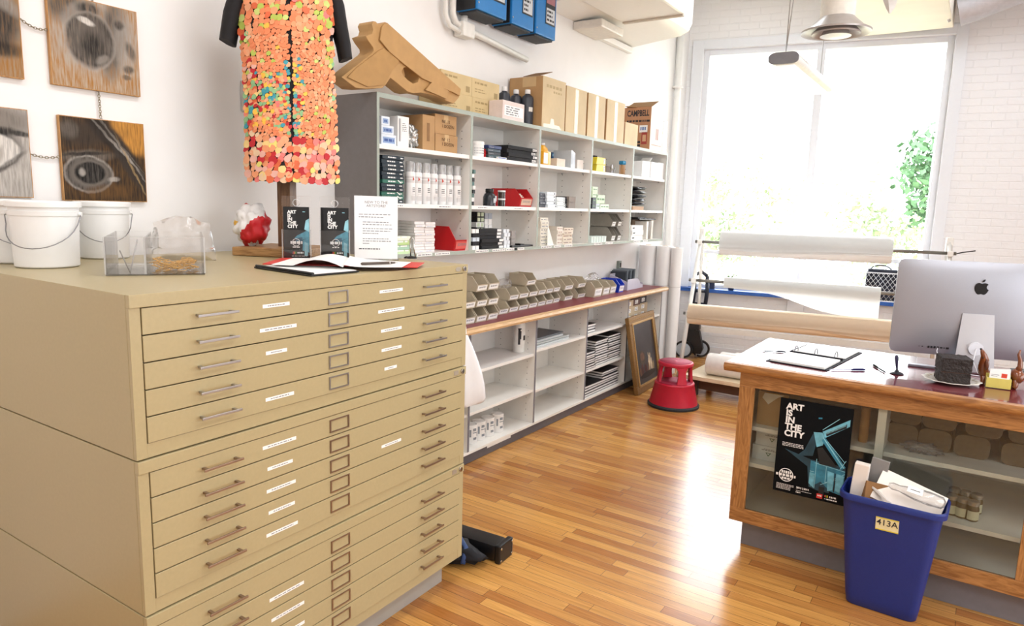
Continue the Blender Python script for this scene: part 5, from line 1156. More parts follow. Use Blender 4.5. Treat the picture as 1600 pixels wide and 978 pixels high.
# ---- grey file rack with folders
t = T('file_rack', 'pale grey file rack of dark folders at counter end', 'file rack', (.06, 5.93, CZ), 0)
FR = mat('#c9c6d2', .4, var=.02)
b = MB(); b.box(0, .19, 0, .36, .0004, .006); b.prism([(0, .006), (.19, .006), (.19, .075), (.12, .10), (0, .14)], 'y', 0, .006); b.prism([(0, .006), (.19, .006), (.19, .045), (.12, .06), (0, .14)], 'y', .354, .36); b.box(0, .006, .006, .354, .006, .14); b.prism([(.006, .04), (.03, .006), (.24, .006)]*0 or [(.006, .0062), (.35, .0062), (.35, .035), (.30, .04), (.26, .085), (.22, .10), (.006, .10)], 'x', .184, .19); b.part('rack_body', FR, t)
for i in range(9):
    y = 5.93+.10+i*.027; b = MB(); M_ = Matrix.Translation((.09, y, CZ+.0072)) @ Matrix.Rotation(-.10, 4, 'X'); b.box(-.075, .085, 0, .004, 0, .15+.01*(i % 3), M=M_); b.solo('file_folder', [mat('#343a42', .5), mat('#596068', .5), mat('#8b949c', .5)][i % 3], ['first', 'second', 'third', 'fourth', 'fifth', 'sixth', 'seventh', 'eighth', 'last'][i]+' folder from left in the grey file rack', 'folder', 'folders in the file rack')
b = MB(); b.box(0, .03, 0, .05, 0, .09, bev=.004); b.box(.0305, .034, .012, .036, .03, .07, m=1); b.solo('outlet_box', [mat('#8f9a90', .5), BLACK], 'small grey outlet box on the wall above the file rack', 'outlet', loc=(.001, onx(966, 415, .02).y, onx(966, 422, .02).z))
# ---- goods in the lower bays
q = onx(815, 552, .25)
t = T('gesso_bottle', 'large white bottle with dark label marks on base shelf', 'bottle', (.235, q.y-.018, .6025))
b = MB(); b.lathe([(.040, 0), (.043, .005), (.043, .205), (.037, .218), (.02, .224), (.018, .226)], n=28); b.part('bottle_body', mat('#efeee9', .4), t, smooth=40)
b = MB(); b.lathe([(.020, .226), (.021, .228), (.021, .246), (0, .246)], n=20); b.part('cap', WHITE, t)
b = MB()
for a, z, w, h in ((-.95, .06, .008, .11), (-.75, .10, .006, .06), (.05, .09, .012, .035), (.9, .06, .008, .11), (.75, .10, .005, .06), (-.9, .17, .012, .01)):
    c, s = math.cos(a), math.sin(a); b.poly([(.0434*c+s*w, .0434*s-c*w, z), (.0434*c-s*w, .0434*s+c*w, z), (.0434*c-s*w, .0434*s+c*w, z+h), (.0434*c+s*w, .0434*s-c*w, z+h)])
b.part('print', INK, t)
PRC = None
for i, u in enumerate((735, 748, 762, 776.5)):
    v = [663, 660, 656, 652][i]; q = onx(u, v, .26)
    lab = ['leftmost', 'second', 'third', 'rightmost'][i]+' white printed can standing on the lowest base shelf'
    if PRC is None:
        PRC = T('printed_can', lab, 'can', (.26, q.y, .0855), 0, 'white printed cans'); t = PRC
        b = MB(); b.lathe([(.044, 0), (.046, .003), (.046, .125), (.043, .128), (.040, .124), (0, .123)], n=26); b.part('can_body', WHITE, t, smooth=40)
        b = MB()
        for a, z, w, h in ((-.25, .09, .013, .018), (-.25, .075, .015, .006), (-.2, .03, .013, .016), (.35, .05, .006, .03), (-.9, .05, .006, .05)):
            c, s = math.cos(a), math.sin(a); b.poly([(.0466*c+s*w, .0466*s-c*w, z), (.0466*c-s*w, .0466*s+c*w, z), (.0466*c-s*w, .0466*s+c*w, z+h), (.0466*c+s*w, .0466*s-c*w, z+h)])
        b.part('print', mat('#8c9298', .6), t)
    else: copy_thing(PRC, lab, (.26, q.y, .0855))
ZA = .6242
SH = mat('#c4cacb', .3, var=.03)
for i, (a, c, x0, x1, h, mm) in enumerate(((4.20, 4.72, .05, .32, .016, SH), (4.21, 4.74, .04, .31, .014, mat('#b4b9b6', .3)), (4.19, 4.66, .06, .30, .016, SH), (4.22, 4.70, .05, .28, .010, mat('#6a6d70', .4)))):
    z = ZA+[0, .0165, .031, .0475][i]; b = MB(); b.box(x0, x1, a, c, z+.0004, z+h, bev=.003); b.solo('metal_sheet_pack', mm, ordn(i, 4)+' flat grey pack lying on the second bay base shelf', 'pack', 'flat grey packs')
BKM = [mat('#1c1d22', .45, var=.05), mat('#f1f0ee', .6)]
def sketchbooks(lab, y0, y1, x0, x1, z, n, h, grp, seed):
    rr = random.Random(seed)
    for i in range(n):
        j, jx = rr.uniform(-.005, .005), rr.uniform(-.008, .006); zz0 = z+i*h
        t = T('sketchbook', (ordn(i, n)+' '+lab) if n > 1 else lab, 'book', ((x0+x1)/2+jx, (y0+y1)/2+j, zz0+.0004), rr.uniform(-.012, .012), grp)
        dx, dy = (x1-x0)/2, (y1-y0)/2
        b = MB(); b.box(-dx+.004, dx-.003, -dy+.003, dy-.003, .003, h-.004); b.part('pages', BKM[1], t)
        b = MB(); b.box(-dx, dx, -dy, dy, 0, .0028); b.box(-dx, dx, -dy, dy, h-.0038, h-.0008); b.box(-dx, -dx+.0035, -dy, dy, .0028, h-.0038); b.part('cover', BKM[0], t)
ya = ly(3)-.784+.0
y3 = 4.942
sketchbooks('black sketchbook in short stack on the upper third-bay shelf', y3+.03, y3+.23, .10, .32, ZA, 3, .024, 'sketchbooks, upper shelf', 1)
ZBk = .3242
sketchbooks('black sketchbook in front low stack on middle third-bay shelf', y3+.015, y3+.205, .20, .345, ZBk, 7, .0205, 'sketchbooks, front low stack', 2)
sketchbooks('black sketchbook in centre tall stack on middle third-bay shelf', y3+.225, y3+.46, .09, .335, ZBk, 10, .0215, 'sketchbooks, centre tall stack', 3)
sketchbooks('black sketchbook in right tall stack on middle third-bay shelf', y3+.475, y3+.72, .09, .335, ZBk, 11, .0205, 'sketchbooks, right tall stack', 4)
sketchbooks('large black sketchbook lying on lowest third-bay shelf', y3+.06, y3+.70, .06, .335, .0855, 4, .023, 'large sketchbooks, lowest shelf', 5)
sketchbooks('black sketchbook stacked right on the lowest third-bay books', y3+.38, y3+.69, .09, .335, .0855+4*.023, 3, .022, 'sketchbooks on the lowest stack', 6)
# last bay: small cartons behind the picture
y4 = 5.727
TC = [mat('#cbb899', .6), mat('#b9a486', .6), mat('#5b3a35', .6), mat('#3e3a3a', .6)]
k = 0
for r in range(3):
    for i, mm in enumerate(((0, 0, 1), (0, 1, 1), (0, 2, 3))[r]):
        a = y4+.03+i*.20; z = ZA+r*.066
        b = MB(); b.box(.16, .33-.02*i, a, a+.18-.03*(r == 2), z+.0004, z+.0655, bev=.002); b.label(.3306-.02*i, a+.03, a+.1, z+.015, z+.05, 1, 2, 2, k); k += 1
        b.solo('small_tan_carton', [TC[mm], PAPER, GINK], ['lowest row', 'middle row', 'top row'][r]+', '+['left', 'centre', 'right'][i]+' small carton above the framed picture', 'box', 'small cartons in last base bay')
# ================================================================== window end
# framed picture leaning on the last base bay
A, B_ = onz(985.5, 619, .0), onz(1032, 588, .0)
A = Vector((.53, 5.63, 0)); B_ = Vector((.50, 6.28, 0))
ta, tb = onx(978, 490, .40), onx(1024, 479, .40)
t = T('framed_picture', 'dark framed picture in carved gold frame leaning on the base shelves', 'picture', (A.x, A.y, 0), math.atan2(B_.y-A.y, B_.x-A.x)-PI/2)
wP = (B_-A).length; hP = .70; t.rotation_euler.y = -.19
GF = mat('#8c6a3d', .45, .35, var=.35, scale=160, bump=.4); GF2 = mat('#b9945c', .4, .4, var=.2, scale=80)
b = MB(); fw = .075
for y0, y1, z0, z1 in ((0, wP, 0, fw), (0, wP, hP-fw, hP), (0, fw, fw, hP-fw), (wP-fw, wP, fw, hP-fw)): b.box(-.02, .018, y0, y1, z0, z1, bev=.006)
b.part('frame', GF, t)
b = MB(); e = fw-.018
for y0, y1, z0, z1 in ((e, wP-e, e, fw), (e, wP-e, hP-fw, hP-e), (e, fw, fw, hP-fw), (wP-fw, wP-e, fw, hP-fw)): b.box(.016, .024, y0, y1, z0, z1, bev=.003)
for k in range(14): b.lathe([(0, -.004), (.012, 0), (0, .004)], (.018, .03+(wP-.06)*k/13, hP-.03), 8, cap=False)
b.part('inner_moulding', GF2, t)
b = MB(); b.box(-.01, .008, fw, wP-fw, fw, hP-fw); b.part('canvas', mat('#2b2a30', .35, var=.25, scale=6), t)
b = MB(); w_, h_ = wP-2*fw, hP-2*fw; rr = random.Random(4)
for k, (y, z, ry, rz_, mi) in enumerate(((.3, .42, .16, .12, 0), (.62, .28, .05, .14, 1), (.72, .25, .04, .12, 1), (.55, .2, .045, .11, 2), (.80, .2, .05, .1, 3), (.25, .22, .06, .1, 4), (.42, .2, .05, .1, 4), (.15, .18, .05, .09, 2), (.60, .43, .02, .04, 1), (.68, .41, .02, .045, 1), (.5, .12, .4, .05, 5), (.3, .44, .10, .07, 2))):
    b.poly([(.0086+.0003*k, fw+p[0]*w_, fw+p[1]*h_) for p in ell(y, z, ry, rz_, 12, rr.uniform(-.3, .3))], mi)
b.recalc = False; b.part('painted_figures', [mat('#4a4036', .5, var=.3), mat('#c9b79a', .5, var=.2), mat('#6a4a3a', .5, var=.3), mat('#8d7a5e', .5, var=.3), mat('#4a2a2c', .5, var=.3), mat('#1f1c1c', .5)], t)
# three standing rolls of white paper in the corner
for i, (x, y, r, h, lab) in enumerate(((.105, 6.72, .092, 1.29, 'left tall white paper roll standing in the corner'), (.285, 6.72, .083, 1.29, 'middle tall white paper roll standing in the corner'), (.425, 6.69, .056, 1.28, 'right tall white paper roll standing by the window rack'))):
    t = T('paper_roll', lab, 'paper roll', (x, y, 0), 0, 'standing paper rolls')
    b = MB(); b.lathe([(r*.35, .001), (r, .001), (r, h), (r*.35, h)], n=36); b.part('roll', mat('#f3f2f1', .6, var=.01), t, smooth=40)
    b = MB(); b.lathe([(r*.35, h-.02), (r*.35, h+.002), (r*.28, h+.002), (r*.28, h-.02)], n=20, cap=False); b.part('core', CARD, t)
    b = MB(); b.lathe([(r+.0006, h*.69), (r+.0006, h*.695)], n=36, cap=False); b.part('wrap_band', mat('#d9d7d6', .5), t)
# red kick-step stool
C_ = Vector((.90, 5.56, 0))
t = T('step_stool', 'red round kick-step stool with black rubber foot ring', 'step stool', C_, .35); t.scale.z = .9
RS = mat('#c01a38', .38, var=.04)
b = MB(); b.lathe([(.205, .012), (.203, .03), (.165, .215), (.168, .222), (.163, .232), (.155, .235), (0, .236)], n=48, cap=False); b.part('lower_step', RS, t, smooth=40)
b = MB(); b.lathe([(.20, 0), (.216, .001), (.218, .02), (.207, .032), (.2, .032)], n=48); b.part('rubber_ring', mat('#26262a', .7), t, smooth=40)
b = MB(); b.lathe([(.0, .392), (.135, .392), (.146, .398), (.149, .414), (.145, .424), (.138, .428), (0, .429)], n=48, cap=False); b.part('top_step', RS, t, smooth=40)
b = MB(); b.lathe([(.150, .428), (.0, .4295)], n=40, cap=False) if False else b.lathe([(0, .4294), (.132, .4294), (.132, .4310), (0, .4310)], n=40, cap=False); b.part('tread', mat('#a8334f', .6, bump=.2, scale=300), t)
b = MB(); b.lathe([(0, .2364), (.148, .2364), (.148, .238), (0, .238)], n=40, cap=False); b.part('tread', mat('#a8334f', .6, bump=.2, scale=300), t)
for a0 in (.25, 2.05, 3.4, 5.15):
    b = MB(); rows = []
    for z, r, hw in ((.237, .152, .30), (.30, .144, .24), (.36, .140, .24), (.385, .140, .36), (.396, .140, .46)):
        rows.append([(r_*math.cos(a0+s), r_*math.sin(a0+s), z) for r_, s in [(r, -hw), (r, -hw*.5), (r, 0), (r, hw*.5), (r, hw), (r-.022, hw), (r-.022, 0), (r-.022, -hw)]])
    b.grid(rows, closeu=True, cap=True); b.part('upright', RS, t, smooth=40)
b = MB(); b.lathe([(.012, .431), (.010, .433), (0, .433)], n=14, cap=False); b.lathe([(.188, .09), (.1895, .09), (.1865, .105), (.185, .105)], n=48, cap=False); b.part('trim_ring', mat('#d9506a', .4), t)
# ------------------------------------------------------------------ paper rack
RW = mat('#e8e4de', .45, var=.02); ROD = mat('#8f8c86', .35, .8)
RL = .35; RR2 = 2.66
t = T('paper_rack', 'white A-frame paper rack in front of the tall window', 'rack', WO, WANG)     # local x along, -y into the room
def leg(s, mb):
    mb.tube([(s, -.40, 1.46), (s, -1.27, .001)], .021, 4)
def spot(z): return -(.40+(1.46-z)*(.87/1.459))
for s in (RL, RR2):
    b = MB(); leg(s, b); b.part('front_leg', RW, t)
    b = MB(); b.tube([(s, -.385, 1.44), (s, -.19, .001)], .019, 4); b.part('rear_leg', RW, t)
    b = MB(); b.box(s-.028, s+.028, -.44, -.36, 1.33, 1.47, bev=.006); b.part('head_bracket', RW, t)
b = MB(); b.box(RL, RR2, -.225, -.20, .30, .36); b.part('rear_rail', RW, t)
RZ = (1.325, .93, .60)
for i, z in enumerate(RZ):
    b = MB(); y = spot(z)-.03; b.tube([(RL-.05, y, z), (RR2+.05, y, z)], .016, 12); b.part('rod', ROD, t)
    for s in (RL, RR2): b = MB(); b.box(s-.025, s+.025, y-.03, y+.03, z-.03, z+.022, bev=.006); b.part('rod_holder', RW, t)
b = MB(); y = spot(RZ[0])-.03; b.tube([(RR2+.05, y, 1.325), (RR2+.10, y, 1.34), (RR2+.20, y, 1.36)], .006, 6); b.part('crank', BLACK, t)
def paper_roll_on(s0, s1, z, r, hang, m, lab, wob, drop=None, name='mounted_paper_roll'):
    y = spot(z)-.03; tt = T(name, lab, 'paper roll', W(0, 0, 0)+Vector((0, 0, z-r)), WANG, 'paper rolls on the window rack')
    bb = MB(); n = 40; ri = .0165
    bb.grid([[(s, y+R_*math.cos(2*PI*k/n), r+R_*math.sin(2*PI*k/n)) for k in range(n)] for s, R_ in ((s0, ri), (s0, r), (s1, r), (s1, ri))], closeu=True); bb.part('roll', m, tt, smooth=40)
    bb = MB(); rows = []
    N_ = 40
    for i in range(N_+1):
        a = i/N_; s = s0+(s1-s0)*a; d = hang(a); r1 = r+.002
        row = [(s, y-r1*math.sin(th), r+r1*math.cos(th)) for th in [PI*.15+PI*.42*k/6 for k in range(7)]]
        row += [(s, y-r1*(1+.02*math.sin(a*9+k))+.10*d*k/6, r-r1*.22-d*k/6) for k in range(1, 7)]
        rows.append(row)
    bb.grid(rows); bmesh.ops.solidify(bb.bm, geom=bb.bm.faces[:], thickness=.001); bb.part('loose_sheet', m, tt, smooth=60)
    return tt
paper_roll_on(.565, 2.175, RZ[0]-.0, .13, lambda a: .035+.012*math.sin(a*5), mat('#faf8f5', .6, var=.01), 'thick white canvas roll on top rod of the window rack', .01)
paper_roll_on(.66, 2.10, RZ[1]-.0, .055, lambda a: .035+.21/(1+math.exp(-(a-.50)*9)), mat('#fcfbf8', .6, var=.008), 'thin white paper roll on middle rod with sheet hanging down', .01)
paper_roll_on(.355, 2.50, RZ[2]-.0, .105, lambda a: .012+.055/(1+math.exp(-(a-.62)*18))+.01*math.sin(a*7), mat('#f8e2c6', .6, var=.015), 'long kraft paper roll on the lowest rod of window rack', .01)
# low platform with wrapped rolls
pl0 = onz(1058.8, 585, .20); 
t = T('low_platform', 'low pale wooden platform under the window holding wrapped rolls', 'platform', (.86, 5.90, 0), -.02)
b = MB(); b.box(0, 1.25, 0, .62, .165, .20, bev=.003); b.part('platform_top', wood('#d9c3a0', '#e8d8bb', (1.6, 14, 14), .45, 2), t)
for x in (.04, 1.15):
    for y in (.1, .5): b = MB(); b.box(x, x+.05, y, y+.05, .001, .1648); b.part('foot', mat('#4a3a30', .6), t)
b = MB(); b.box(.1, 1.2, .12, .14, .06, .1648); b.part('skirt', mat('#5a4030', .6), t)
WR = mat('#f6f2ed', .25, var=.03)
for i, (y, r, x0, z) in enumerate(((6.06, .098, 1.02, .2005), (6.265, .09, 1.07, .2005), (6.44, .078, 1.15, .2005))):
    t = T('wrapped_roll', ['front', 'middle', 'rear'][i]+' plastic-wrapped paper roll lying on the low platform', 'paper roll', (x0, y, z), 0, 'wrapped rolls on platform')
    b = MB(); b.tube([(0, 0, r), (.012, 0, r), (.95, 0, r)], [r*.93, r, r], 30); b.part('roll', WR, t, smooth=40)
    b = MB(); b.tube([(-.004, 0, r), (.002, 0, r)], r*.3, 16); b.part('core', mat('#cdbba5', .6), t)
# folding hand cart beside the rack
t = T('hand_cart', 'black folding hand cart standing behind the rack leg', 'hand cart', W(.30, .24, 0), WANG); t.scale.z = .95
NV = mat('#1d2536', .45)
b = MB()
for s in (-.06, .06): b.tube([(s, -.02, .12), (s, .02, .62)], .012, 8)
b.part('tube_frame', mat('#c9cdd4', .25, .9), t)
b = MB(); 
for s in (-.03, .11): b.tube([(s, .02, .62), (s+.01, .03, .80), (s, .04, .98)], .022, 8)
b.tube([(-.03, .02, .64), (.11, .02, .64)], .024, 8); b.tube([(-.03, .04, .98), (.04, .05, 1.03), (.11, .04, .98)], .022, 8); b.tube([(-.03, .03, .80), (.11, .03, .80)], .018, 8); b.part('handle', NV, t)
b = MB(); b.prism([(-.10, .06), (.11, .06), (.13, .12), (.08, .33), (-.03, .36), (-.10, .20)], 'y', -.07, .02); b.box(-.06, .08, -.075, .025, .34, .42, bev=.01); b.part('cover', BLACK, t)
for s, yv in ((-.075, -.10), (.09, .05)):
    b = MB(); b.tube([(s-.016, yv, .105), (s+.016, yv, .105)], .103, 24) if False else b.tube([(s, yv-.016, .105), (s, yv+.016, .105)], .103, 24); w0 = b.part('wheel', BLACK, t, smooth=40)
    b = MB(); b.tube([(s, yv-.020, .105), (s, yv-.0162, .105)], .08, 24); b.part('hub_cap', mat('#a9b3bd', .4), w0)
# things on the blue window ledge
LZ = ZS+.0355
b = MB(); b.box(-.03, .03, -.025, .025, 0, .075, bev=.003); b.solo('navy_box', mat('#1d2c4d', .5), 'small navy box at left end of the blue window ledge', 'box', loc=W(.45, .075, LZ), rz=WANG)
t = T('plant_pot', 'small navy pot with green plant on the blue window ledge', 'plant', W(.66, .08, LZ))
b = MB(); b.lathe([(.03, 0), (.042, .075), (.038, .075), (.03, .06), (0, .06)], n=20); b.part('pot', mat('#1d2c4d', .5), t, smooth=40)
b = MB(); rr = random.Random(8)
for i in range(90):
    p = Vector((rr.gauss(0, .03), rr.gauss(0, .02), .13+rr.gauss(0, .035))); d = Vector((rr.gauss(0, 1), rr.gauss(0, 1), rr.gauss(0, 1))).normalized(); e = d.orthogonal().normalized()
    b.poly([p-d*.014, p+e*.007, p+d*.014, p-e*.007])
for i in range(6): b.tube([(0, 0, .055), (rr.gauss(0, .02), rr.gauss(0, .015), .13)], .0015, 4)
b.recalc = False; b.part('leaves', mat('#4f7a4d', .6, var=.2), t)
t = T('mesh_crate', 'navy wire-mesh crate on the right of blue window ledge', 'crate', W(2.22, .0705, LZ), WANG)
w, d, h = .22, .058, .30
b = MB(); b.box(-w, w, d-.012, d, 0, h); b.box(-w, -w+.012, -d, d-.012, 0, h); b.box(w-.012, w, -d, d-.012, 0, h); b.box(-w+.012, w-.012, -d, d-.012, 0, .012); b.part('crate_body', mat('#141c33', .5), t)
b = MB(); y = -d-.001; st = .045
k = -w
import itertools
for i in range(-8, 12):
    for sgn in (1, -1):
        p0 = Vector((-w+i*st, y, 0)); p1 = Vector((-w+i*st+sgn*h*.75, y, h))
        # clip to the front rectangle
        ts = [0, 1]
        dx = p1.x-p0.x
        lo, hi = (-w-p0.x)/dx, (w-p0.x)/dx
        lo, hi = max(0, min(lo, hi)), min(1, max(lo, hi))
        if hi-lo > .05: b.tube([p0.lerp(p1, lo), p0.lerp(p1, hi)], .0022, 4)
b.box(-w, w, y-.004, y+.004, .0, .012); b.box(-w, w, y-.004, y+.004, h-.012, h); b.part('wire_mesh', mat('#dfe3ea', .4, .3), t)
b = MB(); b.tube([(-w*.4+.4*w*1.0*math.cos(a)*1.2, 0, h+.07*math.sin(a)) for a in [PI*i/12 for i in range(13)]], .007, 8); b.box(-w*.95, w*.3, -d+.01, d-.01, h+.001, h+.03, bev=.006); b.part('top_handle', mat('#101a30', .5), t)
# ================================================================== display case
CX0, CYF, CZT, CD = 2.040, 3.316, .935, .76; CX1 = 3.62
t = T('display_case', 'oak-framed glass display case on grey plinth, right of the room', 'display case', (CX0, CYF, 0))
CWd = CX1-CX0
b = MB(); b.box(.0, .02, .022, CD, .147, .888); b.box(CWd-.02, CWd, .022, CD, .147, .888); b.box(.021, CWd-.021, CD-.012, CD, .147, .888); b.part('side_panel', MELA, t)
b = MB(); b.box(.0205, CWd-.0205, .022, CD-.0125, .147, .167); b.part('bottom_panel', MELA, t)
b = MB(); b.box(.05, CWd-.05, .07, CD-.05, .001, .1465); b.part('plinth', mat('#7d7b80', .5, var=.04), t)
RGT_ = 1.152
b = MB(); b.box(0, CWd, 0, .0215, .824, .893, bev=.002); b.part('top_rail', OAKX, t)
b = MB(); b.box(0, CWd, 0, .0215, .1435, .212, bev=.002); b.part('bottom_rail', OAKX, t)
b = MB(); b.box(0, .072, -.0005, .0215, .2122, .8238, bev=.002); b.part('left_stile', OAKZ, t)
b = MB(); b.box(RGT_, RGT_+.075, -.0005, .0215, .2122, .8238, bev=.002); b.part('right_stile', OAKZ, t)
b = MB(); b.box(.0722, RGT_-.0002, .010, .014, .2122, .8238); b.part('glass_pane', glassy('#f6f8f4', .06, .015, .004), t)
b = MB(); b.box(.598, .632, .026, CD-.0125, .1672, .888); b.part('divider', MELA, t)
for x0, x1, zs_ in ((.0205, .5978, (.622, .437)), (.6322, CWd-.0205, (.622, .372))):
    for z in zs_:
        b = MB(); b.box(x0, x1, .05, CD-.0125, z-.02, z, bev=.001); b.part('shelf', MELA, t)
# top
t = T('case_top', 'burgundy display case top with rounded oak edge', 'worktop', (CX0, CYF, .8935))
b = MB(); b.box(-.045, CWd+.02, -.02, CD+.01, .001, .046, bev=.0015); b.part('top', BURG, t)
mold = [(-.0202, .0), (-.034, .004), (-.045, .018), (-.047, .03), (-.042, .043), (-.0202, .0465)]
b = MB(); b.prism(mold, 'x', -.0702, CWd+.04); b.part('front_edge', OAKX, t, smooth=40)
b = MB(); b.prism([(-.0452+(p[0]+.0202), p[1]) for p in mold], 'y', -.0199, CD+.03); b.part('side_edge', OAK, t, smooth=40)
DZ = .8935+.0463
# poster on the glass
t = T('poster', 'black and cyan poster reading ART IS IN THE CITY on case glass', 'poster', (2.232, CYF+.0085, .345))
PW, PH = .312, .455
b = MB(); b.box(0, PW, 0, .0012, 0, PH); b.part('sheet', mat('#0b0e11', .75, spec=.15), t)
CY = [mat('#2f7f99', .4, var=.3, scale=30), mat('#6db4c8', .4, var=.25, scale=40), mat('#174050', .4, var=.3, scale=25), mat('#0b1a22', .4), mat('#8cc9d6', .4, var=.15)]
b = MB(); cnt = [0]
def pp(pts, m): cnt[0] += 1; b.poly([(x*PW, -.0003-.00008*cnt[0], z*PH) for x, z in pts], m)
pp([(.12, .47), (.5, .41), (.97, .40), (.97, .16), (.82, .16), (.78, .10), (.62, .10), (.5, .12), (.46, .33)], 2)
pp([(.5, .40), (.97, .36), (.97, .10), (.80, .12), (.66, .20), (.52, .12), (.5, .30)], 0)
pp([(.5, .70), (.62, .71), (.66, .66), (.64, .58), (.56, .55)], 1); pp([(.5, .69), (.55, .58), (.52, .45), (.30, .42), (.4, .5)], 2)
pp([(.62, .72), (.97, .89), (.97, .82), (.66, .66)], 1); pp([(.66, .71), (.93, .84), (.93, .80), (.68, .68)], 3)
for k in range(16): a = k/16; pp([(.665+.26*a, .695+.125*a), (.673+.26*a, .70+.125*a), (.673+.26*a, .725+.125*a), (.665+.26*a, .72+.125*a)], 4)
pp([(.62, .63), (.92, .37), (.97, .40), (.66, .67)], 0); pp([(.63, .66), (.945, .385), (.955, .392), (.64, .668)], 4)
pp([(.57, .54), (.64, .56), (.86, .385), (.62, .38)], 3)
for x0, z0, x1, z1 in ((.62, .74, .83, .88), (.70, .63, .95, .45), (.56, .385, .97, .355), (.72, .20, .97, .33), (.66, .17, .97, .30), (.58, .43, .58, .12), (.72, .375, .72, .20), (.9, .37, .97, .47), (.5, .29, .56, .29), (.5, .26, .56, .26), (.5, .23, .56, .23)):
    d = Vector((z0-z1, x1-x0)).normalized()*.004; pp([(x0+d.x, z0+d.y*.7), (x1+d.x, z1+d.y*.7), (x1-d.x, z1-d.y*.7), (x0-d.x, z0-d.y*.7)], 4)
pp([(.74, .33), (.83, .32), (.83, .14), (.76, .12)], 1); pp([(.86, .32), (.96, .31), (.96, .12), (.86, .14)], 1); pp([(.84, .32), (.852, .32), (.852, .12), (.84, .13)], 3); pp([(.5, .28), (.57, .27), (.57, .12), (.5, .16)], 1); pp([(.645, .15), (.72, .15), (.72, .06), (.645, .06)], 3); pp([(.55, .86), (.60, .865), (.60, .85), (.55, .845)], 0)
b.recalc = False; b.part('picture', CY, t)
lettering('ART\nIS\nIN\nTHE\nCITY', .040, FY, (.030, -.0045, .440), PAPER, t, world=False, bold=.0016, depth=.0002, line=.81, vert='TOP')
b = MB(); b.lathe([(.0285, 0), (.0325, 0)], n=28, cap=False); bmesh.ops.rotate(b.bm, verts=b.bm.verts, cent=(0, 0, 0), matrix=Matrix.Rotation(PI/2, 3, 'X')); bmesh.ops.translate(b.bm, verts=b.bm.verts, vec=(.055, -.0046, .088))
b.dashes(-.0048, .010, .10, .080, .012, 0, 6, 3, 'y'); b.dashes(-.0048, .034, .078, .095, .013, 0, 4, 4, 'y'); b.dashes(-.0048, .036, .076, .066, .010, 0, 4, 5, 'y'); b.part('emblem', PAPER, t); b = MB()
for i in range(3): b.dashes(-.0046, .026, .12, .243-i*.007, .0028, 0, 9, i, 'y')
for i in range(5): b.dashes(-.0046, .016, .095 if i < 2 else .08, .040-i*.006, .0022, 0, 9, i+20, 'y')
b.dashes(-.0046, .105, .172, .024, .002, 0, 9, 42, 'y'); b.dashes(-.0046, .105, .125, .014, .005, 0, 3, 43, 'y')
b.part('small_print', PAPER, t); b = MB(); b.box(.195, .220, -.0049, -.0045, .012, .034, m=1); b.dashes(-.0051, .199, .216, .022, .006, 0, 3, 50, 'y'); b.part('red_logo', [PAPER, mat('#d63a3a', .4)], t)
b = MB()
for i, m_ in enumerate((1, 3, 2)): b.box(.229+i*.005, .233+i*.005, -.0049, -.0045, .024, .034, m=m_)
b.dashes(-.0048, .249, .278, .025, .008, 0, 4, 51, 'y'); b.lathe([(0, 0), (.004, 0)], (.232, -.0047, .016), 10, cap=False); b.dashes(-.0048, .238, .283, .013, .006, 0, 6, 52, 'y')
b.part('sponsor_logo', [PAPER, mat('#d63a3a', .4), mat('#e7b52e', .4), mat('#5c9a3c', .4)], t)
lettering('2013 | 2014', .0115, FY, (.105, -.0046, .033), PAPER, t, world=False, bold=.0005, depth=.0001)
# contents of the case
def onC(u, v, y): return ony(u, v, y)
def cbox(name, lab, u0, u1, vt, zb, y, depth, m, group=None, deco=None, mats=(), cat='box'):
    a, c = onC(u0, vt+15, y).x, onC(u1, vt+15, y).x; z1 = min(onC((u0+u1)/2, vt, y).z, .885)
    b = MB(); b.box(a, c, y, y+depth, zb+.0005, z1, bev=.002)
    if deco: deco(b, y-.0006, a, c, zb, z1)
    return b.solo(name, [m]+list(mats), lab, cat, group)
cbox('brown_box', 'brown cardboard box with torn tape at top left of the case', 1184, 1232, 614, .622, 3.42, .28, CARD, mats=[mat('#e5dccb', .3)], deco=lambda b, y, a, c, z0, z1: b.poly([(a+.02, y, z1-.03), (a+.05, y, z1-.06), (c-.05, y, z1-.02), (c-.02, y, z1-.005), (a+.03, y, z1-.005)], 1))
def wbd(b, y, a, c, z0, z1): b.label(y, a+.06, a+.10, z0+.025, z0+.05, 1, axis='y'); b.dashes(y-.0003, a+.04, a+.12, z0+.065, .004, 2, 6, 2, 'y')
zc_ = .5305
for i, (z0, z1, lab) in enumerate(((.437, .512, 'lower white box with green emblem behind the poster'), (.5123, .588, 'upper white box with green emblem behind the poster'))):
    b = MB(); a = 2.095+.012*i; c = a+.34; y = 3.44; b.box(a, c, y, y+.2, z0+.0004, z1-.0004, bev=.002); b.prism([(a+.065, z0+.042), (a+.078, z0+.024), (a+.091, z0+.042)], 'y', y-.0012, y-.0002, m=1); b.prism([(a+.070, z0+.040), (a+.078, z0+.030), (a+.086, z0+.040)], 'y', y-.0016, y-.0013, m=0); b.dashes(y-.0006, a+.045, a+.112, z0+.052, .004, 2, 6, i, 'y'); b.dashes(y-.0006, a+.055, a+.105, z0+.058, .003, 2, 6, i+5, 'y')
    b.solo('emblem_box', [mat('#dfe6ea', .5), mat('#1f6a45', .5), GINK], lab, 'box', 'white boxes with green emblem')
q = onC(1330, 670, 3.42)
b = MB(); b.lathe([(.018, 0), (.020, .001), (.020, .165), (.018, .166)], n=20); b.solo('cardboard_tube', mat('#b98452', .6), 'short cardboard tube standing beside the poster in the case', 'tube', loc=(2.578, 3.46, .6225), smooth=40)
BT = mat('#75634f', .85, var=.12, scale=60, bump=.1)
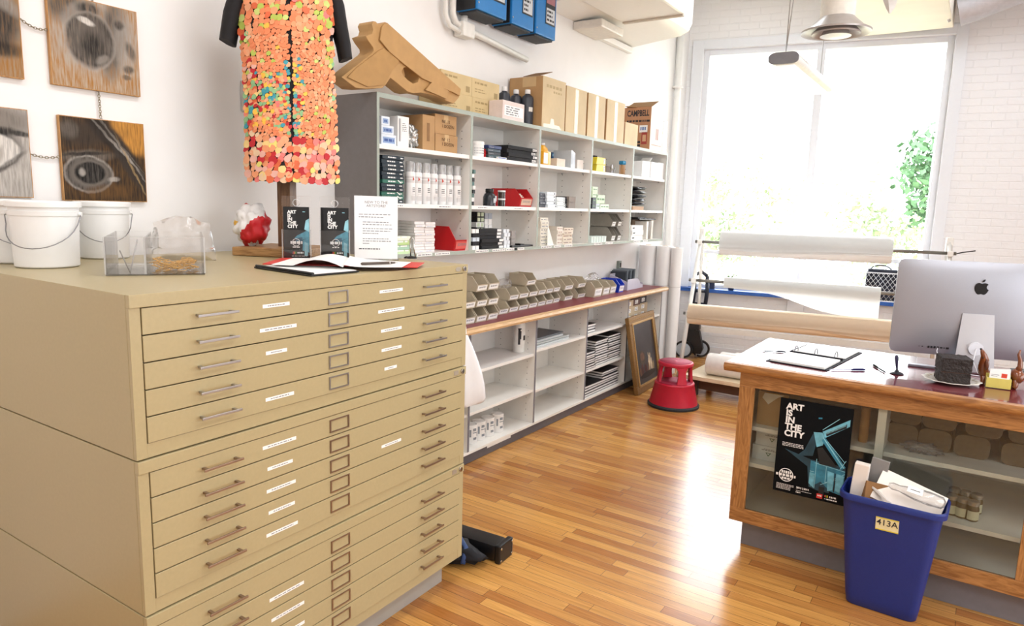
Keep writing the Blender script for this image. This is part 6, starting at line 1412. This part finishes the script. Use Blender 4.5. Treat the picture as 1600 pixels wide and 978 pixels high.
def bundle(u0, u1, zc, h, y, lab):
    a, c = onC(u0, 690, y).x, onC(u1, 690, y).x; w = (c-a); r = h*.32; pts = []
    for cx, cz, a0 in ((w/2-r, h/2-r, 0), (-w/2+r, h/2-r, PI/2), (-w/2+r, -h/2+r, PI), (w/2-r, -h/2+r, 1.5*PI)):
        for k in range(5): t_ = a0+PI/2*k/4; pts.append((cx+r*math.cos(t_), cz+r*math.sin(t_)))
    t = T('towel_bundle', lab, 'paper towels', ((a+c)/2, y, zc), 0, 'brown paper towel bundles')
    b = MB(); b.prism([(p[0], p[1]+h/2) for p in pts], 'y', 0, .22); b.part('bundle', BT, t, smooth=40)
    b = MB(); r2 = 1.004; b.prism([(p[0]*r2, p[1]*r2+h/2+.0005) for p in pts], 'y', .06, .11); b.part('paper_band', mat('#75644f', .8), t)
Bh = .098
for i, (u0, u1) in enumerate(((1383, 1433), (1434, 1487), (1491, 1549), (1567, 1627))): bundle(u0, u1, .6225, Bh, 3.52, 'lower row brown towel bundle, '+['first', 'second', 'third', 'fourth'][i]+' from the case divider')
for i, (u0, u1) in enumerate(((1384, 1436), (1437, 1492), (1505, 1565), (1574, 1634))): bundle(u0, u1, .6225+Bh+.001, Bh, 3.53, 'upper row brown towel bundle, '+['first', 'second', 'third', 'fourth'][i]+' from the case divider')
b = MB(); b.blob((0, 0, 0), (.07, .03, .022), .7, 3, 4, 3); b.solo('plastic_wrap', glassy('#f2f6ff', .3, .2, .2), 'crumpled clear plastic wrap lying before the towel bundles', 'wrap', loc=(2.81, 3.455, .645))
JG = glassy('#f2ece0', .3, .03, .10)
jp = [None]
for i, (u, y, lab) in enumerate(((1490, 3.47, 'front left glass jar with pale label in the case'), (1507, 3.46, 'front middle glass jar with pale label in the case'), (1524, 3.45, 'front right glass jar with pale label in the case'), (1492, 3.57, 'rear left glass jar in the case'), (1510, 3.56, 'rear middle glass jar in the case'), (1528, 3.55, 'rear right glass jar in the case'))):
    x = onC(u, 765, y).x
    if jp[0] is None:
        t = T('glass_jar', lab, 'jar', (x, y, .3725), 0, 'glass jars'); jp[0] = t
        b = MB(); b.lathe([(.022, 0), (.025, .003), (.025, .055), (.022, .064), (.021, .068)], n=22); b.part('jar_body', mat('#6b5a3e', .2, var=.1), t, smooth=40)
        b = MB(); b.lathe([(.0225, .068), (.0235, .07), (.0235, .084), (.02, .087), (0, .087)], n=22); b.part('lid', mat('#b5aca0', .25, .5), t, smooth=40)
        b = MB(); b.grid([[(.0253*math.cos(a), .0253*math.sin(a), z) for a in [-PI/2-1.1+.22*k for k in range(11)]] for z in (.008, .046)]); b.part('label', mat('#d9d3b4', .5), t)
    else: copy_thing(jp[0], lab, (x, y, .3725), rz=rr.uniform(-.4, .4))
# ------------------------------------------------------------------ wastebasket
BX, BY = 2.745, 3.185
t = T('wastebasket', 'blue rectangular wastebasket labelled 413A in front of the case', 'wastebasket', (BX, BY, 0), -.03)
def rrect(w, d, r, n=6):
    o = []
    for cx, cy, a0 in ((w-r, d-r, 0), (-w+r, d-r, PI/2), (-w+r, -d+r, PI), (w-r, -d+r, 1.5*PI)):
        for k in range(n+1): a = a0+PI/2*k/n; o.append((cx+r*math.cos(a), cy+r*math.sin(a)))
    return o
BHt = .505
b = MB()
outer = [(.128, .062, 0, .03), (.134, .067, .006, .032), (.140, .072, .05, .034), (.182, .104, BHt-.045, .045), (.184, .106, BHt-.03, .045), (.196, .118, BHt-.028, .05), (.197, .119, BHt-.006, .05), (.193, .115, BHt, .048), (.187, .110, BHt-.002, .046), (.179, .101, BHt-.05, .042), (.132, .064, .012, .03)]
b.grid([[(p[0], p[1], z) for p in rrect(w, d, r)] for w, d, z, r in outer], closeu=True, cap=True); b.part('basket_body', BASKET, t, smooth=40)
b = MB(); sl = math.atan((.104-.072)/(BHt-.095)); M_ = Matrix.Translation((-.005, -.1012, .405)) @ Matrix.Rotation(-.02, 4, 'Y') @ Matrix.Rotation(sl*0+.078, 4, 'X')
b.box(-.042, .042, -.0012, 0, -.028, .028, M=M_); b.box(-.042, .042, -.0013, -.0012, .0235, .028, m=1, M=M_); b.box(-.042, .042, -.0013, -.0012, -.028, -.0235, m=1, M=M_); lp = b.part('label', [mat('#eadfae', .5), mat('#e3cf3e', .5)], t)
me = text_mesh('413A', .036, 'CENTER', bold=.0003, depth=.0002); me.transform(M_ @ Matrix.Translation((0, -.0018, -.012)) @ FY); link_mesh('lettering', me, INK, lp)
Rm = root_matrix(t)
def inb(fn, name, mats, lab, cat, smooth=None):
    b = MB(); fn(b); bmesh.ops.transform(b.bm, matrix=Rm, verts=b.bm.verts); return b.solo(name, mats, lab, cat, smooth=smooth)
def XF(loc, rx=0, ry=0, rz=0): return Matrix.Translation(loc) @ Matrix.Rotation(rz, 4, 'Z') @ Matrix.Rotation(ry, 4, 'Y') @ Matrix.Rotation(rx, 4, 'X')
WC = mat('#efe6dc', .55, var=.02)
inb(lambda b: b.box(-.028, .028, -.02, .02, -.16, .13, bev=.003, M=XF((-.135, -.02, .485), 0, .06)), 'white_box', WC, 'tall narrow white box sticking up at left of wastebasket', 'box')
inb(lambda b: b.box(-.034, .034, -.006, .006, -.14, .15, bev=.002, M=XF((-.085, .035, .485), .06, .13)), 'grey_strip', mat('#8d8a88', .6), 'grey cardboard strip standing behind white box in wastebasket', 'cardboard')
def brownbox(b):
    M_ = XF((-.045, -.005, .475), -.5, .15, .35)
    for a in ((-.08, .08, -.05, .05, -.05, -.047), (-.08, .08, -.05, -.047, -.047, .05), (-.08, .08, .047, .05, -.047, .05), (-.08, -.077, -.047, .047, -.047, .05), (.077, .08, -.047, .047, -.047, .05)): b.box(*a, M=M_)
    b.box(-.08, .08, 0, .05, 0, .003, M=M_ @ XF((0, .05, .05), .9)); b.box(0, .06, -.05, .05, 0, .003, M=M_ @ XF((.08, 0, .05), 0, .6))
inb(brownbox, 'open_brown_box', mat('#8a6238', .8, var=.06), 'open brown box lying in the wastebasket', 'box')
inb(lambda b: b.box(-.012, .012, -.09, .09, -.004, .004, bev=.001, M=XF((-.07, -.045, .525), .25, .45, .9)), 'torn_flap', mat('#d9d4ce', .6), 'torn pale flap in front of open brown box', 'cardboard')
inb(lambda b: b.box(-.125, .125, -.075, .075, -.006, .006, bev=.002, M=XF((.052, -.018, .510), .75, .28, .0)), 'white_card', WC, 'large white card tilted across the wastebasket', 'cardboard')
def packfn(b):
    M_ = XF((.075, -.045, .535), .75, .28, 0) @ XF((0, 0, .0), 0, 0, .15)
    b4 = set(b.bm.verts); b.tube([(-.10, 0, .016), (-.085, 0, .016), (-.06, 0, .016), (-.03, 0, .016), (0, 0, .016), (.05, 0, .016), (.095, 0, .016), (.105, 0, .016)], [.008, .015, .013, .02, .026, .028, .024, .012], 16)
    bmesh.ops.transform(b.bm, matrix=M_, verts=[v for v in b.bm.verts if v not in b4])
    b.box(-.035, .02, -.014, .014, .0435, .044, m=1, M=M_); b.box(-.025, .01, -.002, .001, .0442, .0445, m=2, M=M_)
inb(packfn, 'clear_package', [glassy('#fdfdfc', .2, .12, .25), PAPER, INK], 'clear bottle-shaped plastic package lying on white card', 'packaging', 50)
# ================================================================== on the desk top
# ring binder
bp = [onz(1195, 563, DZ+.004), onz(1291, 579.5, DZ+.004), onz(1366, 556, DZ+.004), onz(1240, 545, DZ+.004)]
A = Vector((2.125, 3.425, DZ)); ang = math.atan2(bp[1].y-bp[0].y, bp[1].x-bp[0].x)+.02
t = T('ring_binder', 'open black ring binder with white pages on the case top', 'binder', A, ang)
b = MB(); b.box(0, .285, 0, .27, .0004, .0034, bev=.001); b.box(.0, .285, .272, .325, .0004, .0034, bev=.001); b.box(0, .285, .327, .60, .0004, .0034, bev=.001); b.part('cover', mat('#14151d', .7, spec=.2), t)
b = MB(); b.box(.018, .270, .012, .256, .0036, .013, bev=.001); b.part('page_stack', PAPER, t)
b = MB(); b.box(.016, .270, .338, .588, .0036, .008, bev=.001); b.part('page_stack', PAPER, t)
b = MB(); b.box(.015, .27, .292, .305, .0036, .012, bev=.003); b.part('ring_plate', mat('#24252c', .85, spec=.1), t)
for x in (.045, .142, .238):
    b = MB(); b.tube([(x, .2985+.026*math.cos(a), .012+.030*math.sin(a)) for a in [PI*k/12 for k in range(13)]], .0018, 6); b.part('ring', mat('#55555c', .6, spec=.2), t)
def simple_pen(u0, v0, u1, v1, lab, m1, m2, name='pen', r=.0045):
    a, c = onz(u0, v0, DZ+r), onz(u1, v1, DZ+r); L = (Vector((a.x, a.y, 0))-Vector((c.x, c.y, 0))).length
    t = T(name, lab, 'pen', (a.x, a.y, DZ), math.atan2(c.y-a.y, c.x-a.x)); z = r+.0003
    b = MB(); b.tube([(.0, 0, z), (L*.1, 0, z), (L*.6, 0, z)], [r*.3, r*.75, r*.75], 10); b.part('barrel', m1, t)
    b = MB(); b.tube([(L*.6, 0, z), (L*.62, 0, z), (L*.95, 0, z), (L, 0, z)], [r*.8, r, r, r*.7], 10); b.box(L*.66, L*.95, -.0012, .0012, z+r, z+r+.002); b.part('cap', m2, t)
simple_pen(1296, 577.5, 1352, 577.8, 'pen with blue cap lying right of ring binder', mat('#d9dbe8', .3), mat('#16184c', .7, spec=.2))
simple_pen(1384, 582, 1364, 570, 'black pen lying between blue pen and pen stand', mat('#1c1d2c', .7, spec=.2), mat('#101116', .7, spec=.2))
simple_pen(1189, 548, 1228, 550, 'thin dark pencil lying left of the ring binder', mat('#22232c', .8, spec=.1), mat('#22232c', .8, spec=.1), 'pencil', .0035)
q = onz(1401, 584, DZ)
t = T('desk_pen_stand', 'small black desk stand holding an upright dark pen', 'pen stand', (q.x, q.y, DZ))
b = MB(); b.lathe([(.028, .0004), (.029, .003), (.022, .007), (.009, .011), (.007, .018), (0, .018)], n=24, cap=False); b.part('base', mat('#1b1c26', .3), t, smooth=40)
b = MB(); b.tube([(0, 0, .016), (-.002, 0, .03), (-.008, .002, .075), (-.009, .002, .085)], [.0035, .0045, .008, .005], 12); b.part('pen', mat('#262045', .35), t)
b = MB(); b.tube([(-.028, 0, .003), (-.045, -.008, .002), (-.058, .004, .002), (-.07, -.004, .002)], .0012, 5); b.part('bead_chain', STEEL, t)
# keyboard-like tray behind the plate
q = onz(1455, 577, DZ); b = MB(); b.box(-.10, .13, -.02, .02, .0004, .012, bev=.003); b.solo('grey_tray', mat('#7d7c86', .35, .5), 'narrow grey metal tray between the pen stand and the cake', 'tray', loc=(q.x, q.y+.03, DZ), rz=.1)
# plate and cake
PC_ = Vector((2.888, 3.535, DZ)); 
t = T('plate', 'scalloped white plate with gold rim under the chocolate cake', 'plate', PC_)
b = MB(); n = 48; rows = []
for r, z in ((.04, .0005), (.055, .0005), (.075, .006), (.108, .015), (.111, .0165), (.108, .018), (.074, .009), (.05, .005), (.001, .005)):
    rows.append([(r*(1+(.035*math.cos(12*2*PI*k/n) if r > .1 else 0))*math.cos(2*PI*k/n), r*(1+(.035*math.cos(12*2*PI*k/n) if r > .1 else 0))*math.sin(2*PI*k/n), z) for k in range(n)])
b.grid(rows, closeu=True, cap=True); b.part('dish', mat('#eae6dc', .2, var=.04), t, smooth=50)
b = MB(); rr = random.Random(9)
for k in range(24):
    a = 2*PI*k/24; c = Vector((.092*math.cos(a), .092*math.sin(a), .0146)); e1 = Vector((math.cos(a), math.sin(a), .3)).normalized(); e2 = Vector((-math.sin(a), math.cos(a), 0))
    b.poly([c+e1*.010, c+e2*.006, c-e1*.008, c-e2*.006])
b.recalc = False; b.part('rim_pattern', mat('#9c8a5a', .4), t)
t = T('cake', 'square dark chocolate cake on the scalloped plate', 'cake', PC_+Vector((.0, .0, .0056)), .25)
CH = mat('#1f120c', .6, var=.3, scale=120, bump=.8)
for nm, z0, z1, g in (('lower_layer', 0, .047, 0), ('filling', .0472, .0515, -.003), ('upper_layer', .0517, .110, .001)):
    b = MB(); b.box(-.056-g, .056+g, -.056-g, .056+g, z0, z1)
    bmesh.ops.subdivide_edges(b.bm, edges=b.bm.edges[:], cuts=14, use_grid_fill=True)
    for v in b.bm.verts:
        p = v.co*55; k = .0035 if nm != 'filling' else .001; d = Vector((noise.noise(p), noise.noise(p+Vector((9, 0, 0))), noise.noise(p+Vector((0, 9, 0)))))*k
        if v.co.z < .001 or (.045 < v.co.z < .053): d.z = 0
        if nm == 'upper_layer' and v.co.z > .108: d.z = abs(d.z)+.001*math.sin(v.co.x*250)
        v.co += d
    b.part(nm, CH if nm != 'filling' else mat('#4a3022', .6), t, smooth=50)
# dachshund card holder
dg = Vector((3.055, 3.58, DZ)); 
t = T('card_holder_dog', 'brown ceramic dachshund card holder with yellow box of cards', 'card holder', dg, .08)
DBR = mat('#7a3f1d', .18, var=.12, scale=30, coat=.5)
b = MB()
b.tube([(-.074, .0, .156), (-.070, -.002, .147), (-.062, 0, .130), (-.057, .004, .110), (-.060, .012, .085), (-.056, .022, .06), (-.045, .030, .038), (-.01, .034, .036), (.03, .034, .038), (.055, .028, .046), (.066, .018, .055), (.070, .004, .05), (.066, -.004, .03)],
       [.004, .008, .012, .0175, .019, .021, .025, .026, .027, .030, .032, .026, .012], 18); b.part('body', DBR, t, smooth=70)
b = MB(); b.tube([(.066, .02, .075), (.072, .024, .095), (.070, .026, .122), (.062, .026, .146), (.066, .026, .166)], [.014, .010, .008, .006, .003], 12); b.part('tail', DBR, t)
for s in (-1, 1):
    b = MB(); b.blob((-.049, .006+s*.019, .094), (.009, .006, .024), .1, 1, 2); b.part('ear', mat('#5c2d14', .2, coat=.5), t)
for x, y in ((-.052, .012), (-.046, .05), (.062, -.002), (.058, .05)):
    b = MB(); b.tube([(x, y, .04), (x, y, .012), (x-.006, y-.004, .003)], [.013, .010, .009], 10); b.part('leg', DBR, t)
b = MB(); b.blob((-.0755, -.001, .157), (.005, .005, .004), 0, 0, 2); b.blob((-.069, .012, .126), (.003, .003, .003), 0, 0, 2); b.blob((-.065, -.012, .122), (.003, .003, .003), 0, 0, 2); b.part('nose_and_eyes', BLACK, t)
b = MB(); w, d, h = .044, .022, .042
YM = mat('#d9c96a', .3, var=.03)
M_ = XF((-.002, -.022, .003))
for a in ((-w, w, -d, d, 0, .004), (-w, w, -d, -d+.004, .004, h), (-w, w, d-.004, d, .004, h+.012), (-w, -w+.004, -d+.004, d-.004, .004, h), (w-.004, w, -d+.004, d-.004, .004, h)): b.box(*a, bev=.001, M=M_)
b.part('card_box', YM, t, 'yellow ceramic card box')
Rm = root_matrix(t)
for i in range(4):
    b = MB(); M2 = Rm @ XF((-.002+.003*i, -.034+.008*i, .0085), -.10+.05*i, .04*(1-i)); b.box(-.036, .036, 0, .0006, 0, .068+.002*i, M=M2)
    if i == 0:
        b.box(.006, .026, -.0004, -.0001, .040, .058, m=1, M=M2)
        b.box(-.03, -.002, -.0004, -.0001, .048, .050, m=2, M=M2); b.box(-.03, -.008, -.0004, -.0001, .042, .044, m=2, M=M2)
    b.solo('business_card', [PAPER, mat('#d8452f', .4), GINK], ['front white card with red square', 'second white card from front', 'third white card from front', 'rear white card'][i]+' in the dachshund holder', 'card', 'cards in the dachshund holder')
# desktop computer seen from behind
t = T('desktop_computer', 'silver all-in-one desktop computer seen from behind on case top', 'computer', (2.945, 3.86, DZ), .28); t.scale = (1.03, 1, 1.0)
AL = mat('#a6a8b0', .42, .7, var=.015, scale=300)
b = MB(); w, h, z0 = .332, .448, .068
def back(x, z):
    k = max(0, 1-(abs(x)/w)**2.4)*max(0, 1-(abs((z-z0-h/2)/(h/2)))**2.6); return -.004-.034*k**.7
NX, NZ = 26, 20; rows = []
def rc(x, z):
    r = .022; cx, cz = w-r, h/2-r; zz2 = z-z0-h/2; dx, dz_ = abs(x)-cx, abs(zz2)-cz
    if dx > 0 and dz_ > 0:
        L = math.hypot(dx, dz_)
        if L > r: f = r/L; return math.copysign(cx+dx*f, x), z0+h/2+math.copysign(cz+dz_*f, zz2)
    return x, z
for j in range(NZ+1):
    r = []
    for i in range(NX+1):
        x, z = rc(-w+2*w*i/NX, z0+h*j/NZ); r.append((x, back(x, z), z))
    rows.append(r)
b.grid(rows); n0 = len(b.bm.verts)
ring = [(r[0]) for r in rows]; front = [[(p[0], .012, p[2]) for p in r] for r in rows]; b.grid(front, 1)
edge = rows[0] + [r[-1] for r in rows[1:]] + list(reversed(rows[-1][:-1])) + [r[0] for r in reversed(rows[1:-1])]
b.grid([edge, [(p[0], .012, p[2]) for p in edge]], closeu=True); bmesh.ops.remove_doubles(b.bm, verts=b.bm.verts, dist=1e-5)
b.part('shell', [AL, BLACK], t, smooth=60)
b = MB(); b.prism([(-.062, .012), (-.042, -.055), (-.040, -.060)]*0 or [(-.075, .0005), (-.0, .0005), (.11, .0005), (.11, .005), (.0, .006), (-.045, .012), (-.062, .03), (-.070, .25), (-.076, .25), (-.082, .02)], 'x', -.092, .092) if False else b.grid([[(s*wd, y, z) for s, y in ((-1, yo), (1, yo), (1, yi), (-1, yi))] for wd, yo, yi, z in ((.062, -.043, -.036, .278), (.067, -.050, -.043, .20), (.074, -.062, -.055, .10), (.080, -.070, -.060, .03), (.082, -.070, -.050, .010), (.082, -.062, -.02, .0006))], closeu=True, cap=True)
b.box(-.082, .082, -.06, .12, .0006, .006, bev=.002); b.part('stand', mat('#c6c7cc', .3, .8, var=.01), t, smooth=40)
b = MB(); b.tube([(0, -.0735, .12), (0, -.055, .12)], .03, 24); b.part('cable_hole', mat('#dfe0e6', .3), t, smooth=40)
# apple shaped emblem
ap = []
import cmath
right = [(0, .60), (.16, .68), (.36, .70), (.55, .60), (.64, .48)]
body = [(0, .56), (.12, .62), (.30, .66), (.48, .60), (.60, .50), (.50, .40), (.45, .26), (.48, .10), (.56, -.02), (.66, -.08), (.58, -.30), (.44, -.52), (.28, -.63), (.12, -.60), (0, -.56), (-.14, -.60), (-.30, -.63), (-.46, -.50), (-.60, -.25), (-.66, 0), (-.66, .22), (-.58, .46), (-.44, .60), (-.28, .66), (-.12, .62)]
leaf = [(.0, .72), (.02, .88), (.12, 1.0), (.26, 1.08), (.27, .92), (.18, .78)]
me = outline_mesh([[(p[0]*.042, p[1]*.042) for p in body], [(p[0]*.042, p[1]*.042) for p in leaf]], .0015, .0)
lz = .395; me.transform(Matrix.Translation((0, back(0, lz)-.0012, lz)) @ Matrix.Rotation(-.02, 4, 'X') @ FY); link_mesh('emblem', me, mat('#101114', .15), t)
b = MB(); lx = -.215
for i, (dx, wd, hh) in enumerate(((0, .004, .003), (.012, .006, .004), (.036, .008, .010), (.048, .008, .010), (.060, .009, .010), (.073, .009, .010), (.086, .010, .007), (.100, .006, .005), (.110, .012, .009))):
    x = lx+dx; z = .105; b.box(x, x+wd, back(x, z)-.0015, back(x, z)+.004, z-hh/2, z+hh/2)
b.part('port', BLACK, t)
b = MB(); b.tube([(-.14, -.03, .104), (-.15, -.06, .095), (-.14, -.07, .06), (-.10, -.075, .02), (-.06, -.09, .0035), (.02, -.11, .003)], .0022, 6); b.tube([(0, -.074, .12), (-.02, -.12, .07), (.0, -.13, .02), (.06, -.12, .004)], .0025, 6); b.part('cable', mat('#d6d6da', .4), t)
b = MB(); b.box(-.14, .14, -.06, .06, .0005, .018, bev=.004); b.solo('black_keyboard', mat('#17181b', .4), 'black device partly hidden behind the desktop computer stand', 'device', loc=(3.26, 3.98, DZ), rz=.3)
# ================================================================== light
w = bpy.data.worlds.new('sky'); SC.world = w; w.use_nodes = True
bg = w.node_tree.nodes['Background']; bg.inputs['Color'].default_value = (.93, .96, 1, 1); bg.inputs['Strength'].default_value = 11.0
def area(name, loc, sx, sy, power, col=(.95, .975, 1), rot=(0, 0, 0)):
    l = bpy.data.lights.new(name, 'AREA'); l.shape = 'RECTANGLE'; l.size = sx; l.size_y = sy; l.energy = power; l.color = col
    o = bpy.data.objects.new(name, l); COL.objects.link(o); o.location = loc; o.rotation_euler = rot; return o
for i, (x, y) in enumerate(((1.9, -.8), (1.9, 1.8), (4.3, -.8), (4.3, 1.8), (4.3, 4.6), (1.6, 6.0), (3.2, 6.2))):
    area('ceiling_fill', (x, y, 3.9), .5, 1.8, 31, (.95, .975, 1) if y < 5 else (.80, .90, 1))  # unseen area lights added as ceiling fill; cooler ones brighten the window end
area('side_fill', (XR-.02, 2.2, 1.9), 2.2, 4.0, 110, (.88, .94, 1), (0, PI/2, 0))  # added side fill imitating daylight; no window is built in the right wall
SC.cycles.transparent_max_bounces = 32
SC.view_settings.view_transform = 'Standard'; SC.view_settings.look = 'None'; SC.view_settings.exposure = 0; SC.view_settings.gamma = 1; SC.view_settings.use_curve_mapping = False
